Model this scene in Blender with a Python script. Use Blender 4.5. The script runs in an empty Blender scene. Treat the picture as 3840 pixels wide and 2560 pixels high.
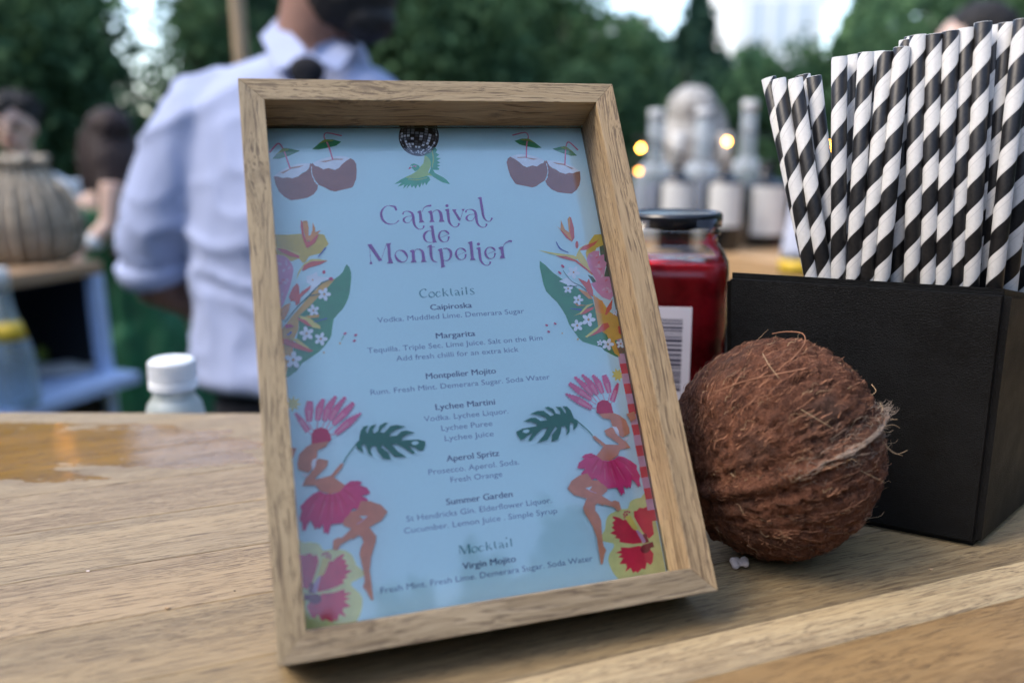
import bpy, bmesh, math, random
import numpy as np
from mathutils import Vector, Matrix, noise

scene = bpy.context.scene
COL = scene.collection
TOP = 1.15            # height of the bar top above the ground
CAMH = 0.14944        # camera above the bar top
PX = 3840.0

# ---------------------------------------------------------------- camera
F_AX = Vector((0.0, 0.97492788, -0.22252107))
U_AX = Vector((0.00814311, 0.22251369, 0.97489556))
R_AX = Vector((0.99996684, -0.00181201, -0.00793895))
FPX = 3123.9
CAM = Vector((0, 0, TOP + CAMH))
cam_data = bpy.data.cameras.new('camera')
cam = bpy.data.objects.new('camera', cam_data)
COL.objects.link(cam)
cam.matrix_world = Matrix(((R_AX.x, U_AX.x, -F_AX.x, CAM.x), (R_AX.y, U_AX.y, -F_AX.y, CAM.y), (R_AX.z, U_AX.z, -F_AX.z, CAM.z), (0, 0, 0, 1)))
cam_data.sensor_width = 36.0
cam_data.lens = FPX / PX * 36.0
cam_data.clip_start = 0.01
cam_data.clip_end = 500
cam_data.dof.use_dof = True
cam_data.dof.focus_distance = 0.315
cam_data.dof.aperture_fstop = 5.2
scene.camera = cam

# ---------------------------------------------------------------- world, sun, exposure
world = bpy.data.worlds.new('World')
scene.world = world
world.use_nodes = True
wn = world.node_tree
wn.nodes.clear()
SUN_ELEV, SUN_AZ = math.radians(52), math.radians(250)   # azimuth clockwise from +y: behind the camera, to the left
sky = wn.nodes.new('ShaderNodeTexSky')
sky.sky_type = 'NISHITA'
sky.sun_disc = False
sky.sun_elevation = SUN_ELEV
sky.sun_rotation = SUN_AZ
sky.air_density = 1.0
sky.dust_density = 1.6
sky.ozone_density = 0.15
bg = wn.nodes.new('ShaderNodeBackground')
bg.inputs['Strength'].default_value = 0.13
wo = wn.nodes.new('ShaderNodeOutputWorld')
wn.links.new(sky.outputs[0], bg.inputs[0])
wn.links.new(bg.outputs[0], wo.inputs[0])
sun_d = bpy.data.lights.new('sun', 'SUN')
sun_d.energy = 0.5
sun_d.angle = math.radians(25)
sun_d.color = (1.0, 0.87, 0.70)
sun = bpy.data.objects.new('sun', sun_d)
COL.objects.link(sun)
sd = Vector((math.sin(SUN_AZ) * math.cos(SUN_ELEV), math.cos(SUN_AZ) * math.cos(SUN_ELEV), math.sin(SUN_ELEV)))
sun.rotation_euler = sd.to_track_quat('Z', 'Y').to_euler()
scene.view_settings.view_transform = 'Standard'
scene.view_settings.look = 'None'
scene.view_settings.gamma = 1
scene.view_settings.use_curve_mapping = False
scene.view_settings.exposure = 2.12
scene.render.engine = 'CYCLES'
scene.cycles.use_denoising = True
scene.cycles.max_bounces = 8
scene.cycles.transparent_max_bounces = 24
scene.cycles.sample_clamp_indirect = 6

def at(px, py, t):
    """world point seen in direction of a photo pixel (3840 wide) at forward distance t"""
    return CAM + (F_AX + R_AX * ((px - 1920) / FPX) + U_AX * ((1280 - py) / FPX)) * t

def on_z(px, py, z):
    r = at(px, py, 1.0) - CAM
    return CAM + r * ((z - CAM.z) / r.z)

# ---------------------------------------------------------------- object helpers
def tag(o, label=None, cat=None, group=None, kind=None):
    if label: o['label'] = label
    if cat: o['category'] = cat
    if group: o['group'] = group
    if kind: o['kind'] = kind
    return o

def empty(name, loc=(0, 0, 0), rot=(0, 0, 0), **kw):
    o = bpy.data.objects.new(name, None)
    o.empty_display_size = 0.05
    o.location = loc
    o.rotation_euler = rot
    COL.objects.link(o)
    return tag(o, **kw)

def link(name, me, mat=None, parent=None, loc=(0, 0, 0), rot=(0, 0, 0), smooth=False, **kw):
    if mat is not None:
        for m in (mat if isinstance(mat, (list, tuple)) else [mat]):
            me.materials.append(m)
    o = bpy.data.objects.new(name, me)
    o.location = loc
    o.rotation_euler = rot
    COL.objects.link(o)
    if parent: o.parent = parent
    if smooth:
        me.polygons.foreach_set('use_smooth', [True] * len(me.polygons))
    return tag(o, **kw)

def mesh(name, verts, faces):
    me = bpy.data.meshes.new(name)
    me.from_pydata([tuple(v) for v in verts], [], faces)
    me.update()
    return me

def bm_mesh(name, bm):
    me = bpy.data.meshes.new(name)
    bmesh.ops.recalc_face_normals(bm, faces=bm.faces)
    bm.to_mesh(me)
    bm.free()
    return me

def box_bm(bm, x0, x1, y0, y1, z0, z1, bevel=0.0, seg=2):
    vs = [bm.verts.new(p) for p in ((x0, y0, z0), (x1, y0, z0), (x1, y1, z0), (x0, y1, z0), (x0, y0, z1), (x1, y0, z1), (x1, y1, z1), (x0, y1, z1))]
    fs = [bm.faces.new([vs[i] for i in f]) for f in ((3, 2, 1, 0), (4, 5, 6, 7), (0, 1, 5, 4), (1, 2, 6, 5), (2, 3, 7, 6), (3, 0, 4, 7))]
    if bevel:
        es = list({e for f in fs for e in f.edges})
        bmesh.ops.bevel(bm, geom=es, offset=bevel, segments=seg, affect='EDGES', profile=0.7)

def box(name, x0, x1, y0, y1, z0, z1, bevel=0.0):
    bm = bmesh.new()
    box_bm(bm, x0, x1, y0, y1, z0, z1, bevel)
    return bm_mesh(name, bm)

def prism(name, base, top, bevel=0.0, seg=2):
    """solid between two equal-length polygons"""
    bm = bmesh.new()
    a = [bm.verts.new(p) for p in base]
    b = [bm.verts.new(p) for p in top]
    n = len(a)
    bm.faces.new(a[::-1]); bm.faces.new(b)
    for i in range(n):
        bm.faces.new((a[i], a[(i + 1) % n], b[(i + 1) % n], b[i]))
    if bevel:
        bmesh.ops.bevel(bm, geom=list(bm.edges), offset=bevel, segments=seg, affect='EDGES', profile=0.7)
    return bm_mesh(name, bm)

def lathe(name, prof, n=32, sx=1.0, sy=1.0, wob=0.0, square=0.0):
    """profile of (radius, z); closed at radius 0"""
    vs, fs = [], []
    for i, (r, z) in enumerate(prof):
        for k in range(n):
            a = 2 * math.pi * k / n
            q = 1.0
            if square:
                q = (abs(math.cos(a)) ** square + abs(math.sin(a)) ** square) ** (-1.0 / square)
            rr = r * q * (1 + wob * math.sin(3 * a + i))
            vs.append((rr * math.cos(a) * sx, rr * math.sin(a) * sy, z))
    for i in range(len(prof) - 1):
        for k in range(n):
            fs.append((i * n + k, i * n + (k + 1) % n, (i + 1) * n + (k + 1) % n, (i + 1) * n + k))
    if prof[0][0] > 1e-6: fs.append(tuple(range(n))[::-1])
    if prof[-1][0] > 1e-6: fs.append(tuple((len(prof) - 1) * n + k for k in range(n)))
    me = mesh(name, vs, fs)
    bm = bmesh.new(); bm.from_mesh(me); bmesh.ops.remove_doubles(bm, verts=bm.verts, dist=1e-6)
    bmesh.ops.recalc_face_normals(bm, faces=bm.faces); bm.to_mesh(me); bm.free()
    return me

def tube_data(pts, radii, n=10, flat=1.0, cap=True):
    pts = [Vector(p) for p in pts]
    vs, fs = [], []
    up = Vector((0, 0, 1))
    t0 = (pts[1] - pts[0]).normalized()
    if abs(t0.dot(up)) > 0.95: up = Vector((0, 1, 0))
    for i, p in enumerate(pts):
        t = (pts[min(i + 1, len(pts) - 1)] - pts[max(i - 1, 0)]).normalized()
        s = t.cross(up)
        s = s.normalized() if s.length > 1e-6 else Vector((1, 0, 0))
        u = s.cross(t)
        r = radii[i] if not isinstance(radii, (int, float)) else radii
        for k in range(n):
            a = 2 * math.pi * k / n
            vs.append(p + s * (r * math.cos(a)) + u * (r * flat * math.sin(a)))
    for i in range(len(pts) - 1):
        for k in range(n):
            fs.append((i * n + k, i * n + (k + 1) % n, (i + 1) * n + (k + 1) % n, (i + 1) * n + k))
    if cap:
        fs.append(tuple(range(n))[::-1]); fs.append(tuple((len(pts) - 1) * n + k for k in range(n)))
    return vs, fs

def joined(name, parts):
    vs, fs = [], []
    for v, f in parts:
        o = len(vs); vs.extend(v); fs.extend(tuple(i + o for i in q) for q in f)
    return mesh(name, vs, fs)

def tube(name, pts, radii, n=10, flat=1.0, cap=True):
    return joined(name, [tube_data(pts, radii, n, flat, cap)])

def spline(pts, k=6):
    out = []
    n = len(pts)
    P = [Vector(p) for p in pts]
    for i in range(n - 1):
        p0, p1, p2, p3 = P[max(i - 1, 0)], P[i], P[i + 1], P[min(i + 2, n - 1)]
        for j in range(k):
            t = j / k
            out.append(0.5 * ((2 * p1) + (p2 - p0) * t + (2 * p0 - 5 * p1 + 4 * p2 - p3) * t * t + (3 * p1 - p0 - 3 * p2 + p3) * t ** 3))
    out.append(P[-1])
    return out

def ellipsoid_data(c, r, n=20, m=12, M=None):
    vs, fs = [], []
    c = Vector(c)
    for i in range(m + 1):
        th = math.pi * i / m
        for k in range(n):
            a = 2 * math.pi * k / n
            v = Vector((r[0] * math.sin(th) * math.cos(a), r[1] * math.sin(th) * math.sin(a), r[2] * math.cos(th)))
            if M: v = M @ v
            vs.append(c + v)
    for i in range(m):
        for k in range(n):
            fs.append((i * n + k, (i + 1) * n + k, (i + 1) * n + (k + 1) % n, i * n + (k + 1) % n))
    return vs, fs

def fuse(name, parts, voxel=0.012, smooth=4, disp=None):
    """one continuous skin round overlapping closed shapes"""
    me = joined(name + '_src', parts)
    bm = bmesh.new(); bm.from_mesh(me)
    bmesh.ops.remove_doubles(bm, verts=bm.verts, dist=1e-6)
    bmesh.ops.recalc_face_normals(bm, faces=bm.faces)
    bm.to_mesh(me); bm.free()
    o = bpy.data.objects.new('tmp', me)
    COL.objects.link(o)
    m = o.modifiers.new('r', 'REMESH'); m.mode = 'VOXEL'; m.voxel_size = voxel
    s = o.modifiers.new('s', 'SMOOTH'); s.factor = 0.5; s.iterations = smooth
    dg = bpy.context.evaluated_depsgraph_get()
    out = bpy.data.meshes.new_from_object(o.evaluated_get(dg))
    out.name = name
    bpy.data.objects.remove(o); bpy.data.meshes.remove(me)
    if disp:
        out.update()
        nrm = [v.normal.copy() for v in out.vertices]
        for v, nn in zip(out.vertices, nrm):
            v.co = v.co + nn * disp(v.co)
        out.update()
    return out

# ---------------------------------------------------------------- material helpers
def new_mat(name):
    m = bpy.data.materials.new(name)
    m.use_nodes = True
    nt = m.node_tree
    nt.nodes.clear()
    out = nt.nodes.new('ShaderNodeOutputMaterial')
    p = nt.nodes.new('ShaderNodeBsdfPrincipled')
    nt.links.new(p.outputs[0], out.inputs[0])
    return m, nt, p, out

def N(nt, typ, **kw):
    n = nt.nodes.new('ShaderNode' + typ)
    for k, v in kw.items():
        if k in ('op',): n.operation = v
        else: setattr(n, k, v)
    return n

def mathn(nt, op, a, b=None, c=None, clamp=False):
    n = nt.nodes.new('ShaderNodeMath'); n.operation = op; n.use_clamp = clamp
    for i, v in enumerate((a, b, c)):
        if v is None: continue
        if isinstance(v, (int, float)): n.inputs[i].default_value = v
        else: nt.links.new(v, n.inputs[i])
    return n.outputs[0]

def ramp(nt, fac, stops, interp='LINEAR'):
    n = nt.nodes.new('ShaderNodeValToRGB')
    n.color_ramp.interpolation = interp
    while len(n.color_ramp.elements) > 1: n.color_ramp.elements.remove(n.color_ramp.elements[0])
    n.color_ramp.elements[0].position = stops[0][0]
    n.color_ramp.elements[0].color = tuple(stops[0][1]) + (1,) if len(stops[0][1]) == 3 else stops[0][1]
    for pos, c in stops[1:]:
        e = n.color_ramp.elements.new(pos); e.color = tuple(c) + (1,) if len(c) == 3 else c
    nt.links.new(fac, n.inputs[0])
    return n.outputs[0]

def noise_n(nt, vec, scale, detail=4, rough=0.5, dist=0.0):
    n = nt.nodes.new('ShaderNodeTexNoise')
    n.inputs['Scale'].default_value = scale; n.inputs['Detail'].default_value = detail
    n.inputs['Roughness'].default_value = rough; n.inputs['Distortion'].default_value = dist
    if vec is not None: nt.links.new(vec, n.inputs['Vector'])
    return n

def mapping(nt, vec, scale=(1, 1, 1), loc=(0, 0, 0), rot=(0, 0, 0)):
    n = nt.nodes.new('ShaderNodeMapping')
    n.inputs['Scale'].default_value = scale; n.inputs['Location'].default_value = loc; n.inputs['Rotation'].default_value = rot
    nt.links.new(vec, n.inputs['Vector'])
    return n.outputs[0]

def mix(nt, fac, a, b, blend='MIX'):
    n = nt.nodes.new('ShaderNodeMix'); n.data_type = 'RGBA'; n.blend_type = blend
    for s, v in ((n.inputs[0], fac), (n.inputs[6], a), (n.inputs[7], b)):
        if isinstance(v, (int, float)): s.default_value = v
        elif isinstance(v, tuple): s.default_value = v + (1,) if len(v) == 3 else v
        else: nt.links.new(v, s)
    return n.outputs[2]

def bump(nt, h, p, strength=0.3, dist=0.001):
    b = nt.nodes.new('ShaderNodeBump')
    b.inputs['Strength'].default_value = strength; b.inputs['Distance'].default_value = dist
    nt.links.new(h, b.inputs['Height']); nt.links.new(b.outputs[0], p.inputs['Normal'])
    return b

def flat_mat(name, col, rough=0.6, var=0.06, scale=40.0, spec=0.5, metallic=0.0, bump_s=0.0, **kw):
    m, nt, p, out = new_mat(name)
    tc = N(nt, 'TexCoord')
    nn = noise_n(nt, tc.outputs['Object'], scale, 5)
    c2 = tuple(max(0.0, c * (1 - var * 2)) for c in col); c1 = tuple(min(1.0, c * (1 + var)) for c in col)
    nt.links.new(ramp(nt, nn.outputs[0], [(0.3, c2), (0.7, c1)]), p.inputs['Base Color'])
    p.inputs['Roughness'].default_value = rough
    p.inputs['Specular IOR Level'].default_value = spec
    p.inputs['Metallic'].default_value = metallic
    if bump_s: bump(nt, nn.outputs[0], p, bump_s, 0.002)
    for k, v in kw.items(): p.inputs[k.replace('_', ' ')].default_value = v
    return m

def oak(name, light, dark, pore, gscale=1.0, pore_amt=0.5, rough=0.55, wet=None, knots=(), bstr=0.35, contrast=1.0, wave=0.009, fineness=1.0):
    """oak with the grain along the object's own X axis; knots = (x, y, z, size) in object space"""
    m, nt, p, out = new_mat(name)
    tc = N(nt, 'TexCoord'); oi = N(nt, 'ObjectInfo')
    obj = tc.outputs['Object']
    kd_all = None
    for (kx, ky, kz, ks) in knots:
        sub = N(nt, 'VectorMath', op='SUBTRACT'); nt.links.new(obj, sub.inputs[0]); sub.inputs[1].default_value = (kx, ky, kz)
        scl = N(nt, 'VectorMath', op='MULTIPLY'); nt.links.new(sub.outputs[0], scl.inputs[0]); scl.inputs[1].default_value = (1 / (ks * 1.6), 1 / ks, 1 / ks)
        ln = N(nt, 'VectorMath', op='LENGTH'); nt.links.new(scl.outputs[0], ln.inputs[0])
        g = mathn(nt, 'POWER', 2.718, mathn(nt, 'MULTIPLY', mathn(nt, 'POWER', ln.outputs['Value'], 2.0), -0.6))
        dv = N(nt, 'VectorMath', op='MULTIPLY'); nt.links.new(sub.outputs[0], dv.inputs[0]); dv.inputs[1].default_value = (0.0, -0.75, -0.75)
        sc2 = N(nt, 'VectorMath', op='SCALE'); nt.links.new(dv.outputs[0], sc2.inputs[0]); nt.links.new(g, sc2.inputs['Scale'])
        ad = N(nt, 'VectorMath', op='ADD'); nt.links.new(obj, ad.inputs[0]); nt.links.new(sc2.outputs[0], ad.inputs[1]); obj = ad.outputs[0]
        kn = noise_n(nt, tc.outputs['Object'], 900, 4, 0.6, 1.5)
        dd = ramp(nt, mathn(nt, 'ADD', ln.outputs['Value'], mathn(nt, 'MULTIPLY', kn.outputs[0], 0.9)), [(0.45, (0.55, 0.55, 0.55)), (1.15, (0, 0, 0))])
        kd_all = dd if kd_all is None else mathn(nt, 'MAXIMUM', kd_all, dd)
    off = N(nt, 'CombineXYZ')
    r1 = mathn(nt, 'MULTIPLY', oi.outputs['Random'], 7.3)
    nt.links.new(r1, off.inputs[0]); nt.links.new(mathn(nt, 'MULTIPLY', oi.outputs['Random'], 3.1), off.inputs[1]); nt.links.new(r1, off.inputs[2])
    add = N(nt, 'VectorMath', op='ADD'); nt.links.new(obj, add.inputs[0]); nt.links.new(off.outputs[0], add.inputs[1])
    v = add.outputs[0]
    wv = noise_n(nt, mapping(nt, v, (14 * gscale, 40 * gscale, 40 * gscale)), 1.0, 3, 0.5)
    wadd = N(nt, 'VectorMath', op='MULTIPLY_ADD')
    cs = N(nt, 'CombineXYZ'); nt.links.new(mathn(nt, 'SUBTRACT', wv.outputs[0], 0.5), cs.inputs[1]); nt.links.new(mathn(nt, 'SUBTRACT', wv.outputs[0], 0.5), cs.inputs[2])
    nt.links.new(cs.outputs[0], wadd.inputs[0]); wadd.inputs[1].default_value = (0, wave / gscale, wave / gscale); nt.links.new(v, wadd.inputs[2])
    g = wadd.outputs[0]
    bands = noise_n(nt, mapping(nt, g, (14 * gscale, 420 * gscale * fineness, 420 * gscale * fineness)), 1.0, 4, 0.6)
    fine = noise_n(nt, mapping(nt, g, (60 * gscale, 2000 * gscale, 2000 * gscale)), 1.0, 3, 0.65)
    broad = noise_n(nt, mapping(nt, g, (4 * gscale, 55 * gscale, 55 * gscale)), 1.0, 3, 0.5)
    s = mathn(nt, 'ADD', mathn(nt, 'ADD', mathn(nt, 'MULTIPLY', bands.outputs[0], 0.40), mathn(nt, 'MULTIPLY', fine.outputs[0], 0.35)), mathn(nt, 'MULTIPLY', broad.outputs[0], 0.25))
    w = 0.085 / contrast
    base = ramp(nt, s, [(0.5 - w, dark), (0.5, tuple((a + b) / 2 for a, b in zip(light, dark))), (0.5 + w, light)])
    base = mix(nt, ramp(nt, broad.outputs[0], [(0.42, (0, 0, 0)), (0.62, (0.5, 0.5, 0.5))]), base, tuple(c * k for c, k in zip(light, (1.05, 0.97, 0.86))))
    pz = noise_n(nt, mapping(nt, g, (230 * gscale, 3800 * gscale, 3800 * gscale)), 1.0, 1, 0.5)
    pm = noise_n(nt, mapping(nt, g, (12 * gscale, 170 * gscale, 170 * gscale)), 1.0, 2, 0.5)
    pore_f = mathn(nt, 'MULTIPLY', ramp(nt, pz.outputs[0], [(0.58, (0, 0, 0)), (0.66, (1, 1, 1))]), ramp(nt, pm.outputs[0], [(0.44, (0, 0, 0)), (0.56, (1, 1, 1))]))
    streak = ramp(nt, noise_n(nt, mapping(nt, g, (48 * gscale * fineness, 1350 * gscale * fineness, 1350 * gscale * fineness)), 1.0, 2, 0.5).outputs[0], [(0.555, (0, 0, 0)), (0.64, (1, 1, 1))])
    pore_f = mathn(nt, 'MULTIPLY', mathn(nt, 'MAXIMUM', pore_f, mathn(nt, 'MULTIPLY', streak, 0.85)), pore_amt)
    if kd_all is not None: pore_f = mathn(nt, 'MAXIMUM', pore_f, kd_all)
    colr = mix(nt, pore_f, base, pore)
    colr = mix(nt, 1.0, colr, oi.outputs['Color'], 'MULTIPLY')
    rg = mathn(nt, 'MULTIPLY_ADD', bands.outputs[0], 0.2, rough - 0.1)
    if wet is not None:
        geo = N(nt, 'NewGeometry')
        (cx, cy, rx, ry, a) = wet
        n1 = noise_n(nt, mapping(nt, geo.outputs['Position'], (16, 52, 1), (3, 1, 0), (0, 0, -a)), 1.0, 6, 0.68)
        sub = N(nt, 'VectorMath', op='SUBTRACT'); nt.links.new(geo.outputs['Position'], sub.inputs[0]); sub.inputs[1].default_value = (cx, cy, 0)
        rot = N(nt, 'VectorRotate'); rot.rotation_type = 'Z_AXIS'; rot.inputs['Angle'].default_value = -a; nt.links.new(sub.outputs[0], rot.inputs['Vector'])
        sc = N(nt, 'VectorMath', op='MULTIPLY'); nt.links.new(rot.outputs[0], sc.inputs[0]); sc.inputs[1].default_value = (1 / rx, 1 / ry, 0)
        ln = N(nt, 'VectorMath', op='LENGTH'); nt.links.new(sc.outputs[0], ln.inputs[0])
        w_ = mathn(nt, 'ADD', ln.outputs['Value'], mathn(nt, 'MULTIPLY', mathn(nt, 'SUBTRACT', n1.outputs[0], 0.5), 2.4))
        wf = ramp(nt, w_, [(0.86, (1, 1, 1)), (0.97, (0, 0, 0))])
        colr = mix(nt, wf, colr, mix(nt, 1.0, colr, (0.74, 0.53, 0.20), 'MULTIPLY'))
        rip = noise_n(nt, mapping(nt, geo.outputs['Position'], (160, 300, 1)), 1.0, 3, 0.6)
        rg = mathn(nt, 'MULTIPLY', rg, mathn(nt, 'SUBTRACT', 1.0, mathn(nt, 'MULTIPLY', wf, 0.92)))
    nt.links.new(colr, p.inputs['Base Color'])
    nt.links.new(rg, p.inputs['Roughness'])
    p.inputs['Specular IOR Level'].default_value = 0.35
    h = mathn(nt, 'SUBTRACT', mathn(nt, 'MULTIPLY', fine.outputs[0], 0.5), pore_f)
    if wet is not None:
        h = mathn(nt, 'ADD', mathn(nt, 'MULTIPLY', h, mathn(nt, 'SUBTRACT', 1.0, mathn(nt, 'MULTIPLY', wf, 0.8))), mathn(nt, 'MULTIPLY', mathn(nt, 'MULTIPLY', rip.outputs[0], wf), 0.3))
    bump(nt, h, p, bstr, 0.0005)
    return m

# ---------------------------------------------------------------- materials
M = {}
M['bar_oak'] = oak('bar oak', (0.355, 0.280, 0.170), (0.235, 0.172, 0.100), (0.085, 0.055, 0.035), 0.95, 0.80, 0.5, wet=(-0.250, 0.414, 0.140, 0.042, math.radians(-3)), bstr=0.5, wave=0.0045, contrast=1.1, fineness=1.7)
FRAME_OAK = [oak('frame oak %d' % i, (0.37, 0.30, 0.195), (0.205, 0.155, 0.092), (0.07, 0.045, 0.03), 1.0, 0.8, 0.55, knots=kn, contrast=1.15) for i, kn in enumerate(([], [], [(0.093, 0.0030, 0.0, 0.0062), (0.045, 0.0080, -0.009, 0.0045)], [(0.036, 0.0050, 0.0, 0.0052)]))]
M['cart_oak'] = oak('cart oak', (0.42, 0.29, 0.18), (0.28, 0.18, 0.10), (0.12, 0.07, 0.04), 0.4, 0.5, 0.5)
M['honey_oak'] = oak('honey oak', (0.55, 0.38, 0.22), (0.38, 0.23, 0.10), (0.15, 0.08, 0.04), 0.4, 0.5, 0.5)
M['black'] = flat_mat('black paint', (0.012, 0.012, 0.014), 0.45)
M['navy_panel'] = flat_mat('dark panel', (0.006, 0.008, 0.012), 0.7)
M['steel_blue'] = flat_mat('pale powder coated metal', (0.46, 0.58, 0.80), 0.4, 0.03)
M['white_plastic'] = flat_mat('white plastic', (0.78, 0.80, 0.80), 0.35, 0.02)
M['skin_dark'] = flat_mat('brown skin', (0.27, 0.145, 0.105), 0.5, 0.05, 30, **{'Subsurface_Weight': 0.08})
M['skin_fair'] = flat_mat('fair skin', (0.56, 0.39, 0.31), 0.5, 0.05, 30, **{'Subsurface_Weight': 0.1})
M['hair_black'] = flat_mat('black hair', (0.008, 0.007, 0.007), 0.8, 0.3, 120, bump_s=0.4)
M['hair_brown'] = flat_mat('dark brown hair', (0.022, 0.010, 0.009), 0.75, 0.4, 90, bump_s=0.4)
M['hair_blond'] = flat_mat('ash blond hair', (0.42, 0.405, 0.37), 0.6, 0.25, 60, bump_s=0.4)
M['beard'] = flat_mat('black beard', (0.008, 0.007, 0.007), 0.7, 0.3, 200, bump_s=0.5)
M['shirt'] = flat_mat('pale blue cotton', (0.365, 0.425, 0.62), 0.8, 0.03, 20, bump_s=0.15)
M['white_cloth'] = flat_mat('white cotton', (0.66, 0.70, 0.72), 0.85, 0.04, 20, bump_s=0.2)
M['green_cloth'] = flat_mat('emerald cloth', (0.005, 0.090, 0.032), 0.75, 0.2, 14, bump_s=0.3)
M['navy_cloth'] = flat_mat('navy wool', (0.006, 0.007, 0.012), 0.9, 0.1, 60)
M['plum_cloth'] = flat_mat('dark plum cloth', (0.05, 0.03, 0.06), 0.85, 0.1, 60)
M['eye'] = flat_mat('dark eye', (0.02, 0.013, 0.010), 0.3)
M['mouth'] = flat_mat('lips', (0.25, 0.06, 0.05), 0.5)
M['wicker'] = flat_mat('seagrass', (0.52, 0.45, 0.34), 0.75, 0.3, 55, bump_s=0.6)
M['pole_wood'] = oak('pole wood', (0.46, 0.36, 0.24), (0.34, 0.25, 0.15), (0.2, 0.13, 0.08), 0.3, 0.3, 0.6)
M['bark'] = flat_mat('bark', (0.055, 0.042, 0.032), 0.9, 0.4, 12, bump_s=0.8)
M['stucco'] = flat_mat('white stucco', (0.78, 0.78, 0.76), 0.8, 0.04, 1.5)
M['window_dark'] = flat_mat('window', (0.58, 0.62, 0.66), 0.25)
M['slate'] = flat_mat('slate roof', (0.09, 0.10, 0.12), 0.7)
M['yellow_label'] = flat_mat('yellow label', (0.72, 0.48, 0.03), 0.5)
M['white_label'] = flat_mat('white label', (0.74, 0.74, 0.70), 0.5)
M['lime'] = flat_mat('lime skin', (0.22, 0.30, 0.03), 0.35)

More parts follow.
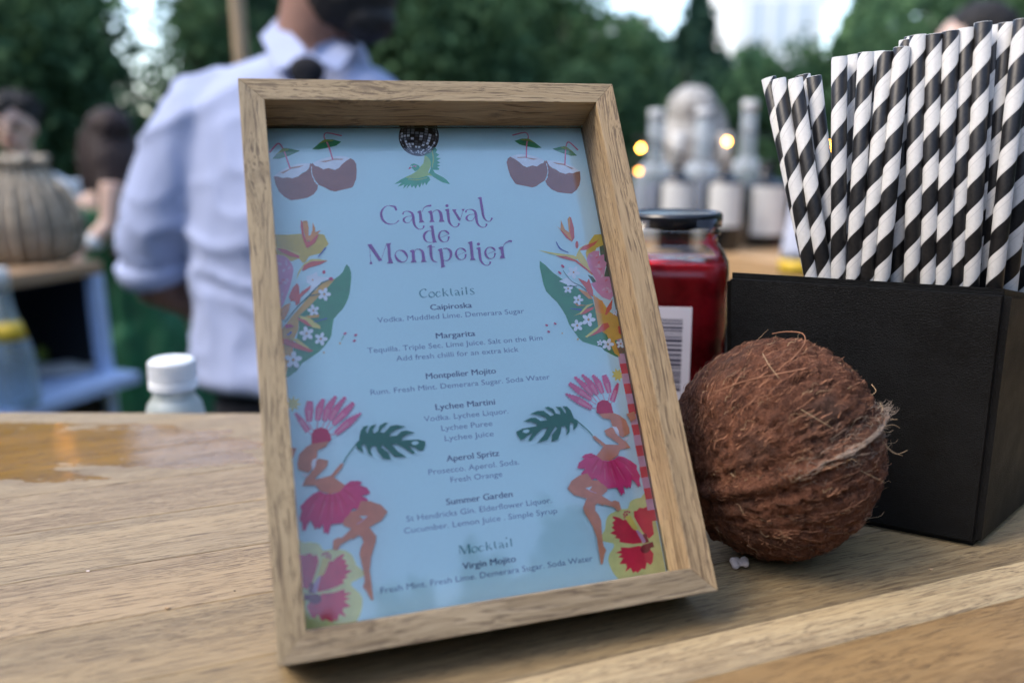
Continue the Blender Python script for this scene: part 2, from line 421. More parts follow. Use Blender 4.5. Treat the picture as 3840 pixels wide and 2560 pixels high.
# ---- menu artwork in card units (1/20 mm)
ART={
 'heading':[
  ('purple', 's', '1019,2888 1018,2894 1017,2901 1015,2910 1011,2919 1004,2923 996,2925 988,2926 982,2927 976,2927 970,2928 964,2927 958,2927 952,2926 945,2924 937,2921 930,2918 923,2912 915,2905 908,2897 902,2888 897,2879 894,2870 892,2861 891,2851 892,2841 893,2831 896,2821 900,2812 905,2804 911,2797 918,2791 925,2786 933,2782 941,2779 949,2778 957,2777 965,2777 973,2778 981,2780 988,2782 995,2784 1001,2788 1006,2791 1011,2794 1015,2797 1018,2800 1021,2802 1023,2804', '1005,2884 1004,2889 1002,2896 1000,2902 998,2906 996,2909 991,2912 985,2916 979,2918 974,2920 969,2922 964,2923 958,2923 952,2922 946,2919 940,2916 934,2911 928,2905 922,2897 918,2889 914,2882 912,2875 910,2868 909,2860 909,2853 910,2845 911,2837 913,2828 915,2821 918,2815 922,2808 927,2802 932,2797 938,2792 944,2789 951,2786 958,2784 965,2783 973,2783 981,2784 987,2786 993,2788 999,2792 1003,2796 1008,2799 1011,2802 1013,2806 1014,2809 1016,2811'),
  ('purple', 's', '1062,2853 1062,2856 1062,2860 1062,2863 1063,2865 1065,2868 1069,2871 1074,2874 1079,2875 1083,2875 1088,2875 1093,2873 1097,2871 1102,2868 1107,2865 1111,2861 1114,2857 1115,2852 1115,2847 1115,2840 1116,2832 1116,2824 1116,2814 1116,2804 1116,2794 1117,2785 1119,2776 1121,2767 1125,2759 1129,2751 1135,2745 1140,2740 1146,2736 1152,2733 1157,2732 1163,2731 1168,2731 1173,2732 1179,2733 1184,2735 1189,2738 1194,2743 1198,2750 1201,2755 1203,2759', '1049,2854 1050,2857 1051,2861 1054,2866 1057,2871 1062,2874 1068,2876 1073,2878 1079,2879 1084,2880 1089,2880 1095,2880 1100,2879 1107,2878 1113,2876 1120,2872 1126,2867 1131,2860 1133,2852 1135,2844 1136,2836 1137,2826 1136,2816 1136,2806 1136,2797 1136,2788 1136,2780 1136,2772 1138,2766 1140,2760 1143,2753 1147,2748 1151,2743 1155,2740 1159,2737 1164,2736 1168,2736 1173,2736 1178,2738 1182,2741 1185,2744 1186,2748 1187,2753 1188,2759 1189,2763'),
  ('purple', 's', '1115,2840 1108,2840 1098,2839 1088,2838 1078,2837 1071,2834 1063,2830 1057,2826 1052,2821 1049,2815 1048,2808 1049,2801 1051,2796 1055,2792 1060,2788 1066,2785 1072,2784 1079,2783 1085,2784 1091,2786 1097,2790 1103,2795 1108,2802 1113,2809 1116,2814', '1115,2837 1108,2837 1098,2836 1088,2835 1079,2832 1073,2828 1069,2823 1065,2817 1063,2813 1063,2811 1063,2809 1063,2807 1064,2805 1065,2801 1067,2796 1070,2792 1074,2789 1079,2788 1085,2788 1091,2790 1096,2792 1101,2797 1106,2804 1110,2811 1113,2816'),
  ('purple', 's', '1523,2854 1523,2857 1523,2861 1523,2864 1524,2866 1526,2869 1530,2872 1535,2875 1541,2876 1545,2876 1550,2876 1555,2874 1560,2872 1565,2869 1570,2865 1574,2861 1577,2857 1578,2853 1578,2847 1578,2840 1578,2832 1578,2824 1578,2814 1577,2803 1578,2793 1579,2784 1580,2775 1582,2766 1586,2757 1590,2750 1596,2743 1602,2738 1608,2734 1614,2731 1619,2730 1625,2729 1631,2729 1636,2730 1642,2731 1648,2733 1653,2737 1658,2742 1662,2748 1665,2754 1668,2757', '1509,2855 1510,2858 1512,2862 1514,2867 1518,2872 1523,2875 1529,2877 1535,2879 1540,2880 1546,2881 1551,2881 1557,2881 1563,2881 1570,2879 1577,2877 1584,2873 1590,2868 1594,2861 1597,2853 1598,2845 1599,2836 1600,2826 1599,2816 1598,2806 1598,2796 1598,2788 1598,2779 1598,2771 1600,2765 1602,2758 1605,2752 1609,2746 1613,2742 1617,2738 1622,2736 1626,2734 1631,2734 1636,2734 1641,2736 1645,2739 1648,2742 1650,2746 1651,2752 1652,2758 1653,2762'),
  ('purple', 's', '1577,2841 1570,2840 1560,2840 1549,2839 1539,2837 1531,2834 1523,2830 1517,2826 1511,2821 1508,2814 1506,2807 1507,2801 1510,2796 1514,2791 1520,2787 1526,2784 1532,2783 1538,2783 1545,2783 1552,2785 1558,2789 1564,2795 1570,2802 1574,2809 1578,2814', '1577,2837 1570,2837 1560,2836 1549,2835 1540,2832 1534,2828 1529,2823 1525,2817 1523,2813 1523,2811 1522,2809 1523,2807 1523,2804 1524,2800 1527,2796 1530,2791 1534,2788 1539,2787 1545,2787 1551,2789 1556,2792 1562,2797 1567,2804 1572,2811 1575,2816'),
  ('purple', 's', '1169,2876 1170,2870 1170,2862 1170,2853 1170,2842 1169,2829 1168,2814 1167,2799 1166,2789', '1189,2880 1189,2874 1190,2866 1190,2856 1191,2844 1190,2830 1190,2814 1189,2800 1189,2790'),
  ('purple', 'p', '1162,2785 1203,2786 1191,2807 1170,2808'),
  ('purple', 'p', '1158,2867 1181,2881 1173,2855'),
  ('purple', 's', '1199,2870 1201,2874 1203,2880 1206,2886 1209,2891 1213,2896 1217,2900 1222,2903 1227,2906 1231,2907 1236,2908 1241,2909 1247,2909 1252,2909 1258,2909 1264,2909 1268,2909', '1196,2871 1198,2875 1200,2881 1203,2888 1206,2894 1210,2899 1214,2904 1219,2908 1224,2912 1229,2915 1235,2917 1241,2919 1246,2920 1253,2922 1259,2922 1265,2923 1269,2923'),
  ('purple', 's', '1247,2873 1248,2866 1249,2856 1249,2845 1250,2834 1249,2822 1249,2808 1248,2796 1248,2787', '1267,2877 1268,2870 1268,2860 1269,2848 1270,2837 1270,2824 1270,2810 1270,2798 1270,2789'),
  ('purple', 'p', '1238,2785 1278,2786 1266,2806 1249,2807'),
  ('purple', 'p', '1235,2867 1260,2880 1252,2853'),
  ('purple', 's', '1268,2851 1270,2855 1273,2860 1277,2865 1281,2869 1286,2872 1292,2875 1298,2877 1304,2876 1308,2875 1311,2872 1313,2868 1315,2864 1316,2860 1317,2855 1318,2849 1318,2842 1318,2830 1318,2814 1317,2798 1317,2788', '1266,2852 1268,2856 1270,2861 1274,2867 1279,2872 1284,2876 1291,2879 1298,2881 1304,2883 1310,2883 1316,2882 1322,2879 1327,2875 1332,2870 1336,2864 1339,2857 1341,2846 1342,2832 1342,2816 1341,2800 1341,2789'),
  ('purple', 'p', '1307,2785 1350,2785 1339,2808 1316,2808'),
  ('purple', 'p', '1395,2911 1393,2906 1390,2902 1385,2900 1379,2900 1375,2902 1372,2907 1371,2912 1373,2917 1377,2921 1382,2923 1388,2923 1392,2920 1395,2916'),
  ('purple', 's', '1374,2886 1373,2880 1373,2873 1373,2863 1372,2853 1372,2840 1371,2825 1371,2809 1372,2796 1373,2786 1375,2778 1378,2772 1382,2766 1386,2759 1392,2753 1398,2748 1404,2744 1409,2741 1415,2739 1420,2738 1426,2738 1432,2739 1438,2742 1443,2744 1448,2748 1453,2754 1456,2760 1459,2765 1460,2769', '1395,2887 1394,2881 1394,2874 1394,2865 1393,2854 1393,2841 1392,2826 1391,2812 1391,2800 1392,2791 1392,2785 1393,2780 1395,2774 1397,2767 1401,2761 1404,2755 1408,2750 1412,2747 1417,2744 1421,2743 1426,2743 1431,2744 1435,2747 1440,2750 1443,2754 1444,2758 1445,2763 1446,2768 1446,2772'),
  ('purple', 'p', '1361,2878 1386,2889 1379,2862'),
  ('purple', 'p', '1587,2600 1585,2595 1581,2591 1576,2589 1570,2589 1566,2592 1563,2596 1563,2601 1565,2606 1568,2610 1574,2612 1579,2612 1583,2609 1586,2605'),
  ('purple', 's', '1565,2575 1564,2570 1564,2563 1563,2554 1563,2543 1562,2531 1562,2516 1561,2500 1562,2488 1563,2478 1565,2470 1568,2464 1572,2457 1576,2451 1582,2445 1588,2440 1594,2436 1599,2433 1605,2431 1610,2430 1616,2430 1622,2431 1628,2433 1633,2436 1639,2440 1643,2445 1646,2451 1649,2456 1651,2459', '1586,2576 1585,2571 1585,2564 1584,2555 1584,2545 1583,2532 1583,2517 1582,2502 1582,2491 1582,2482 1582,2476 1583,2471 1585,2466 1587,2459 1591,2453 1594,2447 1598,2442 1602,2438 1607,2436 1611,2435 1616,2435 1621,2436 1625,2438 1630,2442 1633,2445 1634,2449 1635,2454 1636,2459 1637,2463'),
  ('purple', 'p', '1552,2568 1577,2579 1569,2552'),
  ('purple', 'p', '1416,2881 1449,2880 1442,2866 1470,2803 1462,2784 1449,2800'),
  ('purple', 's', '1466,2792 1500,2871', '1463,2793 1497,2872'),
  ('purple', 'p', '1487,2881 1512,2881 1496,2861'),
  ('purple', 's', '1633,2971 1633,2964 1632,2954 1631,2942 1631,2930 1631,2916 1631,2901 1631,2887 1632,2873 1632,2859 1632,2846 1632,2833 1634,2821 1637,2810 1640,2801 1645,2794 1649,2788 1655,2783 1660,2779 1666,2776 1672,2774 1678,2774 1683,2774 1689,2776 1694,2779 1700,2784 1705,2791 1710,2797 1713,2801', '1652,2973 1651,2966 1651,2956 1651,2944 1651,2932 1651,2919 1652,2905 1652,2890 1652,2875 1652,2861 1651,2848 1651,2836 1651,2825 1652,2816 1654,2808 1656,2801 1658,2795 1661,2790 1665,2785 1669,2781 1674,2779 1678,2779 1683,2779 1687,2781 1690,2784 1693,2789 1696,2795 1698,2802 1700,2807'),
  ('purple', 'p', '1618,2966 1644,2977 1638,2953'),
  ('purple', 's', '1244,2757 1243,2745 1243,2728 1242,2709 1241,2691 1242,2672 1243,2653 1243,2636 1244,2624', '1264,2758 1263,2747 1263,2730 1263,2711 1263,2693 1264,2676 1265,2657 1267,2640 1267,2628'),
  ('purple', 'p', '1233,2753 1258,2762 1246,2736'),
  ('purple', 'p', '1241,2625 1274,2626 1259,2648'),
  ('purple', 's', '1248,2714 1243,2716 1237,2718 1230,2720 1222,2720 1214,2718 1206,2715 1197,2710 1190,2705 1184,2698 1180,2690 1177,2681 1176,2672 1177,2664 1179,2655 1182,2648 1187,2641 1192,2636 1197,2632 1204,2629 1211,2627 1219,2626 1228,2626 1236,2627 1242,2627', '1247,2711 1242,2713 1236,2715 1229,2716 1223,2715 1217,2711 1211,2706 1205,2700 1201,2694 1198,2689 1196,2684 1194,2678 1193,2673 1193,2667 1193,2661 1194,2654 1196,2649 1199,2643 1202,2639 1207,2634 1212,2631 1219,2630 1228,2630 1236,2630 1242,2630'),
  ('purple', 's', '1309,2662 1369,2685', '1308,2664 1368,2687'),
  ('purple', 's', '1371,2687 1371,2690 1371,2694 1370,2698 1368,2702 1365,2706 1362,2709 1358,2712 1354,2715 1349,2717 1344,2718 1338,2718 1332,2718 1326,2717 1320,2716 1313,2713 1306,2709 1300,2704 1295,2697 1290,2689 1287,2680 1285,2672 1285,2663 1287,2655 1289,2648 1293,2641 1297,2636 1303,2631 1308,2627 1314,2625 1321,2624 1327,2624 1333,2624 1339,2626 1346,2628 1352,2631 1357,2636 1362,2644 1366,2653 1369,2661 1372,2667', '1366,2684 1364,2686 1362,2688 1359,2691 1357,2693 1354,2695 1352,2698 1349,2701 1347,2703 1343,2706 1340,2710 1336,2712 1332,2713 1327,2712 1321,2710 1316,2707 1311,2703 1308,2698 1305,2691 1303,2684 1302,2678 1301,2673 1302,2667 1303,2661 1304,2655 1306,2650 1308,2645 1311,2640 1314,2636 1318,2632 1323,2630 1328,2628 1333,2628 1339,2629 1344,2632 1348,2636 1352,2640 1354,2647 1356,2655 1357,2664 1358,2670'),
  ('purple', 's', '1414,2521 1474,2543', '1413,2523 1474,2545'),
  ('purple', 's', '1477,2546 1477,2548 1476,2552 1475,2556 1473,2560 1471,2564 1468,2567 1464,2570 1460,2573 1455,2575 1449,2576 1444,2577 1438,2576 1432,2576 1425,2574 1418,2572 1412,2568 1406,2562 1400,2555 1395,2547 1392,2539 1390,2531 1390,2522 1392,2514 1394,2507 1398,2500 1402,2495 1408,2490 1413,2486 1419,2484 1426,2483 1433,2483 1439,2483 1445,2485 1451,2487 1457,2490 1463,2495 1468,2502 1472,2511 1475,2520 1477,2525', '1471,2542 1470,2544 1467,2546 1465,2549 1462,2551 1460,2554 1458,2556 1455,2559 1452,2562 1449,2565 1446,2568 1442,2570 1438,2572 1432,2571 1426,2569 1421,2565 1417,2562 1413,2556 1410,2550 1408,2543 1407,2537 1407,2532 1407,2526 1408,2520 1410,2514 1411,2509 1413,2504 1416,2499 1419,2495 1423,2491 1428,2489 1433,2487 1439,2487 1444,2488 1449,2491 1454,2495 1457,2499 1459,2505 1461,2514 1462,2522 1463,2528'),
  ('purple', 's', '1631,2519 1692,2541', '1630,2521 1692,2544'),
  ('purple', 's', '1695,2544 1695,2547 1694,2550 1693,2555 1692,2559 1689,2563 1686,2566 1682,2569 1678,2572 1673,2573 1667,2575 1661,2575 1656,2575 1649,2574 1642,2573 1635,2570 1629,2567 1623,2561 1617,2554 1612,2546 1608,2538 1607,2529 1607,2520 1608,2512 1610,2505 1614,2499 1618,2493 1624,2488 1630,2484 1636,2482 1642,2481 1649,2480 1655,2481 1661,2482 1668,2485 1674,2488 1680,2493 1685,2501 1689,2510 1693,2518 1695,2524', '1689,2541 1687,2543 1685,2545 1683,2547 1680,2550 1678,2552 1675,2555 1673,2558 1670,2560 1667,2563 1663,2567 1660,2569 1655,2570 1650,2570 1644,2567 1638,2564 1634,2560 1630,2555 1627,2548 1625,2541 1623,2535 1623,2530 1624,2524 1625,2518 1626,2513 1628,2507 1630,2502 1632,2497 1635,2493 1639,2489 1644,2487 1650,2485 1655,2485 1661,2486 1666,2489 1671,2493 1674,2497 1677,2504 1678,2512 1680,2520 1681,2526'),
  ('purple', 'p', '779,2631 808,2632 871,2505 846,2503'),
  ('purple', 's', '789,2621 789,2611 790,2598 791,2582 791,2565 790,2548 790,2528 789,2509 788,2497', '792,2622 792,2612 792,2598 793,2582 793,2566 793,2548 792,2528 792,2509 791,2497'),
  ('purple', 'p', '779,2482 801,2483 791,2507'),
  ('purple', 's', '867,2517 913,2626', '865,2517 911,2627'),
  ('purple', 'p', '910,2632 946,2634 937,2618 933,2527 944,2481 902,2482 912,2499 916,2603'),
  ('purple', 's', '999,2574 1006,2572 1012,2569 1018,2564 1023,2560 1027,2555 1031,2548 1035,2541 1038,2535 1041,2530 1043,2526 1044,2522 1044,2517 1043,2512 1041,2506 1038,2502 1033,2498 1028,2494 1022,2491 1016,2490 1010,2490 1003,2493 997,2499 990,2505 985,2510 981,2516 978,2522 974,2529 972,2536 970,2540 969,2544 969,2547 969,2551 971,2556 973,2560 976,2564 980,2567 984,2570 989,2573 994,2574 999,2574', '1000,2579 1007,2579 1016,2579 1025,2577 1033,2573 1040,2566 1045,2558 1049,2549 1051,2541 1053,2534 1053,2528 1052,2522 1050,2516 1048,2510 1045,2504 1041,2498 1036,2494 1031,2489 1024,2486 1016,2483 1008,2482 999,2483 990,2486 980,2491 973,2497 967,2505 963,2515 961,2524 960,2532 960,2538 961,2544 963,2549 965,2553 967,2558 970,2562 974,2567 978,2570 982,2573 988,2576 993,2578 999,2579'),
  ('purple', 's', '1082,2575 1082,2568 1082,2558 1082,2547 1081,2535 1080,2523 1079,2508 1078,2494 1077,2485', '1103,2576 1103,2570 1103,2560 1103,2548 1102,2536 1102,2523 1101,2508 1100,2494 1100,2485'),
  ('purple', 'p', '1066,2480 1110,2481 1098,2503 1081,2504'),
  ('purple', 'p', '1069,2568 1094,2579 1085,2552'),
  ('purple', 's', '1099,2546 1102,2551 1106,2560 1110,2568 1115,2574 1120,2576 1127,2577 1133,2577 1138,2575 1143,2572 1146,2567 1148,2563 1150,2558 1151,2553 1151,2548 1151,2540 1151,2531 1151,2519 1150,2505 1149,2491 1149,2481', '1097,2547 1099,2553 1103,2561 1108,2570 1113,2577 1119,2580 1127,2582 1134,2582 1141,2582 1147,2580 1154,2577 1160,2573 1165,2567 1169,2560 1171,2552 1172,2543 1172,2534 1173,2521 1173,2506 1172,2492 1172,2482'),
  ('purple', 'p', '1139,2479 1181,2480 1168,2503 1151,2504'),
  ('purple', 's', '1215,2608 1214,2599 1212,2586 1210,2571 1209,2557 1208,2544 1208,2530 1209,2517 1210,2506 1213,2497 1217,2489 1222,2484 1227,2479 1235,2475 1243,2473 1250,2471 1255,2470', '1233,2608 1232,2598 1231,2585 1230,2571 1229,2557 1229,2545 1228,2532 1228,2520 1228,2511 1229,2504 1230,2498 1232,2493 1235,2488 1240,2484 1246,2479 1252,2476 1257,2473'),
  ('purple', 'p', '1202,2600 1227,2610 1216,2587'),
  ('purple', 's', '1196,2590 1255,2589', '1197,2594 1255,2592'),
  ('purple', 's', '1280,2575 1280,2567 1281,2555 1281,2541 1281,2525 1281,2505 1281,2479 1280,2456 1280,2439', '1302,2578 1303,2570 1303,2558 1304,2544 1304,2528 1304,2506 1304,2481 1303,2458 1303,2441'),
  ('purple', 'p', '1277,2427 1310,2438 1293,2462 1280,2452'),
  ('purple', 'p', '1270,2568 1299,2578 1282,2551'),
  ('purple', 's', '1309,2572 1314,2573 1322,2574 1330,2574 1336,2573 1341,2569 1346,2563 1349,2557 1351,2552 1352,2546 1353,2539 1353,2532 1352,2525 1351,2518 1349,2511 1346,2504 1343,2498 1340,2493 1335,2489 1330,2486 1325,2484 1319,2484 1313,2485 1307,2487 1303,2488', '1309,2576 1314,2577 1321,2579 1330,2580 1338,2580 1346,2577 1354,2574 1361,2568 1367,2561 1371,2552 1372,2542 1372,2532 1370,2522 1367,2513 1362,2505 1356,2497 1351,2491 1344,2486 1338,2483 1331,2480 1325,2479 1318,2480 1312,2482 1306,2484 1302,2486'),
  ('purple', 's', '1508,2621 1508,2613 1507,2601 1507,2587 1506,2570 1505,2548 1504,2522 1503,2497 1502,2480', '1530,2623 1530,2614 1529,2603 1529,2589 1528,2572 1527,2550 1526,2523 1526,2499 1525,2482'),
  ('purple', 'p', '1494,2477 1536,2477 1523,2500 1506,2500'),
  ('purple', 'p', '1495,2615 1525,2625 1509,2599'),
  ('purple', 's', '1732,2570 1732,2562 1732,2551 1731,2539 1731,2527 1731,2515 1730,2502 1730,2491 1729,2483', '1755,2572 1754,2564 1754,2553 1754,2541 1753,2529 1753,2517 1753,2504 1753,2493 1753,2485'),
  ('purple', 'p', '1715,2480 1758,2481 1748,2503 1728,2504'),
  ('purple', 'p', '1715,2563 1744,2575 1730,2547'),
  ('purple', 's', '1753,2560 1756,2566 1760,2574 1764,2583 1769,2589 1775,2594 1781,2598 1787,2600 1793,2603 1798,2605 1803,2606 1807,2607 1811,2607 1814,2606 1817,2605 1821,2603 1823,2602', '1750,2562 1753,2567 1757,2576 1761,2585 1766,2592 1772,2598 1778,2603 1784,2607 1790,2610 1796,2613 1801,2616 1806,2618 1812,2619 1818,2619 1823,2618 1827,2617 1830,2616'),
 ],
 'subheading':[
  ('teal', 's', '1156,2272 1154,2274 1152,2277 1148,2280 1144,2282 1140,2282 1136,2282 1132,2281 1127,2279 1123,2278 1118,2275 1113,2272 1109,2269 1105,2265 1102,2261 1100,2256 1099,2251 1099,2245 1100,2239 1102,2234 1104,2229 1108,2224 1112,2220 1117,2217 1122,2215 1127,2214 1133,2215 1138,2216 1142,2217 1146,2218 1149,2221 1152,2223 1154,2224', '1149,2265 1147,2268 1145,2271 1143,2274 1141,2275 1139,2276 1136,2277 1132,2277 1129,2275 1125,2273 1121,2270 1117,2266 1115,2263 1113,2260 1111,2257 1111,2254 1110,2251 1110,2247 1111,2243 1112,2238 1113,2235 1115,2231 1118,2227 1122,2224 1125,2222 1129,2220 1133,2220 1137,2220 1141,2220 1144,2222 1147,2224 1150,2226 1152,2228'),
  ('teal', 's', '1187,2252 1191,2251 1195,2248 1198,2245 1200,2242 1201,2239 1202,2235 1203,2231 1202,2227 1200,2224 1196,2221 1192,2218 1188,2217 1184,2218 1180,2220 1177,2223 1174,2225 1172,2228 1171,2232 1170,2236 1170,2239 1173,2243 1177,2247 1183,2250 1188,2252', '1188,2256 1193,2256 1199,2255 1204,2252 1208,2248 1210,2242 1210,2236 1209,2230 1207,2225 1204,2220 1199,2217 1194,2214 1188,2212 1183,2211 1177,2212 1171,2215 1166,2218 1164,2224 1163,2230 1163,2236 1166,2242 1170,2247 1175,2251 1181,2254 1187,2256'),
  ('teal', 's', '1252,2247 1250,2249 1247,2252 1243,2255 1238,2256 1234,2256 1229,2255 1224,2253 1220,2250 1216,2246 1214,2241 1212,2236 1212,2231 1214,2225 1217,2220 1220,2216 1224,2213 1228,2212 1233,2213 1236,2215 1240,2216 1243,2218 1246,2220 1249,2222 1251,2224', '1249,2243 1247,2245 1244,2249 1241,2251 1238,2252 1234,2251 1231,2249 1227,2247 1225,2244 1223,2242 1222,2238 1221,2235 1221,2232 1222,2229 1223,2224 1225,2220 1227,2218 1229,2217 1232,2217 1236,2218 1239,2219 1242,2221 1244,2223 1246,2225 1248,2227'),
  ('teal', 's', '1266,2277 1264,2216', '1276,2277 1274,2216'),
  ('teal', 's', '1298,2261 1273,2240', '1300,2259 1275,2238'),
  ('teal', 's', '1277,2242 1299,2214', '1281,2246 1306,2220'),
  ('teal', 's', '1322,2272 1321,2264 1320,2253 1320,2240 1321,2230 1324,2223 1329,2219 1333,2216 1336,2215', '1331,2272 1330,2264 1330,2253 1329,2241 1330,2233 1331,2228 1333,2224 1336,2220 1338,2218'),
  ('teal', 's', '1353,2248 1356,2250 1360,2252 1364,2254 1367,2254 1369,2253 1371,2250 1373,2246 1374,2242 1375,2237 1375,2231 1376,2224 1377,2218 1381,2215 1384,2214 1387,2215 1388,2215', '1351,2253 1354,2254 1358,2256 1363,2258 1368,2258 1372,2257 1376,2254 1380,2251 1383,2246 1384,2239 1384,2232 1384,2226 1385,2222 1385,2221 1385,2220 1387,2219 1389,2219'),
  ('teal', 's', '1376,2239 1372,2239 1366,2239 1360,2238 1355,2235 1352,2231 1352,2226 1352,2221 1356,2217 1360,2218 1366,2219 1371,2221 1375,2223', '1376,2236 1372,2235 1367,2234 1362,2232 1359,2230 1359,2229 1358,2226 1358,2224 1358,2223 1360,2223 1365,2223 1370,2225 1374,2226'),
  ('teal', 's', '1402,2252 1400,2218', '1411,2252 1410,2219'),
  ('teal', 's', '1433,2277 1431,2220', '1442,2278 1441,2221'),
  ('teal', 'p', '1412,2268 1410,2264 1405,2262 1402,2264 1401,2268 1403,2272 1407,2273 1411,2272'),
  ('teal', 's', '1494,2261 1491,2262 1487,2263 1482,2264 1478,2264 1473,2263 1469,2261 1464,2258 1462,2252 1465,2247 1469,2243 1474,2239 1478,2236 1482,2233 1485,2230 1488,2227 1489,2227 1487,2225 1482,2223 1477,2221 1472,2220 1469,2222 1466,2224 1464,2228 1462,2230', '1492,2256 1489,2257 1485,2259 1481,2260 1478,2261 1475,2259 1471,2256 1470,2254 1470,2254 1471,2253 1475,2250 1480,2247 1484,2243 1488,2239 1491,2235 1494,2231 1494,2225 1490,2221 1484,2219 1477,2217 1472,2216 1467,2218 1463,2221 1460,2224 1458,2226'),
 ],
 'subheading_lower':[
  ('teal', 's', '1249,498 1253,497 1257,494 1260,491 1261,489 1263,487 1264,483 1264,479 1264,476 1262,473 1258,470 1254,468 1250,467 1246,468 1242,470 1238,472 1236,475 1234,477 1233,480 1232,484 1232,487 1235,490 1239,494 1245,497 1250,498', '1249,502 1254,502 1260,500 1266,498 1270,494 1272,489 1272,483 1271,478 1268,474 1265,470 1261,467 1256,464 1250,462 1245,462 1239,463 1233,465 1229,469 1226,473 1225,479 1226,485 1228,489 1232,494 1237,497 1243,500 1249,502'),
  ('teal', 's', '1313,493 1311,495 1307,497 1303,500 1299,501 1295,501 1290,500 1285,498 1281,496 1278,493 1275,489 1274,484 1274,479 1275,475 1278,470 1281,466 1285,463 1290,463 1294,463 1298,465 1301,466 1304,468 1307,469 1310,471 1311,472', '1310,490 1308,492 1305,495 1302,497 1299,498 1296,497 1292,495 1288,493 1286,491 1284,488 1283,485 1282,483 1282,480 1283,477 1284,473 1286,470 1288,468 1290,467 1293,467 1296,468 1300,469 1302,470 1305,472 1307,474 1309,475'),
  ('teal', 's', '1327,519 1324,466', '1336,519 1334,465'),
  ('teal', 's', '1358,505 1333,487', '1360,503 1335,485'),
  ('teal', 's', '1337,488 1359,463', '1341,492 1365,469'),
  ('teal', 's', '1382,515 1381,508 1380,498 1380,487 1380,478 1384,472 1388,468 1392,466 1395,464', '1390,515 1390,508 1389,497 1389,487 1389,480 1390,475 1392,472 1395,469 1397,467'),
  ('teal', 's', '1412,493 1415,495 1419,497 1423,498 1426,499 1428,497 1430,495 1432,491 1433,488 1433,484 1434,478 1435,472 1436,467 1439,464 1443,463 1445,464 1447,464', '1410,498 1413,499 1417,500 1422,502 1427,502 1431,501 1435,498 1438,495 1441,491 1442,485 1443,479 1443,473 1443,469 1443,469 1444,468 1445,467 1447,467'),
  ('teal', 's', '1435,485 1431,485 1425,485 1419,484 1414,482 1411,478 1411,474 1411,470 1415,466 1420,466 1425,468 1430,469 1433,471', '1435,483 1431,482 1426,480 1421,479 1418,477 1417,476 1417,474 1417,471 1417,471 1419,471 1424,471 1429,473 1433,473'),
  ('teal', 's', '1460,496 1458,467', '1469,496 1468,467'),
  ('teal', 's', '1491,519 1489,468', '1500,518 1498,468'),
  ('teal', 'p', '1472,524 1470,521 1466,520 1462,522 1461,526 1463,529 1467,530 1471,528'),
  ('teal', 's', '1148,524 1148,468', '1151,524 1153,468'),
  ('teal', 's', '1152,518 1178,462', '1162,522 1188,466'),
  ('teal', 's', '1187,468 1211,520', '1184,469 1208,521'),
  ('teal', 's', '1209,521 1207,462', '1220,520 1219,462'),
 ],
 'printed_bouquet':[
  ('mustard', 'p', '125,2734 250,2727 341,2731 387,2669 445,2730 493,2717 517,2647 492,2619 466,2582 378,2561 353,2521 334,2514 310,2548 257,2530 215,2561 116,2598'),
  ('leaf', 'p', '625,2491 640,2471 649,2432 646,2384 636,2333 627,2288 613,2245 593,2205 568,2167 534,2135 502,2099 488,2043 478,1990 463,1960 444,1937 421,1909 388,1879 331,1844 275,1811 254,1785 235,1761 189,1729 147,1712 134,1730 141,1769 175,1819 216,1885 249,1973 273,2059 276,2114 280,2161 308,2217 347,2269 397,2310 450,2344 495,2368 536,2388 568,2411 593,2435 611,2470'),
  ('amber', 'p', '141,2022 235,2140 355,2269 444,2369 536,2388 494,2341 437,2288 349,2197 279,2138 268,2044 230,1969 219,1877 163,1737 138,1731 131,1884'),
  ('pink', 'p', '121,2573 143,2588 171,2584 195,2578 210,2574 221,2568 230,2560 239,2550 247,2539 253,2526 260,2511 265,2494 268,2476 266,2456 261,2434 256,2412 250,2390 244,2369 236,2348 228,2327 219,2306 210,2285 201,2263 193,2241 184,2223 174,2208 165,2197 153,2193 136,2195 118,2204 105,2228 102,2273 105,2334 109,2395 110,2460 112,2526'),
  ('pink', 'p', '188,2473 190,2480 198,2486 208,2487 213,2483 211,2475 203,2469 193,2468'),
  ('palepink', 'p', '186,2390 188,2397 196,2404 205,2405 211,2401 209,2393 201,2387 191,2386'),
  ('rose', 'p', '183,2396 186,2402 195,2406 204,2404 209,2399 205,2392 196,2388 187,2390'),
  ('palepink', 'p', '227,2382 221,2384 216,2392 215,2403 220,2409 226,2407 231,2398 232,2388'),
  ('rose', 'p', '130,2259 131,2266 138,2273 147,2275 153,2272 152,2264 145,2257 136,2255'),
  ('palepink', 'p', '221,2370 214,2367 205,2370 199,2377 198,2385 205,2388 214,2385 220,2378'),
  ('palepink', 'p', '122,2225 122,2232 128,2240 137,2244 143,2241 143,2234 137,2226 128,2222'),
  ('palepink', 'p', '198,2454 196,2461 199,2471 207,2478 214,2478 216,2471 212,2461 205,2454'),
  ('palepink', 'p', '134,2242 137,2248 145,2253 155,2252 159,2247 157,2240 148,2236 139,2236'),
  ('palepink', 'p', '193,2508 187,2505 178,2507 171,2514 170,2521 176,2525 186,2523 193,2516'),
  ('palepink', 'p', '231,2473 230,2480 235,2489 244,2495 251,2493 251,2485 246,2476 237,2471'),
  ('palepink', 'p', '146,2253 142,2258 141,2268 146,2278 152,2281 157,2275 157,2265 153,2256'),
  ('rose', 'p', '166,2370 167,2378 175,2384 185,2385 190,2381 188,2374 181,2367 171,2366'),
  ('pink', 'p', '190,2321 193,2328 202,2332 211,2330 216,2325 212,2318 203,2314 194,2316'),
  ('pink', 'p', '136,2327 139,2334 148,2338 157,2338 162,2333 159,2326 150,2321 141,2322'),
  ('rose', 'p', '149,2236 145,2242 146,2253 152,2261 159,2263 162,2257 161,2246 155,2238'),
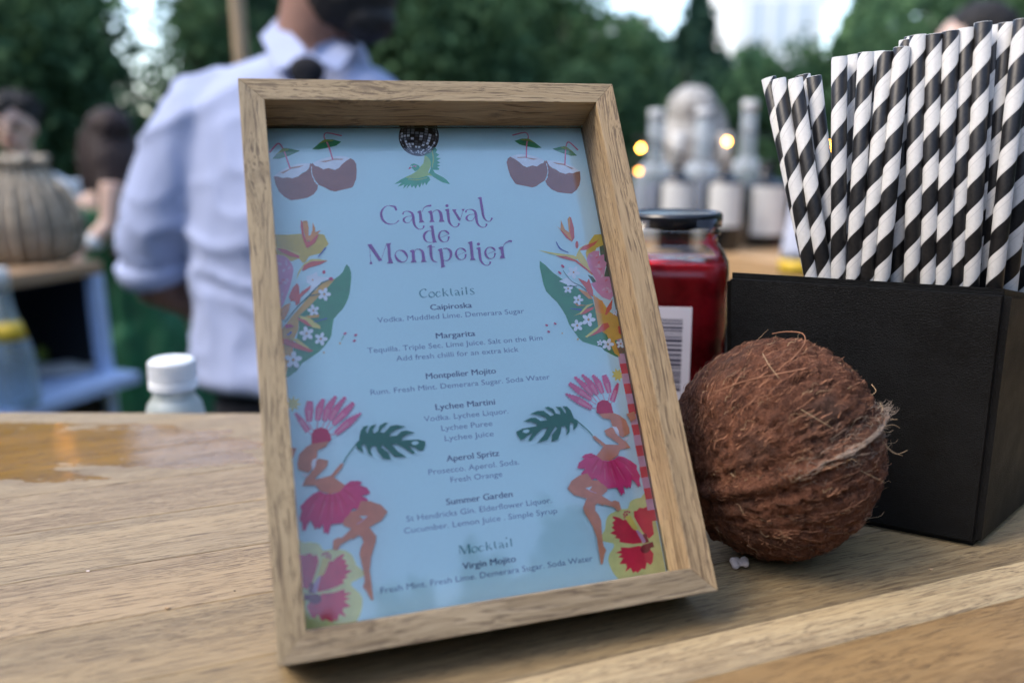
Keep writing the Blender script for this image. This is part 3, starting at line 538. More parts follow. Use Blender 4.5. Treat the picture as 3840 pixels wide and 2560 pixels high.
  ('palepink', 'p', '153,2218 147,2213 138,2213 130,2218 128,2225 133,2230 142,2230 150,2225'),
  ('palepink', 'p', '177,2253 170,2254 164,2262 162,2272 165,2278 172,2278 178,2270 180,2260'),
  ('palepink', 'p', '229,2525 222,2525 214,2531 211,2541 213,2549 220,2549 228,2542 231,2532'),
  ('palepink', 'p', '179,2281 174,2286 175,2297 180,2306 187,2308 191,2302 190,2292 185,2283'),
  ('pink', 'p', '154,2284 149,2289 148,2300 152,2309 158,2313 163,2308 164,2297 160,2287'),
  ('rose', 'p', '129,2243 133,2250 142,2253 151,2251 155,2246 152,2239 143,2236 133,2237'),
  ('palepink', 'p', '141,2451 143,2458 152,2464 161,2464 166,2458 164,2451 155,2446 146,2446'),
  ('pink', 'p', '152,2220 146,2217 137,2220 131,2227 130,2235 137,2238 146,2235 152,2228'),
  ('pink', 'p', '221,2532 214,2533 209,2542 207,2552 211,2559 217,2558 223,2549 225,2539'),
  ('palepink', 'p', '227,2497 221,2500 217,2510 219,2521 224,2526 230,2523 233,2513 232,2502'),
  ('red', 'p', '346,2835 357,2814 358,2729 372,2670 398,2669 444,2726 454,2713 427,2659 384,2628 365,2624 345,2704 339,2780'),
  ('orange', 'p', '356,2826 388,2825 393,2770 387,2711 402,2719 416,2752 423,2811 436,2768 434,2739 473,2750 398,2669 369,2682 359,2737'),
  ('yellow', 'p', '134,2651 242,2617 324,2580 315,2564 227,2616'),
  ('red', 'p', '172,2628 227,2618 312,2568 314,2548 253,2567 200,2598'),
  ('yellow', 'p', '341,2509 391,2540 444,2537 499,2522 397,2523 335,2489 301,2434 280,2394 299,2450'),
  ('red', 'p', '322,2457 340,2497 390,2523 499,2522 448,2496 379,2479 333,2456'),
  ('white', 'p', '348,2415 390,2429 421,2445 425,2411 448,2409 469,2400 492,2403 498,2382 444,2369 411,2322 367,2288 358,2309 376,2348 348,2370'),
  ('red', 'p', '224,2276 254,2339 285,2369 295,2345 294,2288 314,2311 376,2348 359,2317 299,2264 289,2224 266,2210 261,2242 232,2244'),
  ('darkgreen', 's', '188,2094 203,2112 224,2137 248,2166 271,2191 293,2213 315,2233 337,2253 358,2273 379,2294 399,2315 419,2334 437,2350 455,2361 473,2369 488,2375 498,2379', '183,2099 198,2117 219,2143 243,2171 266,2197 288,2219 309,2240 331,2260 352,2280 373,2301 394,2321 415,2340 434,2356 452,2367 471,2375 486,2381 497,2385'),
  ('darkgreen', 's', '355,2269 437,2281', '355,2276 437,2287'),
  ('crimson', 'p', '477,2439 476,2433 472,2429 468,2427 463,2427 459,2430 457,2434 456,2440 458,2446 461,2450 465,2453 470,2452 474,2450 477,2445'),
  ('crimson', 'p', '524,2386 522,2381 518,2377 512,2374 505,2375 499,2378 495,2382 494,2388 496,2394 501,2398 507,2400 514,2400 520,2397 523,2392'),
  ('orange', 'p', '394,2385 390,2381 384,2382 382,2386 385,2390 391,2390'),
  ('white', 'p', '500,2276 496,2268 486,2263 474,2264 464,2270 461,2278 466,2287 476,2291 488,2291 497,2285'),
  ('white', 'p', '465,2231 457,2233 450,2242 447,2254 450,2266 457,2272 465,2270 472,2261 475,2249 472,2237'),
  ('white', 'p', '416,2252 415,2261 421,2271 432,2279 443,2280 450,2275 451,2266 445,2255 434,2248 423,2247'),
  ('white', 'p', '421,2310 429,2314 440,2311 449,2303 453,2292 450,2283 442,2279 432,2282 423,2290 419,2301'),
  ('white', 'p', '473,2325 479,2318 479,2306 475,2294 466,2286 458,2285 452,2292 451,2304 456,2316 464,2324'),
  ('orange', 'p', '461,2278 458,2273 452,2273 449,2279 453,2285 459,2284'),
  ('white', 'p', '354,2129 350,2135 351,2146 356,2156 364,2162 372,2162 376,2155 375,2145 370,2134 362,2128'),
  ('white', 'p', '335,2175 339,2182 349,2185 359,2183 367,2176 369,2168 364,2161 355,2158 344,2160 337,2167'),
  ('white', 'p', '370,2211 377,2208 382,2199 384,2188 380,2178 374,2173 366,2176 361,2184 360,2196 363,2206'),
  ('white', 'p', '411,2186 411,2178 405,2170 395,2164 385,2165 379,2170 379,2178 386,2187 395,2192 405,2192'),
  ('white', 'p', '401,2136 394,2133 385,2137 378,2145 375,2155 378,2163 385,2165 394,2162 402,2154 404,2143'),
  ('orange', 'p', '380,2167 377,2162 371,2162 369,2167 372,2173 377,2172'),
  ('white', 'p', '294,1963 289,1971 289,1984 296,1996 305,2003 315,2003 320,1995 319,1982 313,1970 303,1962'),
  ('white', 'p', '270,2018 276,2027 287,2030 300,2028 309,2020 311,2010 306,2002 294,1999 282,2001 273,2009'),
  ('white', 'p', '312,2061 321,2058 327,2048 329,2034 325,2022 317,2016 308,2019 302,2030 300,2044 304,2056'),
  ('white', 'p', '362,2032 362,2022 355,2012 343,2006 331,2006 324,2012 324,2022 331,2032 343,2038 355,2038'),
  ('white', 'p', '351,1971 342,1968 331,1972 322,1982 319,1994 322,2004 331,2007 342,2003 351,1992 354,1980'),
  ('orange', 'p', '324,2009 321,2003 314,2003 311,2009 315,2015 322,2015'),
  ('white', 'p', '451,1962 446,1954 436,1949 425,1950 415,1956 412,1964 417,1972 427,1977 439,1976 448,1970'),
  ('white', 'p', '416,1919 408,1920 401,1929 399,1942 401,1953 408,1959 416,1957 423,1948 425,1936 423,1924'),
  ('white', 'p', '368,1940 367,1949 373,1958 383,1965 394,1966 401,1961 402,1952 396,1943 386,1936 375,1935'),
  ('white', 'p', '373,1996 381,1999 391,1997 400,1989 404,1978 402,1969 394,1965 384,1968 375,1976 371,1987'),
  ('white', 'p', '424,2009 430,2003 430,1991 425,1979 417,1972 409,1971 403,1978 403,1989 407,2001 415,2009'),
  ('orange', 'p', '412,1964 409,1959 403,1959 400,1965 404,1971 410,1970'),
  ('white', 'p', '246,1781 235,1781 224,1789 217,1803 217,1818 223,1827 234,1828 245,1819 252,1805 253,1791'),
  ('white', 'p', '181,1791 177,1802 181,1815 191,1827 204,1832 214,1828 218,1818 214,1804 204,1792 191,1787'),
  ('white', 'p', '169,1861 177,1868 191,1868 204,1861 213,1850 213,1838 204,1831 191,1831 177,1838 169,1849'),
  ('white', 'p', '227,1895 237,1889 241,1875 239,1859 231,1846 221,1843 212,1849 207,1863 210,1879 217,1891'),
  ('white', 'p', '275,1846 272,1834 261,1826 247,1823 234,1827 227,1836 230,1847 241,1856 256,1859 269,1855'),
  ('orange', 'p', '227,1834 223,1827 215,1828 212,1835 216,1842 224,1841'),
  ('amber', 'p', '314,2131 410,2137 405,2117 342,2114'),
  ('yellow', 'p', '279,2138 349,2113 410,2054 409,2034 359,2049 291,2105'),
  ('red', 'p', '263,2123 319,2103 359,2053 324,2064 276,2106'),
  ('blue', 's', '369,2082 459,2102', '368,2086 458,2110'),
  ('blue', 's', '439,2548 499,2615', '435,2552 492,2622'),
  ('blue', 's', '199,2002 227,2022', '194,2010 220,2033'),
  ('yellow', 'p', '203,1990 259,1974 319,1915 335,1895 263,1939'),
  ('red', 'p', '139,1991 195,1979 270,1935 353,1886 323,1880 233,1914 144,1960'),
  ('crimson', 'p', '184,2081 217,2083 244,2061 186,2054'),
  ('orange', 'p', '141,2170 190,2215 231,2228 216,2173 183,2113 148,2123'),
  ('crimson', 'p', '578,1995 576,1989 569,1984 560,1983 555,1987 557,1993 564,1998 573,1999'),
  ('crimson', 'p', '647,1978 645,1972 638,1967 629,1966 624,1970 626,1977 633,1982 642,1982'),
  ('crimson', 'p', '634,1940 633,1933 625,1928 617,1927 612,1931 613,1938 621,1943 629,1944'),
  ('leaf', 's', '538,1941 560,1975', '535,1943 556,1977'),
  ('amber', 'p', '534,1925 531,1920 525,1919 521,1923 522,1928 526,1932 532,1930'),
  ('amber', 'p', '424,1868 421,1864 416,1863 412,1867 412,1872 417,1875 422,1873'),
 ],
 'printed_bouquet.001':[
  ('darkgreen', 'p', '2506,2547 2542,2570 2586,2423 2599,2248 2486,2277 2529,2378 2499,2467'),
  ('darkgreen', 'p', '2369,2323 2405,2305 2440,2241 2396,2259'),
  ('mustard', 'p', '2429,2583 2484,2641 2540,2643 2582,2568 2479,2532 2434,2462 2384,2449 2385,2496'),
  ('leaf', 'p', '2017,2450 2055,2414 2103,2352 2147,2313 2190,2278 2230,2249 2272,2219 2327,2185 2373,2136 2378,2044 2377,1951 2397,1897 2428,1857 2478,1821 2522,1782 2544,1708 2535,1653 2464,1683 2389,1732 2379,1747 2371,1759 2305,1782 2236,1811 2209,1841 2194,1874 2173,1913 2155,1951 2150,1980 2143,2013 2122,2066 2094,2122 2058,2166 2026,2210 2014,2266 2012,2326 2008,2402'),
  ('yellow', 'p', '2319,2499 2346,2538 2406,2568 2519,2613 2424,2575 2371,2545 2345,2510 2381,2433 2406,2313 2380,2338 2337,2403 2302,2468'),
  ('red', 'p', '2342,2518 2371,2549 2490,2588 2517,2607 2468,2557 2398,2520'),
  ('pink', 'p', '2407,2487 2451,2509 2498,2507 2487,2468 2529,2478 2523,2426 2539,2409 2513,2355 2498,2300 2553,2297 2565,2234 2560,2171 2509,2112 2452,2139 2414,2187 2379,2252 2429,2265 2408,2321 2388,2385 2383,2441'),
  ('palepink', 'p', '2474,2293 2470,2299 2473,2311 2481,2320 2488,2322 2492,2316 2489,2305 2481,2295'),
  ('rose', 'p', '2484,2176 2488,2183 2498,2188 2510,2189 2515,2184 2512,2177 2501,2172 2489,2171'),
  ('pink', 'p', '2466,2343 2460,2338 2448,2336 2438,2339 2435,2346 2441,2352 2452,2353 2463,2350'),
  ('rose', 'p', '2488,2356 2481,2351 2470,2351 2460,2356 2458,2363 2465,2368 2476,2368 2486,2363'),
  ('pink', 'p', '2468,2257 2465,2263 2467,2274 2474,2284 2482,2286 2485,2280 2483,2269 2476,2259'),
  ('palepink', 'p', '2438,2382 2443,2389 2454,2394 2465,2394 2470,2389 2466,2382 2455,2377 2444,2377'),
  ('pink', 'p', '2462,2386 2455,2383 2444,2387 2438,2395 2438,2403 2446,2406 2456,2402 2463,2393'),
  ('pink', 'p', '2473,2394 2465,2394 2458,2402 2455,2412 2458,2420 2466,2419 2473,2412 2476,2401'),
  ('rose', 'p', '2491,2358 2483,2358 2476,2366 2474,2377 2477,2384 2485,2383 2492,2376 2495,2365'),
  ('rose', 'p', '2465,2400 2463,2407 2468,2418 2477,2426 2485,2427 2487,2420 2482,2409 2473,2401'),
  ('pink', 'p', '2441,2255 2439,2262 2444,2273 2453,2281 2460,2282 2463,2275 2458,2264 2449,2256'),
  ('palepink', 'p', '2477,2376 2469,2378 2463,2386 2461,2397 2465,2404 2473,2403 2479,2394 2481,2384'),
  ('rose', 'p', '2494,2259 2494,2267 2502,2276 2513,2282 2521,2280 2520,2273 2512,2263 2501,2258'),
  ('rose', 'p', '2458,2464 2460,2471 2470,2479 2481,2482 2488,2479 2486,2472 2476,2464 2465,2461'),
  ('pink', 'p', '2479,2365 2475,2371 2477,2383 2484,2393 2491,2396 2495,2390 2493,2378 2487,2368'),
  ('palepink', 'p', '2470,2318 2462,2319 2456,2328 2455,2339 2459,2346 2466,2344 2472,2336 2474,2325'),
  ('palepink', 'p', '2472,2339 2465,2336 2454,2340 2447,2347 2447,2355 2454,2358 2465,2355 2472,2347'),
  ('palepink', 'p', '2462,2447 2457,2453 2458,2464 2464,2475 2471,2479 2476,2473 2475,2462 2469,2451'),
  ('palepink', 'p', '2505,2169 2507,2176 2516,2184 2527,2188 2534,2185 2533,2178 2523,2170 2512,2166'),
  ('pink', 'p', '2468,2266 2471,2273 2481,2280 2492,2282 2499,2279 2496,2271 2486,2264 2474,2262'),
  ('palepink', 'p', '2502,2177 2503,2185 2512,2193 2523,2198 2530,2196 2529,2189 2520,2180 2509,2175'),
  ('rose', 'p', '2452,2450 2455,2457 2465,2464 2477,2466 2483,2462 2480,2455 2470,2448 2458,2446'),
  ('palepink', 'p', '2517,2197 2509,2194 2499,2198 2492,2206 2492,2214 2500,2216 2510,2213 2517,2204'),
  ('palepink', 'p', '2483,2377 2477,2372 2465,2372 2456,2377 2453,2384 2460,2389 2471,2389 2481,2384'),
  ('palepink', 'p', '2458,2190 2459,2198 2468,2206 2479,2211 2486,2209 2485,2201 2476,2193 2465,2188'),
  ('palepink', 'p', '2436,2463 2428,2460 2418,2464 2411,2472 2412,2480 2419,2482 2430,2479 2436,2470'),
  ('red', 'p', '2303,2782 2320,2790 2328,2700 2317,2620 2292,2588 2251,2622 2216,2688 2238,2679 2284,2629 2287,2701'),
  ('orange', 'p', '2191,2719 2221,2696 2236,2768 2254,2690 2282,2665 2290,2774 2310,2797 2311,2774 2289,2661 2296,2587 2256,2650'),
  ('red', 'p', '2339,2562 2336,2549 2330,2539 2324,2533 2319,2534 2315,2540 2313,2550 2314,2563 2318,2577 2323,2587 2329,2593 2335,2592 2339,2586 2340,2576'),
  ('yellow', 'p', '2015,2533 2130,2508 2281,2481 2316,2460 2305,2444 2201,2473 2098,2501'),
  ('red', 'p', '2145,2484 2225,2476 2304,2437 2370,2370 2403,2337 2414,2313 2367,2354 2287,2429 2199,2457'),
  ('blue', 's', '2165,2592 2167,2581 2171,2566 2176,2548 2185,2533 2200,2522 2218,2513 2236,2505 2248,2500', '2171,2595 2175,2584 2179,2569 2186,2554 2194,2541 2206,2530 2223,2520 2239,2511 2251,2505'),
  ('white', 'p', '2309,2331 2301,2324 2289,2321 2276,2324 2267,2333 2267,2342 2274,2350 2287,2353 2300,2349 2308,2341'),
  ('white', 'p', '2256,2292 2248,2296 2243,2307 2244,2321 2250,2332 2259,2337 2268,2333 2273,2322 2272,2309 2266,2297'),
  ('white', 'p', '2209,2325 2211,2335 2221,2344 2234,2349 2246,2348 2253,2342 2251,2332 2241,2322 2228,2317 2216,2318'),
  ('white', 'p', '2232,2385 2242,2387 2253,2382 2260,2371 2261,2359 2256,2350 2246,2347 2235,2352 2228,2363 2226,2375'),
  ('white', 'p', '2294,2389 2298,2380 2295,2368 2286,2356 2274,2349 2265,2350 2260,2359 2263,2371 2272,2383 2284,2390'),
  ('orange', 'p', '2267,2344 2262,2338 2255,2338 2253,2345 2257,2351 2265,2350'),
  ('white', 'p', '2137,2281 2203,2308 2270,2250 2267,2231 2186,2255'),
  ('white', 'p', '2210,2185 2203,2185 2196,2190 2192,2199 2192,2209 2197,2215 2205,2215 2212,2210 2216,2201 2215,2192'),
  ('white', 'p', '2165,2191 2163,2198 2167,2207 2175,2214 2184,2218 2191,2216 2193,2209 2189,2200 2181,2192 2172,2189'),
  ('white', 'p', '2162,2236 2168,2240 2177,2241 2186,2236 2191,2229 2191,2222 2184,2217 2175,2217 2166,2221 2161,2228'),
  ('white', 'p', '2204,2258 2210,2254 2212,2246 2210,2235 2204,2227 2196,2225 2191,2229 2188,2238 2191,2248 2197,2256'),
  ('white', 'p', '2234,2227 2232,2220 2224,2214 2213,2212 2204,2215 2201,2221 2203,2228 2211,2234 2222,2236 2231,2233'),
  ('orange', 'p', '2200,2219 2197,2215 2192,2215 2190,2220 2193,2224 2199,2224'),
  ('crimson', 'p', '2195,2385 2186,2383 2176,2389 2171,2400 2173,2408 2182,2410 2192,2404 2197,2394'),
  ('crimson', 'p', '2163,2334 2155,2333 2146,2340 2140,2350 2141,2358 2149,2359 2159,2352 2164,2342'),
  ('darkgreen', 's', '2180,2363 2184,2354 2189,2342 2195,2328 2203,2315 2210,2302 2219,2289 2229,2277 2240,2265 2253,2255 2268,2247 2283,2239 2296,2230 2307,2220 2319,2208 2328,2198 2335,2190', '2184,2365 2188,2356 2193,2344 2199,2330 2207,2317 2215,2305 2223,2292 2233,2280 2244,2269 2257,2260 2272,2252 2287,2244 2300,2236 2312,2224 2323,2212 2332,2201 2339,2194'),
  ('darkgreen', 's', '2168,2237 2267,2232', '2169,2243 2268,2237'),
  ('red', 'p', '2283,2300 2350,2261 2371,2291 2384,2197 2382,2143 2347,2160 2327,2224'),
  ('amber', 'p', '2379,2166 2444,2100 2484,2021 2572,1953 2570,1824 2479,1800 2500,1671 2460,1704 2427,1849 2373,1891 2375,2066'),
  ('orange', 'p', '2382,2143 2446,2108 2442,2008 2382,2020'),
  ('red', 'p', '2441,2000 2466,2053 2526,2119 2503,2043 2456,1999'),
  ('yellow', 'p', '2258,1846 2326,1887 2413,1937 2357,1884 2271,1837'),
  ('red', 'p', '2288,1844 2357,1884 2412,1934 2452,1939 2461,1907 2417,1880 2336,1856'),
  ('yellow', 'p', '2203,2009 2253,2028 2317,2085 2373,2093 2313,2062 2259,2020'),
  ('red', 'p', '2250,2013 2304,2055 2368,2067 2357,2048 2289,2018'),
  ('orange', 'p', '2212,2119 2249,2093 2316,2081 2240,2082'),
  ('orange', 'p', '2271,2215 2335,2184 2372,2128 2341,2130 2296,2179'),
  ('blue', 's', '2183,2065 2266,2043', '2184,2069 2270,2057'),
  ('white', 'p', '2297,2125 2293,2118 2283,2114 2272,2115 2263,2120 2261,2127 2266,2134 2276,2138 2287,2137 2295,2132'),
  ('white', 'p', '2261,2087 2253,2088 2248,2096 2246,2107 2249,2117 2256,2122 2264,2120 2270,2113 2271,2102 2268,2092'),
  ('white', 'p', '2217,2105 2217,2113 2223,2121 2234,2127 2244,2128 2250,2124 2250,2116 2244,2108 2234,2102 2224,2101'),
  ('white', 'p', '2226,2154 2234,2157 2243,2155 2251,2148 2254,2139 2251,2131 2244,2128 2234,2130 2226,2137 2223,2146'),
  ('white', 'p', '2276,2166 2280,2161 2280,2150 2275,2140 2266,2133 2258,2133 2253,2139 2254,2149 2259,2159 2267,2166'),
  ('orange', 'p', '2261,2127 2257,2122 2252,2123 2250,2128 2253,2132 2259,2132'),
  ('white', 'p', '2362,1968 2356,1959 2343,1954 2328,1955 2318,1961 2315,1971 2321,1980 2334,1985 2348,1984 2359,1977'),
  ('white', 'p', '2315,1919 2305,1921 2297,1931 2295,1945 2300,1958 2308,1964 2318,1962 2326,1952 2328,1938 2324,1926'),
  ('white', 'p', '2258,1943 2258,1953 2266,1964 2279,1972 2292,1973 2301,1967 2301,1957 2292,1946 2279,1939 2266,1937'),
  ('white', 'p', '2269,2006 2279,2010 2292,2007 2302,1998 2306,1986 2302,1976 2292,1972 2280,1975 2270,1984 2266,1996'),
  ('white', 'p', '2334,2021 2340,2014 2339,2001 2332,1987 2322,1979 2311,1978 2305,1986 2305,1999 2312,2012 2323,2021'),
  ('orange', 'p', '2315,1971 2310,1965 2303,1965 2300,1972 2305,1978 2312,1977'),
  ('white', 'p', '2185,1891 2180,1898 2182,1910 2189,1921 2200,1927 2209,1927 2213,1919 2212,1908 2204,1897 2194,1891'),
  ('white', 'p', '2166,1941 2172,1948 2184,1951 2196,1949 2205,1942 2206,1934 2200,1926 2188,1923 2176,1925 2168,1932'),
  ('white', 'p', '2211,1979 2220,1976 2225,1967 2225,1954 2221,1944 2212,1939 2204,1942 2198,1951 2198,1964 2203,1974'),
  ('white', 'p', '2258,1953 2257,1944 2249,1935 2237,1929 2225,1929 2219,1935 2220,1944 2228,1953 2240,1959 2252,1958'),
  ('white', 'p', '2242,1898 2233,1895 2222,1899 2214,1908 2212,1919 2216,1928 2225,1930 2236,1926 2244,1917 2246,1906'),
  ('orange', 'p', '2219,1932 2215,1927 2208,1927 2206,1933 2210,1938 2217,1938'),
  ('white', 'p', '2468,1771 2463,1763 2451,1759 2438,1760 2429,1766 2427,1774 2432,1782 2444,1786 2456,1785 2466,1779'),
  ('white', 'p', '2426,1729 2417,1731 2411,1739 2409,1752 2413,1763 2421,1768 2430,1766 2436,1758 2438,1746 2434,1735'),
  ('white', 'p', '2376,1750 2376,1759 2383,1768 2395,1775 2407,1776 2414,1771 2414,1762 2407,1753 2395,1746 2383,1745'),
  ('white', 'p', '2387,1805 2395,1809 2407,1806 2415,1798 2419,1787 2416,1779 2407,1775 2396,1778 2387,1786 2383,1796'),
  ('white', 'p', '2444,1818 2449,1811 2449,1800 2442,1788 2433,1781 2423,1780 2418,1787 2418,1798 2425,1810 2434,1817'),
  ('orange', 'p', '2427,1774 2422,1769 2416,1769 2414,1775 2418,1780 2424,1780'),
  ('white', 'p', '2534,1739 2527,1738 2520,1743 2516,1752 2517,1761 2522,1766 2529,1767 2536,1761 2540,1753 2539,1744'),
  ('white', 'p', '2491,1744 2489,1751 2493,1759 2500,1766 2509,1769 2516,1767 2518,1760 2514,1752 2506,1745 2497,1742'),
  ('white', 'p', '2488,1786 2494,1791 2503,1791 2512,1787 2516,1780 2516,1773 2509,1768 2500,1768 2492,1773 2487,1779'),
  ('white', 'p', '2529,1807 2535,1803 2537,1795 2534,1785 2528,1778 2521,1776 2516,1779 2514,1788 2516,1797 2522,1805'),
  ('white', 'p', '2558,1777 2555,1770 2548,1765 2537,1763 2529,1766 2525,1772 2528,1778 2536,1784 2546,1785 2555,1783'),
  ('orange', 'p', '2525,1770 2522,1766 2517,1767 2515,1771 2518,1775 2523,1775'),
  ('white', 'p', '2371,1769 2366,1769 2362,1772 2359,1778 2360,1783 2363,1787 2368,1787 2372,1784 2375,1778 2374,1773'),
  ('white', 'p', '2342,1773 2341,1777 2344,1782 2349,1787 2355,1789 2359,1788 2360,1783 2358,1778 2353,1773 2347,1771'),
  ('white', 'p', '2340,1801 2344,1803 2350,1804 2356,1801 2359,1796 2359,1792 2355,1789 2349,1789 2343,1791 2340,1796'),
  ('white', 'p', '2368,1814 2371,1812 2373,1806 2371,1800 2367,1795 2362,1793 2359,1796 2357,1801 2359,1808 2363,1813'),
  ('white', 'p', '2387,1794 2385,1790 2380,1786 2373,1785 2367,1787 2365,1791 2367,1795 2372,1799 2379,1800 2384,1798'),
  ('orange', 'p', '2365,1790 2363,1787 2359,1787 2358,1790 2360,1793 2364,1793'),
  ('white', 'p', '2548,2009 2546,2005 2540,2003 2534,2003 2529,2006 2528,2010 2531,2014 2536,2016 2543,2016 2547,2013'),
  ('white', 'p', '2528,1988 2523,1989 2520,1993 2519,1999 2521,2004 2525,2007 2529,2006 2533,2002 2533,1996 2531,1991'),
  ('white', 'p', '2503,1998 2503,2002 2506,2007 2512,2010 2518,2011 2522,2009 2522,2004 2518,1999 2512,1996 2506,1996'),
  ('white', 'p', '2508,2025 2512,2027 2518,2026 2522,2022 2524,2017 2522,2012 2518,2010 2512,2012 2508,2016 2506,2021'),
  ('white', 'p', '2536,2032 2539,2029 2539,2023 2536,2017 2531,2014 2526,2013 2523,2017 2524,2022 2527,2028 2532,2032'),
  ('orange', 'p', '2528,2010 2526,2007 2522,2008 2521,2011 2523,2013 2527,2013'),
  ('red', 'p', '2523,1903 2585,1899 2572,1816 2520,1850'),
  ('crimson', 'p', '1992,1945 1986,1941 1978,1943 1972,1949 1972,1955 1978,1958 1986,1956 1992,1951'),
  ('crimson', 'p', '2057,1952 2051,1949 2043,1951 2037,1956 2037,1963 2043,1966 2051,1964 2057,1958'),
  ('crimson', 'p', '1999,1896 1993,1893 1985,1894 1979,1900 1979,1906 1984,1909 1993,1908 1999,1902'),
  ('amber', 'p', '2205,1828 2201,1822 2194,1821 2190,1826 2191,1832 2197,1836 2203,1834'),
  ('amber', 'p', '2094,1881 2091,1877 2085,1877 2081,1880 2082,1884 2087,1886 2092,1884'),
 ],
 'printed_dancer':[
  ('yellow', 'p', '245,1535 219,1529 224,1501 202,1516 187,1493 181,1520 155,1515 169,1539 147,1555 173,1561 168,1588 190,1573 205,1597 211,1569 237,1575 223,1551'),
  ('rose', 's', '280,1414 305,1356', '285,1416 310,1358'),
  ('rose', 's', '337,1423 329,1369', '342,1422 334,1368'),
  ('rose', 's', '383,1413 363,1373', '387,1410 367,1370'),
  ('rose', 's', '416,1410 388,1364', '420,1407 393,1361'),
  ('rose', 's', '430,1374 398,1350', '433,1370 401,1345'),
  ('rose', 's', '443,1325 410,1322', '444,1319 410,1316'),
  ('rose', 's', '273,1355 297,1328', '276,1359 301,1332'),
  ('magenta', 's', '202,1483 205,1473 209,1458 214,1442 221,1425 230,1405 242,1382 253,1361 261,1346', '209,1487 216,1479 226,1469 237,1456 249,1442 261,1424 274,1402 286,1381 295,1367'),
  ('rose', 's', '225,1427 272,1353', '244,1439 283,1360'),
  ('magenta', 'p', '212,1485 217,1491 216,1477'),
  ('magenta', 'p', '203,1479 195,1477 207,1471'),
  ('magenta', 'p', '219,1477 224,1483 223,1469'),
  ('magenta', 'p', '206,1469 198,1467 210,1461'),
  ('magenta', 'p', '227,1468 233,1474 232,1459'),
  ('magenta', 'p', '210,1457 202,1454 214,1448'),
  ('magenta', 'p', '236,1457 242,1463 241,1449'),
  ('magenta', 'p', '214,1443 206,1441 219,1435'),
  ('magenta', 'p', '245,1445 251,1451 250,1437'),
  ('magenta', 'p', '220,1430 212,1427 224,1421'),
  ('magenta', 'p', '254,1431 260,1437 259,1423'),
  ('magenta', 'p', '227,1414 219,1412 232,1406'),
  ('magenta', 'p', '265,1414 271,1420 270,1405'),
  ('magenta', 'p', '236,1396 229,1394 241,1388'),
  ('magenta', 'p', '275,1396 281,1402 280,1388'),
  ('magenta', 'p', '246,1378 238,1376 251,1370'),
  ('magenta', 'p', '284,1381 290,1387 289,1372'),
  ('magenta', 'p', '254,1362 247,1360 259,1354'),
  ('magenta', 's', '287,1555 283,1545 276,1530 270,1512 266,1494 265,1474 267,1452 269,1433 271,1419', '317,1549 318,1538 319,1521 319,1503 318,1487 315,1468 310,1448 305,1429 301,1416'),
  ('rose', 's', '281,1491 280,1418', '303,1489 293,1417'),
  ('magenta', 'p', '317,1546 325,1546 315,1536'),
  ('magenta', 'p', '286,1552 279,1556 285,1542'),
  ('magenta', 'p', '317,1534 325,1534 315,1524'),
  ('magenta', 'p', '282,1541 274,1544 280,1531'),
  ('magenta', 'p', '317,1520 326,1520 316,1510'),
  ('magenta', 'p', '277,1527 269,1531 275,1518'),
  ('magenta', 'p', '317,1505 325,1506 316,1496'),
  ('magenta', 'p', '272,1513 264,1516 271,1503'),
  ('magenta', 'p', '316,1492 324,1493 315,1482'),
  ('magenta', 'p', '269,1498 261,1501 268,1489'),
  ('magenta', 'p', '314,1478 322,1479 313,1468'),
  ('magenta', 'p', '268,1483 260,1485 267,1473'),
  ('magenta', 'p', '310,1461 318,1463 309,1452'),
  ('magenta', 'p', '269,1465 261,1468 268,1456'),
  ('magenta', 'p', '306,1445 314,1447 305,1436'),
  ('magenta', 'p', '270,1448 263,1451 270,1439'),
  ('magenta', 'p', '302,1431 310,1433 302,1422'),
  ('magenta', 'p', '272,1434 264,1437 271,1424'),
  ('magenta', 's', '384,1562 375,1553 362,1541 348,1525 337,1507 331,1484 328,1460 327,1438 326,1423', '395,1555 393,1542 389,1525 386,1506 381,1489 375,1471 366,1450 358,1430 352,1416'),
  ('rose', 's', '348,1501 333,1421', '370,1495 345,1418'),
  ('magenta', 'p', '395,1550 403,1548 390,1541'),
  ('magenta', 'p', '380,1559 374,1565 375,1550'),
  ('magenta', 'p', '392,1537 400,1535 387,1528'),
  ('magenta', 'p', '371,1550 365,1556 366,1541'),
  ('magenta', 'p', '388,1522 396,1520 384,1514'),
  ('magenta', 'p', '360,1539 354,1545 355,1530'),
  ('magenta', 'p', '385,1507 393,1506 381,1499'),
  ('magenta', 'p', '349,1525 343,1531 345,1517'),
  ('magenta', 'p', '381,1494 389,1493 377,1485'),
  ('magenta', 'p', '341,1510 334,1515 337,1501'),
  ('magenta', 'p', '375,1480 384,1480 373,1471'),
  ('magenta', 'p', '335,1493 328,1497 333,1484'),
  ('magenta', 'p', '369,1464 377,1463 367,1454'),
  ('magenta', 'p', '332,1474 325,1478 330,1464'),
  ('magenta', 'p', '362,1447 370,1447 360,1437'),
  ('magenta', 'p', '330,1455 323,1459 328,1445'),
  ('magenta', 'p', '356,1432 364,1432 354,1422'),
  ('magenta', 'p', '329,1438 322,1442 327,1429'),
  ('magenta', 's', '464,1573 450,1560 430,1542 408,1520 391,1498 381,1475 375,1451 372,1431 369,1417', '475,1564 466,1547 455,1522 442,1495 432,1473 422,1455 411,1436 401,1419 394,1407'),
  ('rose', 's', '401,1490 376,1414', '422,1481 388,1409'),
  ('magenta', 'p', '470,1556 478,1552 465,1548'),
  ('magenta', 'p', '457,1566 452,1573 451,1559'),
  ('magenta', 'p', '461,1537 469,1534 456,1529'),
  ('magenta', 'p', '442,1552 437,1559 436,1545'),
  ('magenta', 'p', '451,1516 459,1513 445,1508'),
  ('magenta', 'p', '425,1536 420,1543 419,1528'),
  ('magenta', 'p', '441,1496 448,1493 435,1487'),
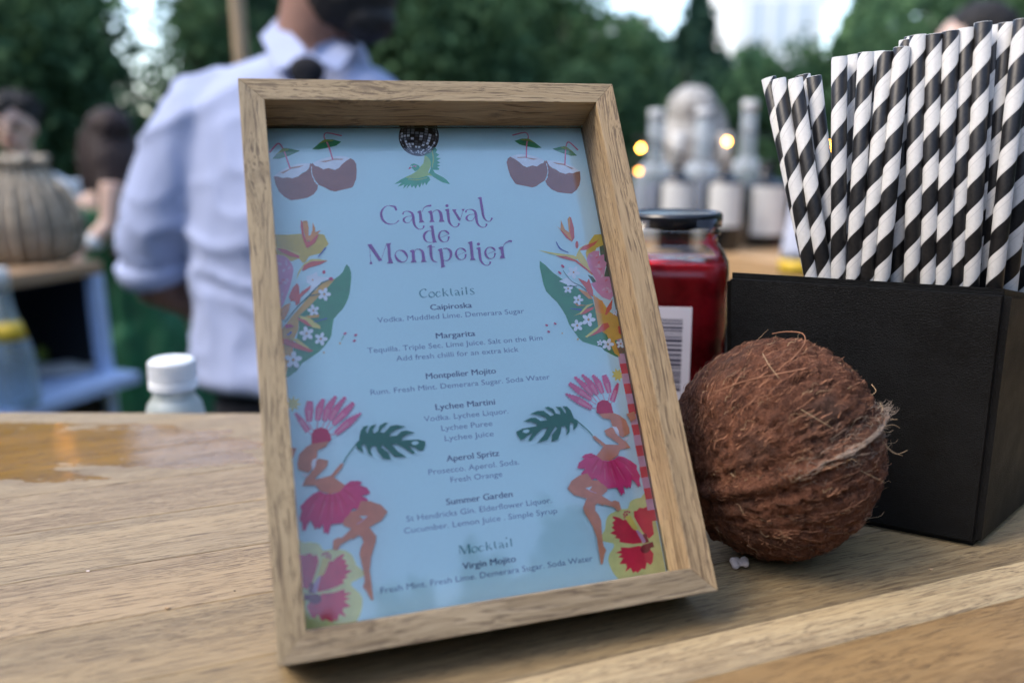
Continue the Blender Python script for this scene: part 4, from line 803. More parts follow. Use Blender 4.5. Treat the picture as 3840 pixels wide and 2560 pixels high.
  ('magenta', 'p', '409,1518 403,1525 403,1510'),
  ('magenta', 'p', '432,1479 440,1476 427,1470'),
  ('magenta', 'p', '396,1501 390,1507 391,1493'),
  ('magenta', 'p', '424,1464 432,1463 420,1455'),
  ('magenta', 'p', '387,1483 380,1488 383,1474'),
  ('magenta', 'p', '415,1449 423,1448 412,1440'),
  ('magenta', 'p', '381,1464 374,1469 377,1455'),
  ('magenta', 'p', '407,1434 415,1433 403,1425'),
  ('magenta', 'p', '377,1446 370,1451 373,1437'),
  ('magenta', 'p', '400,1421 408,1420 396,1412'),
  ('magenta', 'p', '374,1431 367,1436 371,1422'),
  ('magenta', 's', '524,1561 508,1548 485,1529 461,1508 442,1487 429,1467 419,1447 413,1430 408,1418', '535,1551 523,1533 506,1509 488,1483 473,1461 460,1444 448,1429 436,1415 429,1405'),
  ('rose', 's', '448,1481 413,1415', '467,1468 424,1408'),
  ('magenta', 'p', '528,1542 536,1538 522,1535'),
  ('magenta', 'p', '516,1554 511,1562 509,1547'),
  ('magenta', 'p', '515,1524 523,1519 509,1516'),
  ('magenta', 'p', '499,1540 494,1547 492,1533'),
  ('magenta', 'p', '501,1503 508,1499 494,1496'),
  ('magenta', 'p', '480,1523 475,1530 473,1516'),
  ('magenta', 'p', '486,1483 494,1479 480,1475'),
  ('magenta', 'p', '461,1506 457,1513 455,1499'),
  ('magenta', 'p', '474,1466 482,1463 469,1459'),
  ('magenta', 'p', '446,1490 441,1497 440,1482'),
  ('magenta', 'p', '464,1453 472,1450 459,1445'),
  ('magenta', 'p', '435,1474 430,1481 430,1466'),
  ('magenta', 'p', '454,1440 461,1437 449,1432'),
  ('magenta', 'p', '426,1458 421,1464 421,1450'),
  ('magenta', 'p', '444,1428 452,1425 439,1419'),
  ('magenta', 'p', '420,1443 414,1449 415,1435'),
  ('magenta', 'p', '436,1417 444,1415 431,1409'),
  ('magenta', 'p', '415,1430 409,1437 410,1422'),
  ('magenta', 's', '570,1521 556,1512 536,1498 514,1483 494,1467 474,1448 455,1426 437,1406 425,1392', '585,1503 575,1490 560,1470 543,1449 524,1430 503,1413 478,1396 456,1382 440,1373'),
  ('rose', 's', '502,1457 428,1388', '516,1439 437,1377'),
  ('magenta', 'p', '580,1498 587,1493 573,1491'),
  ('magenta', 'p', '564,1516 560,1524 557,1510'),
  ('magenta', 'p', '569,1483 576,1478 562,1476'),
  ('magenta', 'p', '549,1506 545,1514 542,1499'),
  ('magenta', 'p', '556,1466 563,1462 549,1460'),
  ('magenta', 'p', '532,1494 528,1502 525,1487'),
  ('magenta', 'p', '541,1450 548,1445 534,1443'),
  ('magenta', 'p', '514,1481 511,1489 507,1475'),
  ('magenta', 'p', '526,1435 533,1430 519,1428'),
  ('magenta', 'p', '499,1468 495,1476 492,1462'),
  ('magenta', 'p', '509,1421 516,1416 502,1415'),
  ('magenta', 'p', '483,1453 480,1461 476,1447'),
  ('magenta', 'p', '490,1407 497,1402 483,1401'),
  ('magenta', 'p', '467,1436 464,1444 460,1430'),
  ('magenta', 'p', '471,1395 478,1390 464,1389'),
  ('magenta', 'p', '452,1419 448,1427 445,1413'),
  ('magenta', 'p', '454,1384 461,1379 447,1378'),
  ('magenta', 'p', '439,1404 435,1412 431,1398'),
  ('magenta', 's', '619,1443 600,1437 573,1428 543,1417 516,1404 492,1386 469,1365 448,1345 434,1332', '622,1438 608,1424 588,1403 565,1381 543,1362 520,1346 493,1330 469,1316 452,1306'),
  ('rose', 's', '523,1393 440,1324', '537,1373 447,1313'),
  ('magenta', 'p', '615,1431 621,1425 607,1426'),
  ('magenta', 'p', '609,1440 607,1449 601,1435'),
  ('magenta', 'p', '600,1416 606,1410 592,1411'),
  ('magenta', 'p', '589,1434 587,1442 581,1429'),
  ('magenta', 'p', '582,1399 588,1392 574,1393'),
  ('magenta', 'p', '566,1425 564,1433 558,1420'),
  ('magenta', 'p', '563,1382 569,1376 555,1376'),
  ('magenta', 'p', '543,1415 540,1424 535,1410'),
  ('magenta', 'p', '546,1367 552,1361 538,1362'),
  ('magenta', 'p', '522,1404 519,1413 514,1399'),
  ('magenta', 'p', '527,1354 534,1348 520,1348'),
  ('magenta', 'p', '502,1391 499,1399 495,1385'),
  ('magenta', 'p', '506,1341 513,1335 499,1335'),
  ('magenta', 'p', '483,1374 480,1382 475,1369'),
  ('magenta', 'p', '486,1328 492,1323 478,1322'),
  ('magenta', 'p', '465,1358 462,1366 457,1352'),
  ('magenta', 'p', '468,1318 474,1312 460,1312'),
  ('magenta', 'p', '450,1343 447,1351 442,1338'),
  ('crimson', 'p', '290,1270 295,1331 314,1360 355,1371 393,1355 410,1319 415,1284 399,1273 346,1269'),
  ('skin', 'p', '290,1270 400,1275 377,1243 323,1225 316,1179 285,1162 274,1103 253,1091 197,1115 193,1152 208,1211 253,1253'),
  ('skin', 'p', '311,1166 331,1171 383,1154 373,1118 296,1053 295,1043 390,1056 459,1125 478,1123 463,1094 409,1043 473,986 437,950 377,940 315,971 292,1007 212,1013 234,1054 259,1078 302,1126'),
  ('skin', 'p', '131,1266 195,1253 171,1195 127,1213'),
  ('white', 'p', '276,1136 286,1168 319,1178 303,1140 287,1101'),
  ('white', 'p', '211,1090 256,1084 235,1062'),
  ('leafdark', 's', '578,1256 569,1247 557,1233 543,1218 530,1205 520,1193 510,1182 501,1171 493,1161 486,1151 480,1142 475,1134 472,1129', '585,1249 576,1240 562,1227 548,1213 536,1200 525,1188 515,1177 506,1167 498,1157 491,1147 485,1138 480,1131 476,1125'),
  ('leafdark', 'p', '589,1265 602,1320 625,1349 657,1353 636,1323 644,1301 669,1348 707,1355 680,1319 684,1297 713,1308 727,1342 760,1360 787,1357 742,1326 726,1300 753,1294 798,1335 840,1338 898,1321 837,1310 793,1286 784,1266 833,1268 863,1293 898,1295 956,1273 902,1268 865,1250 863,1233 967,1227 1014,1210 1011,1186 993,1152 966,1155 940,1176 900,1191 940,1144 921,1136 871,1180 826,1212 792,1213 828,1163 881,1119 804,1131 761,1185 731,1219 722,1203 766,1163 778,1115 728,1126 699,1177 689,1213 662,1216 652,1183 665,1147 637,1170 626,1220 617,1235 599,1223 608,1177 573,1205 565,1226'),
  ('paper', 'p', '920,1209 935,1218 962,1216 971,1203 949,1192 929,1196'),
  ('skin', 'p', '561,875 620,867 684,836 720,788 680,740 597,708 634,648 627,610 602,561 531,571 552,620 543,660 521,669 413,626 391,595 363,606 370,657 398,670 424,666 486,713 443,738 433,766 490,817 536,825'),
  ('skin', 'p', '491,715 595,702 632,650 617,589 590,526 573,446 576,352 576,269 564,272 540,329 522,356 536,386 535,443 521,553 533,592 553,623 551,648 528,668 484,645'),
  ('paper', 'p', '542,784 594,778 569,758'),
  ('palepink', 's', '522,733 530,737 541,742 553,748 564,753 573,760 581,766 588,773 592,777', '520,736 528,740 539,745 551,752 561,758 570,764 578,770 585,775 590,779'),
  ('magenta', 'p', '314,968 345,948 390,939 437,950 473,986 508,1008 554,1004 582,989 564,975 609,953 625,917 598,910 568,907 602,883 607,869 561,875 536,825 511,835 490,817 475,796 461,788 432,753 393,755 367,755 343,696 328,714 318,704 316,761 295,738 280,750 269,735 253,776 246,796 225,773 209,734 200,747 190,736 194,784 180,811 197,861 189,885 234,928 275,956'),
  ('crimson', 's', '330,953 316,945 296,933 276,919 257,900 240,879 228,864', '334,945 320,938 300,927 280,914 261,896 242,877 229,863'),
  ('crimson', 's', '347,942 339,925 328,899 316,873 305,846 294,818 286,798', '355,938 346,921 334,896 322,870 310,844 297,816 288,797'),
  ('crimson', 's', '372,935 368,914 362,884 356,854 351,826 346,797 342,778', '381,933 376,912 369,882 363,853 356,824 349,796 344,777'),
  ('crimson', 's', '398,934 400,918 402,896 404,874 404,852 404,830 404,815', '407,934 408,919 409,896 410,874 409,852 407,830 406,815'),
  ('crimson', 's', '426,939 431,927 440,911 448,894 457,876 466,858 472,846', '433,942 438,931 446,914 454,896 461,878 469,859 474,846'),
  ('crimson', 's', '461,957 470,947 484,933 497,920 512,908 526,898 536,890', '467,963 476,952 489,938 502,925 515,912 528,900 537,892'),
  ('crimson', 's', '485,980 493,979 505,977 519,977 533,981 549,987 560,991', '486,988 494,986 506,984 518,983 532,985 548,990 559,993'),
  ('crimson', 's', '308,955 292,945 270,930 250,915 234,900 219,884 210,873', '312,949 296,939 274,925 253,911 237,896 221,882 211,872'),
  ('rose', 's', '338,897 298,790', '344,894 301,789'),
  ('rose', 's', '382,890 371,780', '389,889 374,780'),
  ('rose', 's', '428,890 442,810', '434,891 445,810'),
  ('rose', 's', '484,915 526,865', '489,919 528,866'),
  ('rose', 's', '273,892 230,818', '278,888 232,817'),
 ],
 'printed_hibiscus':[
  ('yellowpale', 'p', '132,664 162,697 197,667 221,667 242,665 265,658 285,647 295,626 306,607 327,606 356,608 397,601 437,589 462,572 479,550 489,520 498,490 518,469 536,451 543,434 535,419 497,406 460,393 454,379 461,365 477,349 495,331 507,312 514,288 510,256 501,222 488,192 471,167 454,151 419,139 336,127 249,120 202,123 170,132 138,118 118,164 117,416'),
  ('crimson2', 'p', '140,609 191,594 224,600 247,582 267,584 273,546 262,515 227,431 195,388 153,414'),
  ('crimson2', 'p', '427,570 428,557 412,543 439,527 429,508 449,497 430,475 466,461 423,439 440,428 404,413 413,396 368,382 318,370 253,367 252,399 272,449 303,473 337,537 357,534 384,555'),
  ('crimson2', 'p', '276,352 349,349 411,360 410,340 452,330 407,316 439,299 405,289 438,255 393,250 391,227 409,200 366,219 355,185 335,192 322,180 288,203 263,196 243,238 221,218 202,233 183,287 201,316 251,340'),
  ('yellowpale', 'p', '231,431 276,538 298,559 269,461 246,428'),
  ('darkred', 's', '210,426 199,367', '234,422 235,362'),
  ('darkred', 's', '170,330 226,322', '173,365 228,357'),
  ('darkred', 'p', '272,323 267,310 256,302 240,298 223,301 209,309 199,321 197,334 201,346 213,355 228,358 245,356 260,348 269,336'),
  ('yellow', 'p', '298,559 339,557 322,507 294,462 277,456 261,463'),
  ('pinkpale', 'p', '265,454 281,456 245,361 222,372 238,422'),
  ('crimson', 'p', '309,580 307,575 301,574 296,576 295,582 297,587 303,588 308,585'),
  ('crimson', 'p', '324,586 322,581 316,580 311,583 310,588 312,593 318,594 322,591'),
  ('crimson', 'p', '340,584 338,579 332,577 327,580 326,586 328,591 334,592 339,589'),
  ('crimson', 'p', '352,570 349,565 344,564 339,566 337,572 340,577 345,578 350,575'),
  ('crimson', 'p', '332,566 329,561 323,560 317,563 315,569 318,574 324,576 330,573'),
  ('crimson', 'p', '343,559 341,555 337,554 333,556 331,560 333,564 338,565 341,563'),
  ('crimson', 'p', '350,550 348,546 344,545 340,547 339,551 341,555 345,556 349,554'),
 ],
 'printed_coconuts':[
  ('brown', 'p', '188,3173 214,3170 249,3157 279,3162 312,3155 353,3167 381,3192 408,3205 429,3226 443,3271 454,3264 445,3226 447,3179 459,3136 483,3097 475,3063 446,3026 399,3000 332,2989 288,2986 246,3014 213,3057 195,3111'),
  ('white', 'p', '188,3173 235,3212 300,3249 368,3268 443,3271 435,3239 416,3213 382,3199 357,3172 312,3153 279,3162 249,3157 214,3170'),
  ('brown', 'p', '460,3271 472,3251 501,3240 530,3220 564,3230 612,3214 645,3236 662,3257 691,3283 728,3306 750,3291 764,3260 763,3208 753,3143 726,3083 714,3073 597,3045 564,3053 532,3075 489,3099 466,3136 451,3178 449,3226 452,3262'),
  ('white', 'p', '464,3273 521,3302 580,3319 645,3325 695,3320 728,3306 695,3285 662,3257 640,3229 613,3217 564,3230 530,3220 501,3242 475,3249'),
  ('white', 's', '448,3245 445,3226', '453,3245 451,3225'),
  ('white', 's', '444,3213 444,3195', '450,3213 450,3196'),
  ('white', 's', '446,3182 450,3156', '451,3184 455,3158'),
  ('white', 's', '456,3134 464,3119', '461,3137 469,3122'),
  ('white', 's', '468,3112 479,3101', '472,3116 482,3104'),
  ('tan', 'p', '234,3199 298,3226 303,3239 397,3254 366,3238 306,3226 255,3192'),
  ('tan', 'p', '512,3282 597,3297 597,3304 678,3301 669,3294 612,3295 549,3276'),
  ('rose', 's', '307,3232 303,3254 296,3287 288,3320 283,3346 279,3360 277,3369 275,3375 273,3380 271,3386 269,3391 267,3395 264,3400 261,3407 258,3415 254,3423 249,3428 244,3432 237,3433 230,3431 220,3424 208,3411 192,3392 177,3373 167,3361', '297,3228 293,3250 285,3283 278,3316 272,3342 269,3357 268,3365 266,3371 265,3377 263,3382 262,3387 260,3391 258,3396 254,3402 251,3410 247,3416 243,3420 240,3421 237,3422 233,3421 227,3415 215,3402 200,3383 186,3364 176,3351'),
  ('rose', 's', '608,3297 604,3317 599,3347 594,3379 588,3404 584,3421 579,3434 575,3444 571,3453 567,3461 564,3468 562,3473 561,3478 561,3485 562,3492 565,3498 568,3503 572,3505 576,3507 584,3507 595,3505 615,3501 640,3494 665,3487 682,3483', '597,3293 594,3314 589,3344 583,3375 578,3400 574,3416 569,3429 565,3439 562,3448 559,3456 556,3463 554,3469 553,3476 554,3485 555,3494 558,3502 563,3509 569,3513 576,3516 585,3516 598,3515 618,3511 643,3504 668,3498 685,3493'),
  ('leaf', 'p', '188,3308 218,3344 262,3387 281,3391 332,3382 380,3369 349,3352 299,3329 238,3308'),
  ('olive', 'p', '207,3336 262,3387 310,3388 302,3374 275,3363 226,3347'),
  ('leaf', 'p', '465,3379 517,3427 558,3459 615,3459 675,3439 637,3408 567,3389 509,3376'),
  ('olive', 'p', '509,3422 558,3459 626,3455 614,3444 567,3440'),
  ('darkgreen', 's', '274,3366 237,3311', '276,3365 239,3309'),
  ('darkgreen', 's', '274,3365 298,3329', '276,3366 299,3331'),
  ('darkgreen', 's', '283,3368 349,3353', '283,3371 349,3355'),
  ('darkgreen', 's', '264,3366 205,3320', '265,3365 206,3318'),
  ('darkgreen', 's', '567,3441 508,3379', '568,3439 509,3378'),
  ('darkgreen', 's', '562,3438 554,3389', '565,3437 556,3389'),
  ('darkgreen', 's', '578,3441 637,3410', '580,3443 638,3412'),
  ('darkgreen', 's', '556,3443 483,3386', '557,3441 483,3385'),
  ('darkgreen', 's', '583,3443 658,3423', '583,3445 658,3424'),
  ('rose', 's', '307,3232 303,3254 295,3288 288,3321 282,3346 279,3358 276,3363 274,3364 273,3365', '297,3228 293,3251 285,3284 278,3318 273,3342 270,3353 269,3357 269,3356 268,3357'),
  ('rose', 's', '608,3297 604,3317 599,3348 593,3379 588,3404 584,3419 580,3429 577,3436 575,3440', '597,3293 594,3314 589,3345 583,3376 578,3400 575,3415 572,3424 569,3430 567,3435'),
 ],
 'printed_mirror_ball':[
  ('black', 'p', '1396,3480 1391,3454 1382,3429 1370,3406 1355,3384 1337,3365 1317,3348 1295,3335 1272,3326 1249,3320 1225,3318 1202,3321 1180,3327 1160,3337 1142,3350 1126,3366 1113,3386 1103,3407 1097,3431 1094,3456 1095,3481 1100,3506 1108,3531 1120,3555 1135,3577 1152,3596 1172,3613 1194,3627 1217,3637 1240,3643 1264,3645 1288,3643 1310,3637 1331,3627 1350,3614 1366,3597 1379,3577 1389,3555 1395,3531 1398,3506'),
  ('grey', 'p', '1145,3579 1157,3582 1148,3567 1135,3562'),
  ('grey', 'p', '1303,3578 1324,3573 1323,3556 1301,3562'),
  ('darkgrey', 'p', '1331,3571 1349,3565 1350,3548 1330,3554'),
  ('grey', 'p', '1355,3563 1370,3556 1371,3539 1356,3546'),
  ('grey', 'p', '1374,3554 1384,3547 1386,3529 1375,3536'),
  ('grey', 'p', '1132,3558 1145,3562 1138,3545 1125,3540'),
  ('grey', 'p', '1175,3567 1196,3568 1190,3550 1169,3549'),
  ('grey', 'p', '1204,3568 1227,3567 1222,3550 1198,3550'),
  ('darkgrey', 'p', '1235,3566 1260,3564 1256,3547 1230,3549'),
  ('white', 'p', '1300,3557 1323,3552 1320,3534 1297,3540'),
  ('darkgrey', 'p', '1355,3541 1371,3534 1370,3515 1354,3523'),
  ('grey', 'p', '1376,3531 1386,3524 1386,3505 1375,3513'),
  ('darkgrey', 'p', '1123,3536 1136,3540 1131,3521 1117,3517'),
  ('darkgrey', 'p', '1142,3541 1160,3544 1155,3525 1137,3523'),
  ('grey', 'p', '1167,3544 1189,3545 1184,3527 1162,3526'),
  ('grey', 'p', '1197,3546 1221,3545 1216,3526 1192,3527'),
  ('grey', 'p', '1296,3535 1319,3529 1316,3510 1292,3516'),
  ('white', 'p', '1374,3508 1385,3500 1382,3481 1371,3489'),
  ('grey', 'p', '1104,3504 1113,3510 1110,3491 1101,3485'),
  ('white', 'p', '1116,3512 1130,3516 1127,3497 1113,3493'),
  ('darkgrey', 'p', '1136,3517 1154,3520 1150,3501 1132,3498'),
  ('grey', 'p', '1161,3521 1183,3522 1179,3503 1157,3502'),
  ('grey', 'p', '1191,3522 1215,3521 1211,3502 1187,3503'),
  ('grey', 'p', '1223,3520 1249,3518 1244,3499 1219,3501'),
  ('grey', 'p', '1258,3517 1283,3512 1278,3493 1253,3497'),
  ('grey', 'p', '1291,3511 1314,3505 1309,3486 1286,3491'),
  ('white', 'p', '1322,3503 1342,3496 1337,3477 1317,3484'),
  ('darkgrey', 'p', '1349,3494 1365,3486 1359,3467 1343,3475'),
  ('darkgrey', 'p', '1370,3484 1381,3476 1375,3457 1364,3465'),
  ('darkgrey', 'p', '1384,3473 1389,3466 1383,3447 1378,3454'),
  ('grey', 'p', '1101,3480 1109,3486 1109,3467 1101,3461'),
  ('white', 'p', '1113,3488 1126,3492 1125,3472 1112,3468'),
  ('white', 'p', '1132,3493 1150,3496 1148,3476 1131,3474'),
  ('white', 'p', '1157,3496 1178,3497 1176,3478 1155,3477'),
  ('darkgrey', 'p', '1218,3496 1243,3493 1239,3474 1215,3476'),
  ('white', 'p', '1252,3492 1277,3488 1271,3469 1247,3473'),
  ('darkgrey', 'p', '1285,3486 1308,3481 1301,3461 1279,3467'),
  ('white', 'p', '1315,3479 1335,3472 1328,3453 1309,3459'),
  ('darkgrey', 'p', '1341,3469 1357,3462 1350,3443 1334,3451'),
  ('darkgrey', 'p', '1362,3460 1373,3452 1365,3433 1354,3441'),
  ('white', 'p', '1101,3456 1109,3461 1111,3443 1104,3438'),
  ('darkgrey', 'p', '1113,3463 1126,3467 1127,3448 1115,3444'),
  ('grey', 'p', '1131,3468 1148,3471 1148,3451 1132,3449'),
  ('darkgrey', 'p', '1155,3471 1175,3472 1174,3453 1154,3452'),
  ('white', 'p', '1183,3472 1206,3472 1203,3452 1181,3453'),
  ('grey', 'p', '1246,3467 1270,3463 1264,3444 1241,3448'),
  ('darkgrey', 'p', '1278,3462 1300,3456 1292,3438 1271,3443'),
  ('white', 'p', '1307,3454 1326,3448 1317,3430 1299,3436'),
  ('white', 'p', '1352,3436 1362,3429 1352,3411 1342,3418'),
  ('darkgrey', 'p', '1365,3426 1370,3419 1359,3402 1354,3409'),
  ('darkgrey', 'p', '1105,3433 1112,3438 1117,3419 1110,3415'),
  ('white', 'p', '1132,3444 1149,3446 1151,3428 1136,3425'),
  ('darkgrey', 'p', '1210,3446 1232,3444 1228,3425 1208,3428'),
  ('grey', 'p', '1270,3438 1290,3433 1282,3415 1263,3419'),
  ('white', 'p', '1297,3431 1315,3425 1305,3407 1288,3413'),
  ('grey', 'p', '1339,3414 1349,3407 1336,3391 1327,3397'),
  ('grey', 'p', '1112,3410 1118,3415 1125,3398 1119,3394'),
  ('white', 'p', '1137,3420 1151,3423 1155,3405 1142,3403'),
  ('white', 'p', '1157,3423 1174,3424 1176,3406 1160,3405'),
  ('white', 'p', '1181,3424 1200,3423 1199,3405 1182,3406'),
  ('darkgrey', 'p', '1207,3423 1227,3420 1224,3403 1205,3405'),
  ('darkgrey', 'p', '1234,3419 1254,3416 1248,3399 1230,3402'),
  ('white', 'p', '1261,3415 1280,3410 1271,3394 1254,3398'),
  ('darkgrey', 'p', '1286,3408 1302,3403 1291,3387 1276,3392'),
  ('white', 'p', '1307,3401 1320,3395 1307,3380 1295,3385'),
  ('white', 'p', '1324,3393 1333,3387 1318,3372 1310,3378'),
  ('darkgrey', 'p', '1335,3384 1339,3378 1324,3365 1320,3370'),
  ('grey', 'p', '1119,3383 1120,3388 1131,3374 1129,3369'),
  ('darkgrey', 'p', '1130,3395 1140,3398 1147,3382 1139,3379'),
  ('white', 'p', '1144,3399 1156,3400 1162,3384 1151,3383'),
  ('white', 'p', '1161,3401 1177,3401 1179,3385 1166,3385'),
  ('darkgrey', 'p', '1182,3401 1199,3401 1199,3384 1184,3385'),
  ('white', 'p', '1205,3400 1223,3398 1219,3382 1204,3384'),
  ('white', 'p', '1229,3398 1246,3395 1240,3379 1225,3382'),
  ('grey', 'p', '1292,3381 1303,3376 1289,3363 1280,3368'),
  ('white', 'p', '1307,3374 1314,3369 1299,3357 1292,3361'),
  ('grey', 'p', '1316,3367 1320,3362 1304,3350 1301,3355'),
  ('white', 'p', '1321,3360 1320,3355 1304,3345 1305,3349'),
  ('grey', 'p', '1132,3366 1134,3370 1146,3357 1145,3354'),
  ('darkgrey', 'p', '1135,3371 1140,3374 1151,3361 1147,3358'),
  ('grey', 'p', '1142,3375 1150,3378 1159,3364 1153,3362'),
  ('grey', 'p', '1153,3378 1164,3380 1171,3366 1162,3364'),
  ('darkgrey', 'p', '1168,3380 1180,3381 1184,3366 1174,3366'),
  ('darkgrey', 'p', '1224,3378 1238,3375 1232,3362 1220,3364'),
  ('darkgrey', 'p', '1243,3374 1256,3371 1247,3358 1236,3361'),
  ('white', 'p', '1261,3370 1273,3366 1260,3354 1251,3357'),
  ('grey', 'p', '1288,3358 1295,3354 1278,3344 1273,3348'),
  ('darkgrey', 'p', '1296,3352 1300,3348 1282,3339 1280,3343'),
  ('darkgrey', 'p', '1148,3351 1149,3354 1163,3344 1163,3342'),
  ('darkgrey', 'p', '1150,3355 1154,3358 1167,3347 1164,3345'),
  ('grey', 'p', '1156,3358 1162,3360 1173,3349 1168,3347'),
  ('white', 'p', '1164,3361 1173,3362 1181,3350 1175,3349'),
  ('darkgrey', 'p', '1204,3362 1215,3361 1213,3349 1204,3350'),
  ('white', 'p', '1219,3360 1230,3358 1224,3347 1216,3349'),
  ('grey', 'p', '1234,3357 1244,3355 1235,3345 1227,3346'),
  ('white', 'p', '1248,3354 1257,3351 1244,3341 1237,3344'),
  ('darkgrey', 'p', '1260,3350 1267,3346 1252,3338 1246,3341'),
  ('grey', 'p', '1269,3345 1274,3342 1257,3335 1253,3337'),
  ('white', 'p', '1275,3341 1278,3337 1260,3331 1258,3334'),
  ('grey', 'p', '1167,3340 1168,3342 1183,3334 1183,3333'),
  ('white', 'p', '1172,3345 1176,3346 1188,3337 1186,3336'),
  ('grey', 'p', '1178,3346 1183,3347 1193,3337 1189,3337'),
  ('darkgrey', 'p', '1185,3347 1192,3347 1198,3338 1194,3337'),
  ('grey', 'p', '1195,3347 1202,3347 1204,3337 1200,3338'),
  ('white', 'p', '1205,3347 1212,3346 1211,3337 1206,3337'),
  ('darkgrey', 'p', '1215,3346 1223,3344 1217,3336 1212,3336'),
  ('white', 'p', '1225,3344 1232,3342 1223,3334 1219,3335'),
  ('white', 'p', '1243,3339 1248,3336 1232,3331 1229,3332'),
  ('white', 'p', '1249,3335 1252,3333 1235,3329 1233,3330'),
  ('white', 'p', '1255,3326 1253,3324 1236,3323 1237,3325'),
 ],
 'printed_bird':[
  ('green2', 'p', '1267,3318 1273,3348 1311,3378 1354,3393 1368,3366 1355,3347 1379,3328 1353,3306 1387,3299 1357,3279 1379,3263 1353,3249 1376,3237 1350,3226 1366,3214 1359,3203 1317,3204 1330,3177 1384,3143 1409,3120 1430,3084 1372,3102 1331,3132 1307,3151 1283,3178 1301,3215 1306,3261 1297,3295'),
  ('green2', 'p', '1019,3094 1071,3130 1107,3148 1139,3138 1196,3135 1259,3156 1282,3148 1286,3122 1270,3107 1252,3080 1243,3104 1224,3075 1222,3101 1201,3061 1190,3087 1169,3054 1162,3080 1142,3062 1137,3088 1103,3055 1117,3088 1079,3056 1093,3089 1042,3073 1072,3104'),
  ('lime', 'p', '1107,3148 1125,3157 1153,3169 1174,3182 1193,3195 1203,3207 1213,3220 1232,3237 1251,3258 1261,3290 1267,3318 1276,3321 1286,3314 1295,3305 1303,3291 1307,3271 1307,3249 1299,3226 1289,3204 1282,3192 1280,3182 1295,3167 1307,3155 1299,3157 1277,3159 1238,3147 1196,3135 1165,3135 1139,3140 1117,3143'),
  ('green2', 'p', '1152,3233 1155,3242 1162,3251 1172,3256 1183,3257 1197,3252 1209,3245 1217,3239 1221,3232 1219,3223 1212,3213 1199,3202 1186,3195 1179,3198 1174,3206 1168,3214 1162,3221 1156,3227'),
  ('crimson', 'p', '1135,3210 1147,3231 1160,3221'),
  ('pinkpale', 'p', '1199,3233 1194,3228 1184,3229 1175,3233 1173,3239 1178,3243 1188,3243 1197,3239'),
  ('crimson', 'p', '1189,3234 1187,3231 1183,3230 1179,3231 1178,3234 1180,3236 1184,3237 1187,3236'),
  ('white', 'p', '1167,3234 1165,3229 1161,3227 1157,3229 1156,3234 1158,3238 1162,3240 1166,3238'),
  ('lime', 's', '1327,3366 1327,3352 1327,3332 1327,3310 1326,3291 1323,3272 1318,3253 1314,3235 1310,3223', '1333,3367 1334,3354 1336,3334 1336,3311 1335,3291 1331,3271 1324,3251 1318,3234 1314,3222'),
  ('lime', 's', '1121,3130 1133,3128 1149,3124 1168,3121 1188,3120 1208,3123 1231,3129 1251,3135 1265,3139', '1122,3135 1134,3133 1151,3130 1170,3128 1188,3128 1208,3130 1230,3135 1250,3140 1264,3143'),
 ],
 'printed_striped_pole':[
  ('pinkpole', 'p', '2486,2000 2590,2000 2590,1925 2484,1925'),
  ('crimson2', 'p', '2486,1925 2590,1925 2590,1850 2486,1850'),
  ('pinkpole', 'p', '2486,1850 2590,1850 2590,1775 2488,1775'),
  ('crimson2', 'p', '2486,1775 2590,1775 2590,1700 2484,1700'),
  ('pinkpole', 'p', '2486,1700 2590,1700 2590,1625 2486,1625'),
  ('crimson2', 'p', '2486,1625 2590,1625 2590,1550 2488,1550'),
  ('pinkpole', 'p', '2486,1550 2590,1550 2590,1475 2484,1475'),
  ('crimson2', 'p', '2486,1475 2590,1475 2590,1400 2486,1400'),
  ('pinkpole', 'p', '2486,1400 2590,1400 2590,1325 2488,1325'),
  ('crimson2', 'p', '2486,1325 2590,1325 2590,1250 2484,1250'),
  ('pinkpole', 'p', '2486,1250 2590,1250 2590,1175 2486,1175'),
  ('crimson2', 'p', '2486,1175 2590,1175 2590,1100 2488,1100'),
  ('pinkpole', 'p', '2486,1100 2590,1100 2590,1025 2484,1025'),
  ('crimson2', 'p', '2486,1025 2590,1025 2590,950 2486,950'),
  ('pinkpole', 'p', '2486,950 2590,950 2590,875 2488,875'),
  ('crimson2', 'p', '2486,875 2590,875 2590,800 2484,800'),
  ('pinkpole', 'p', '2486,800 2590,800 2590,725 2486,725'),
  ('crimson2', 'p', '2486,725 2590,725 2590,650 2488,650'),
  ('pinkpole', 'p', '2486,650 2590,650 2590,575 2484,575'),
  ('crimson2', 'p', '2486,575 2590,575 2590,500 2486,500'),
 ],
}
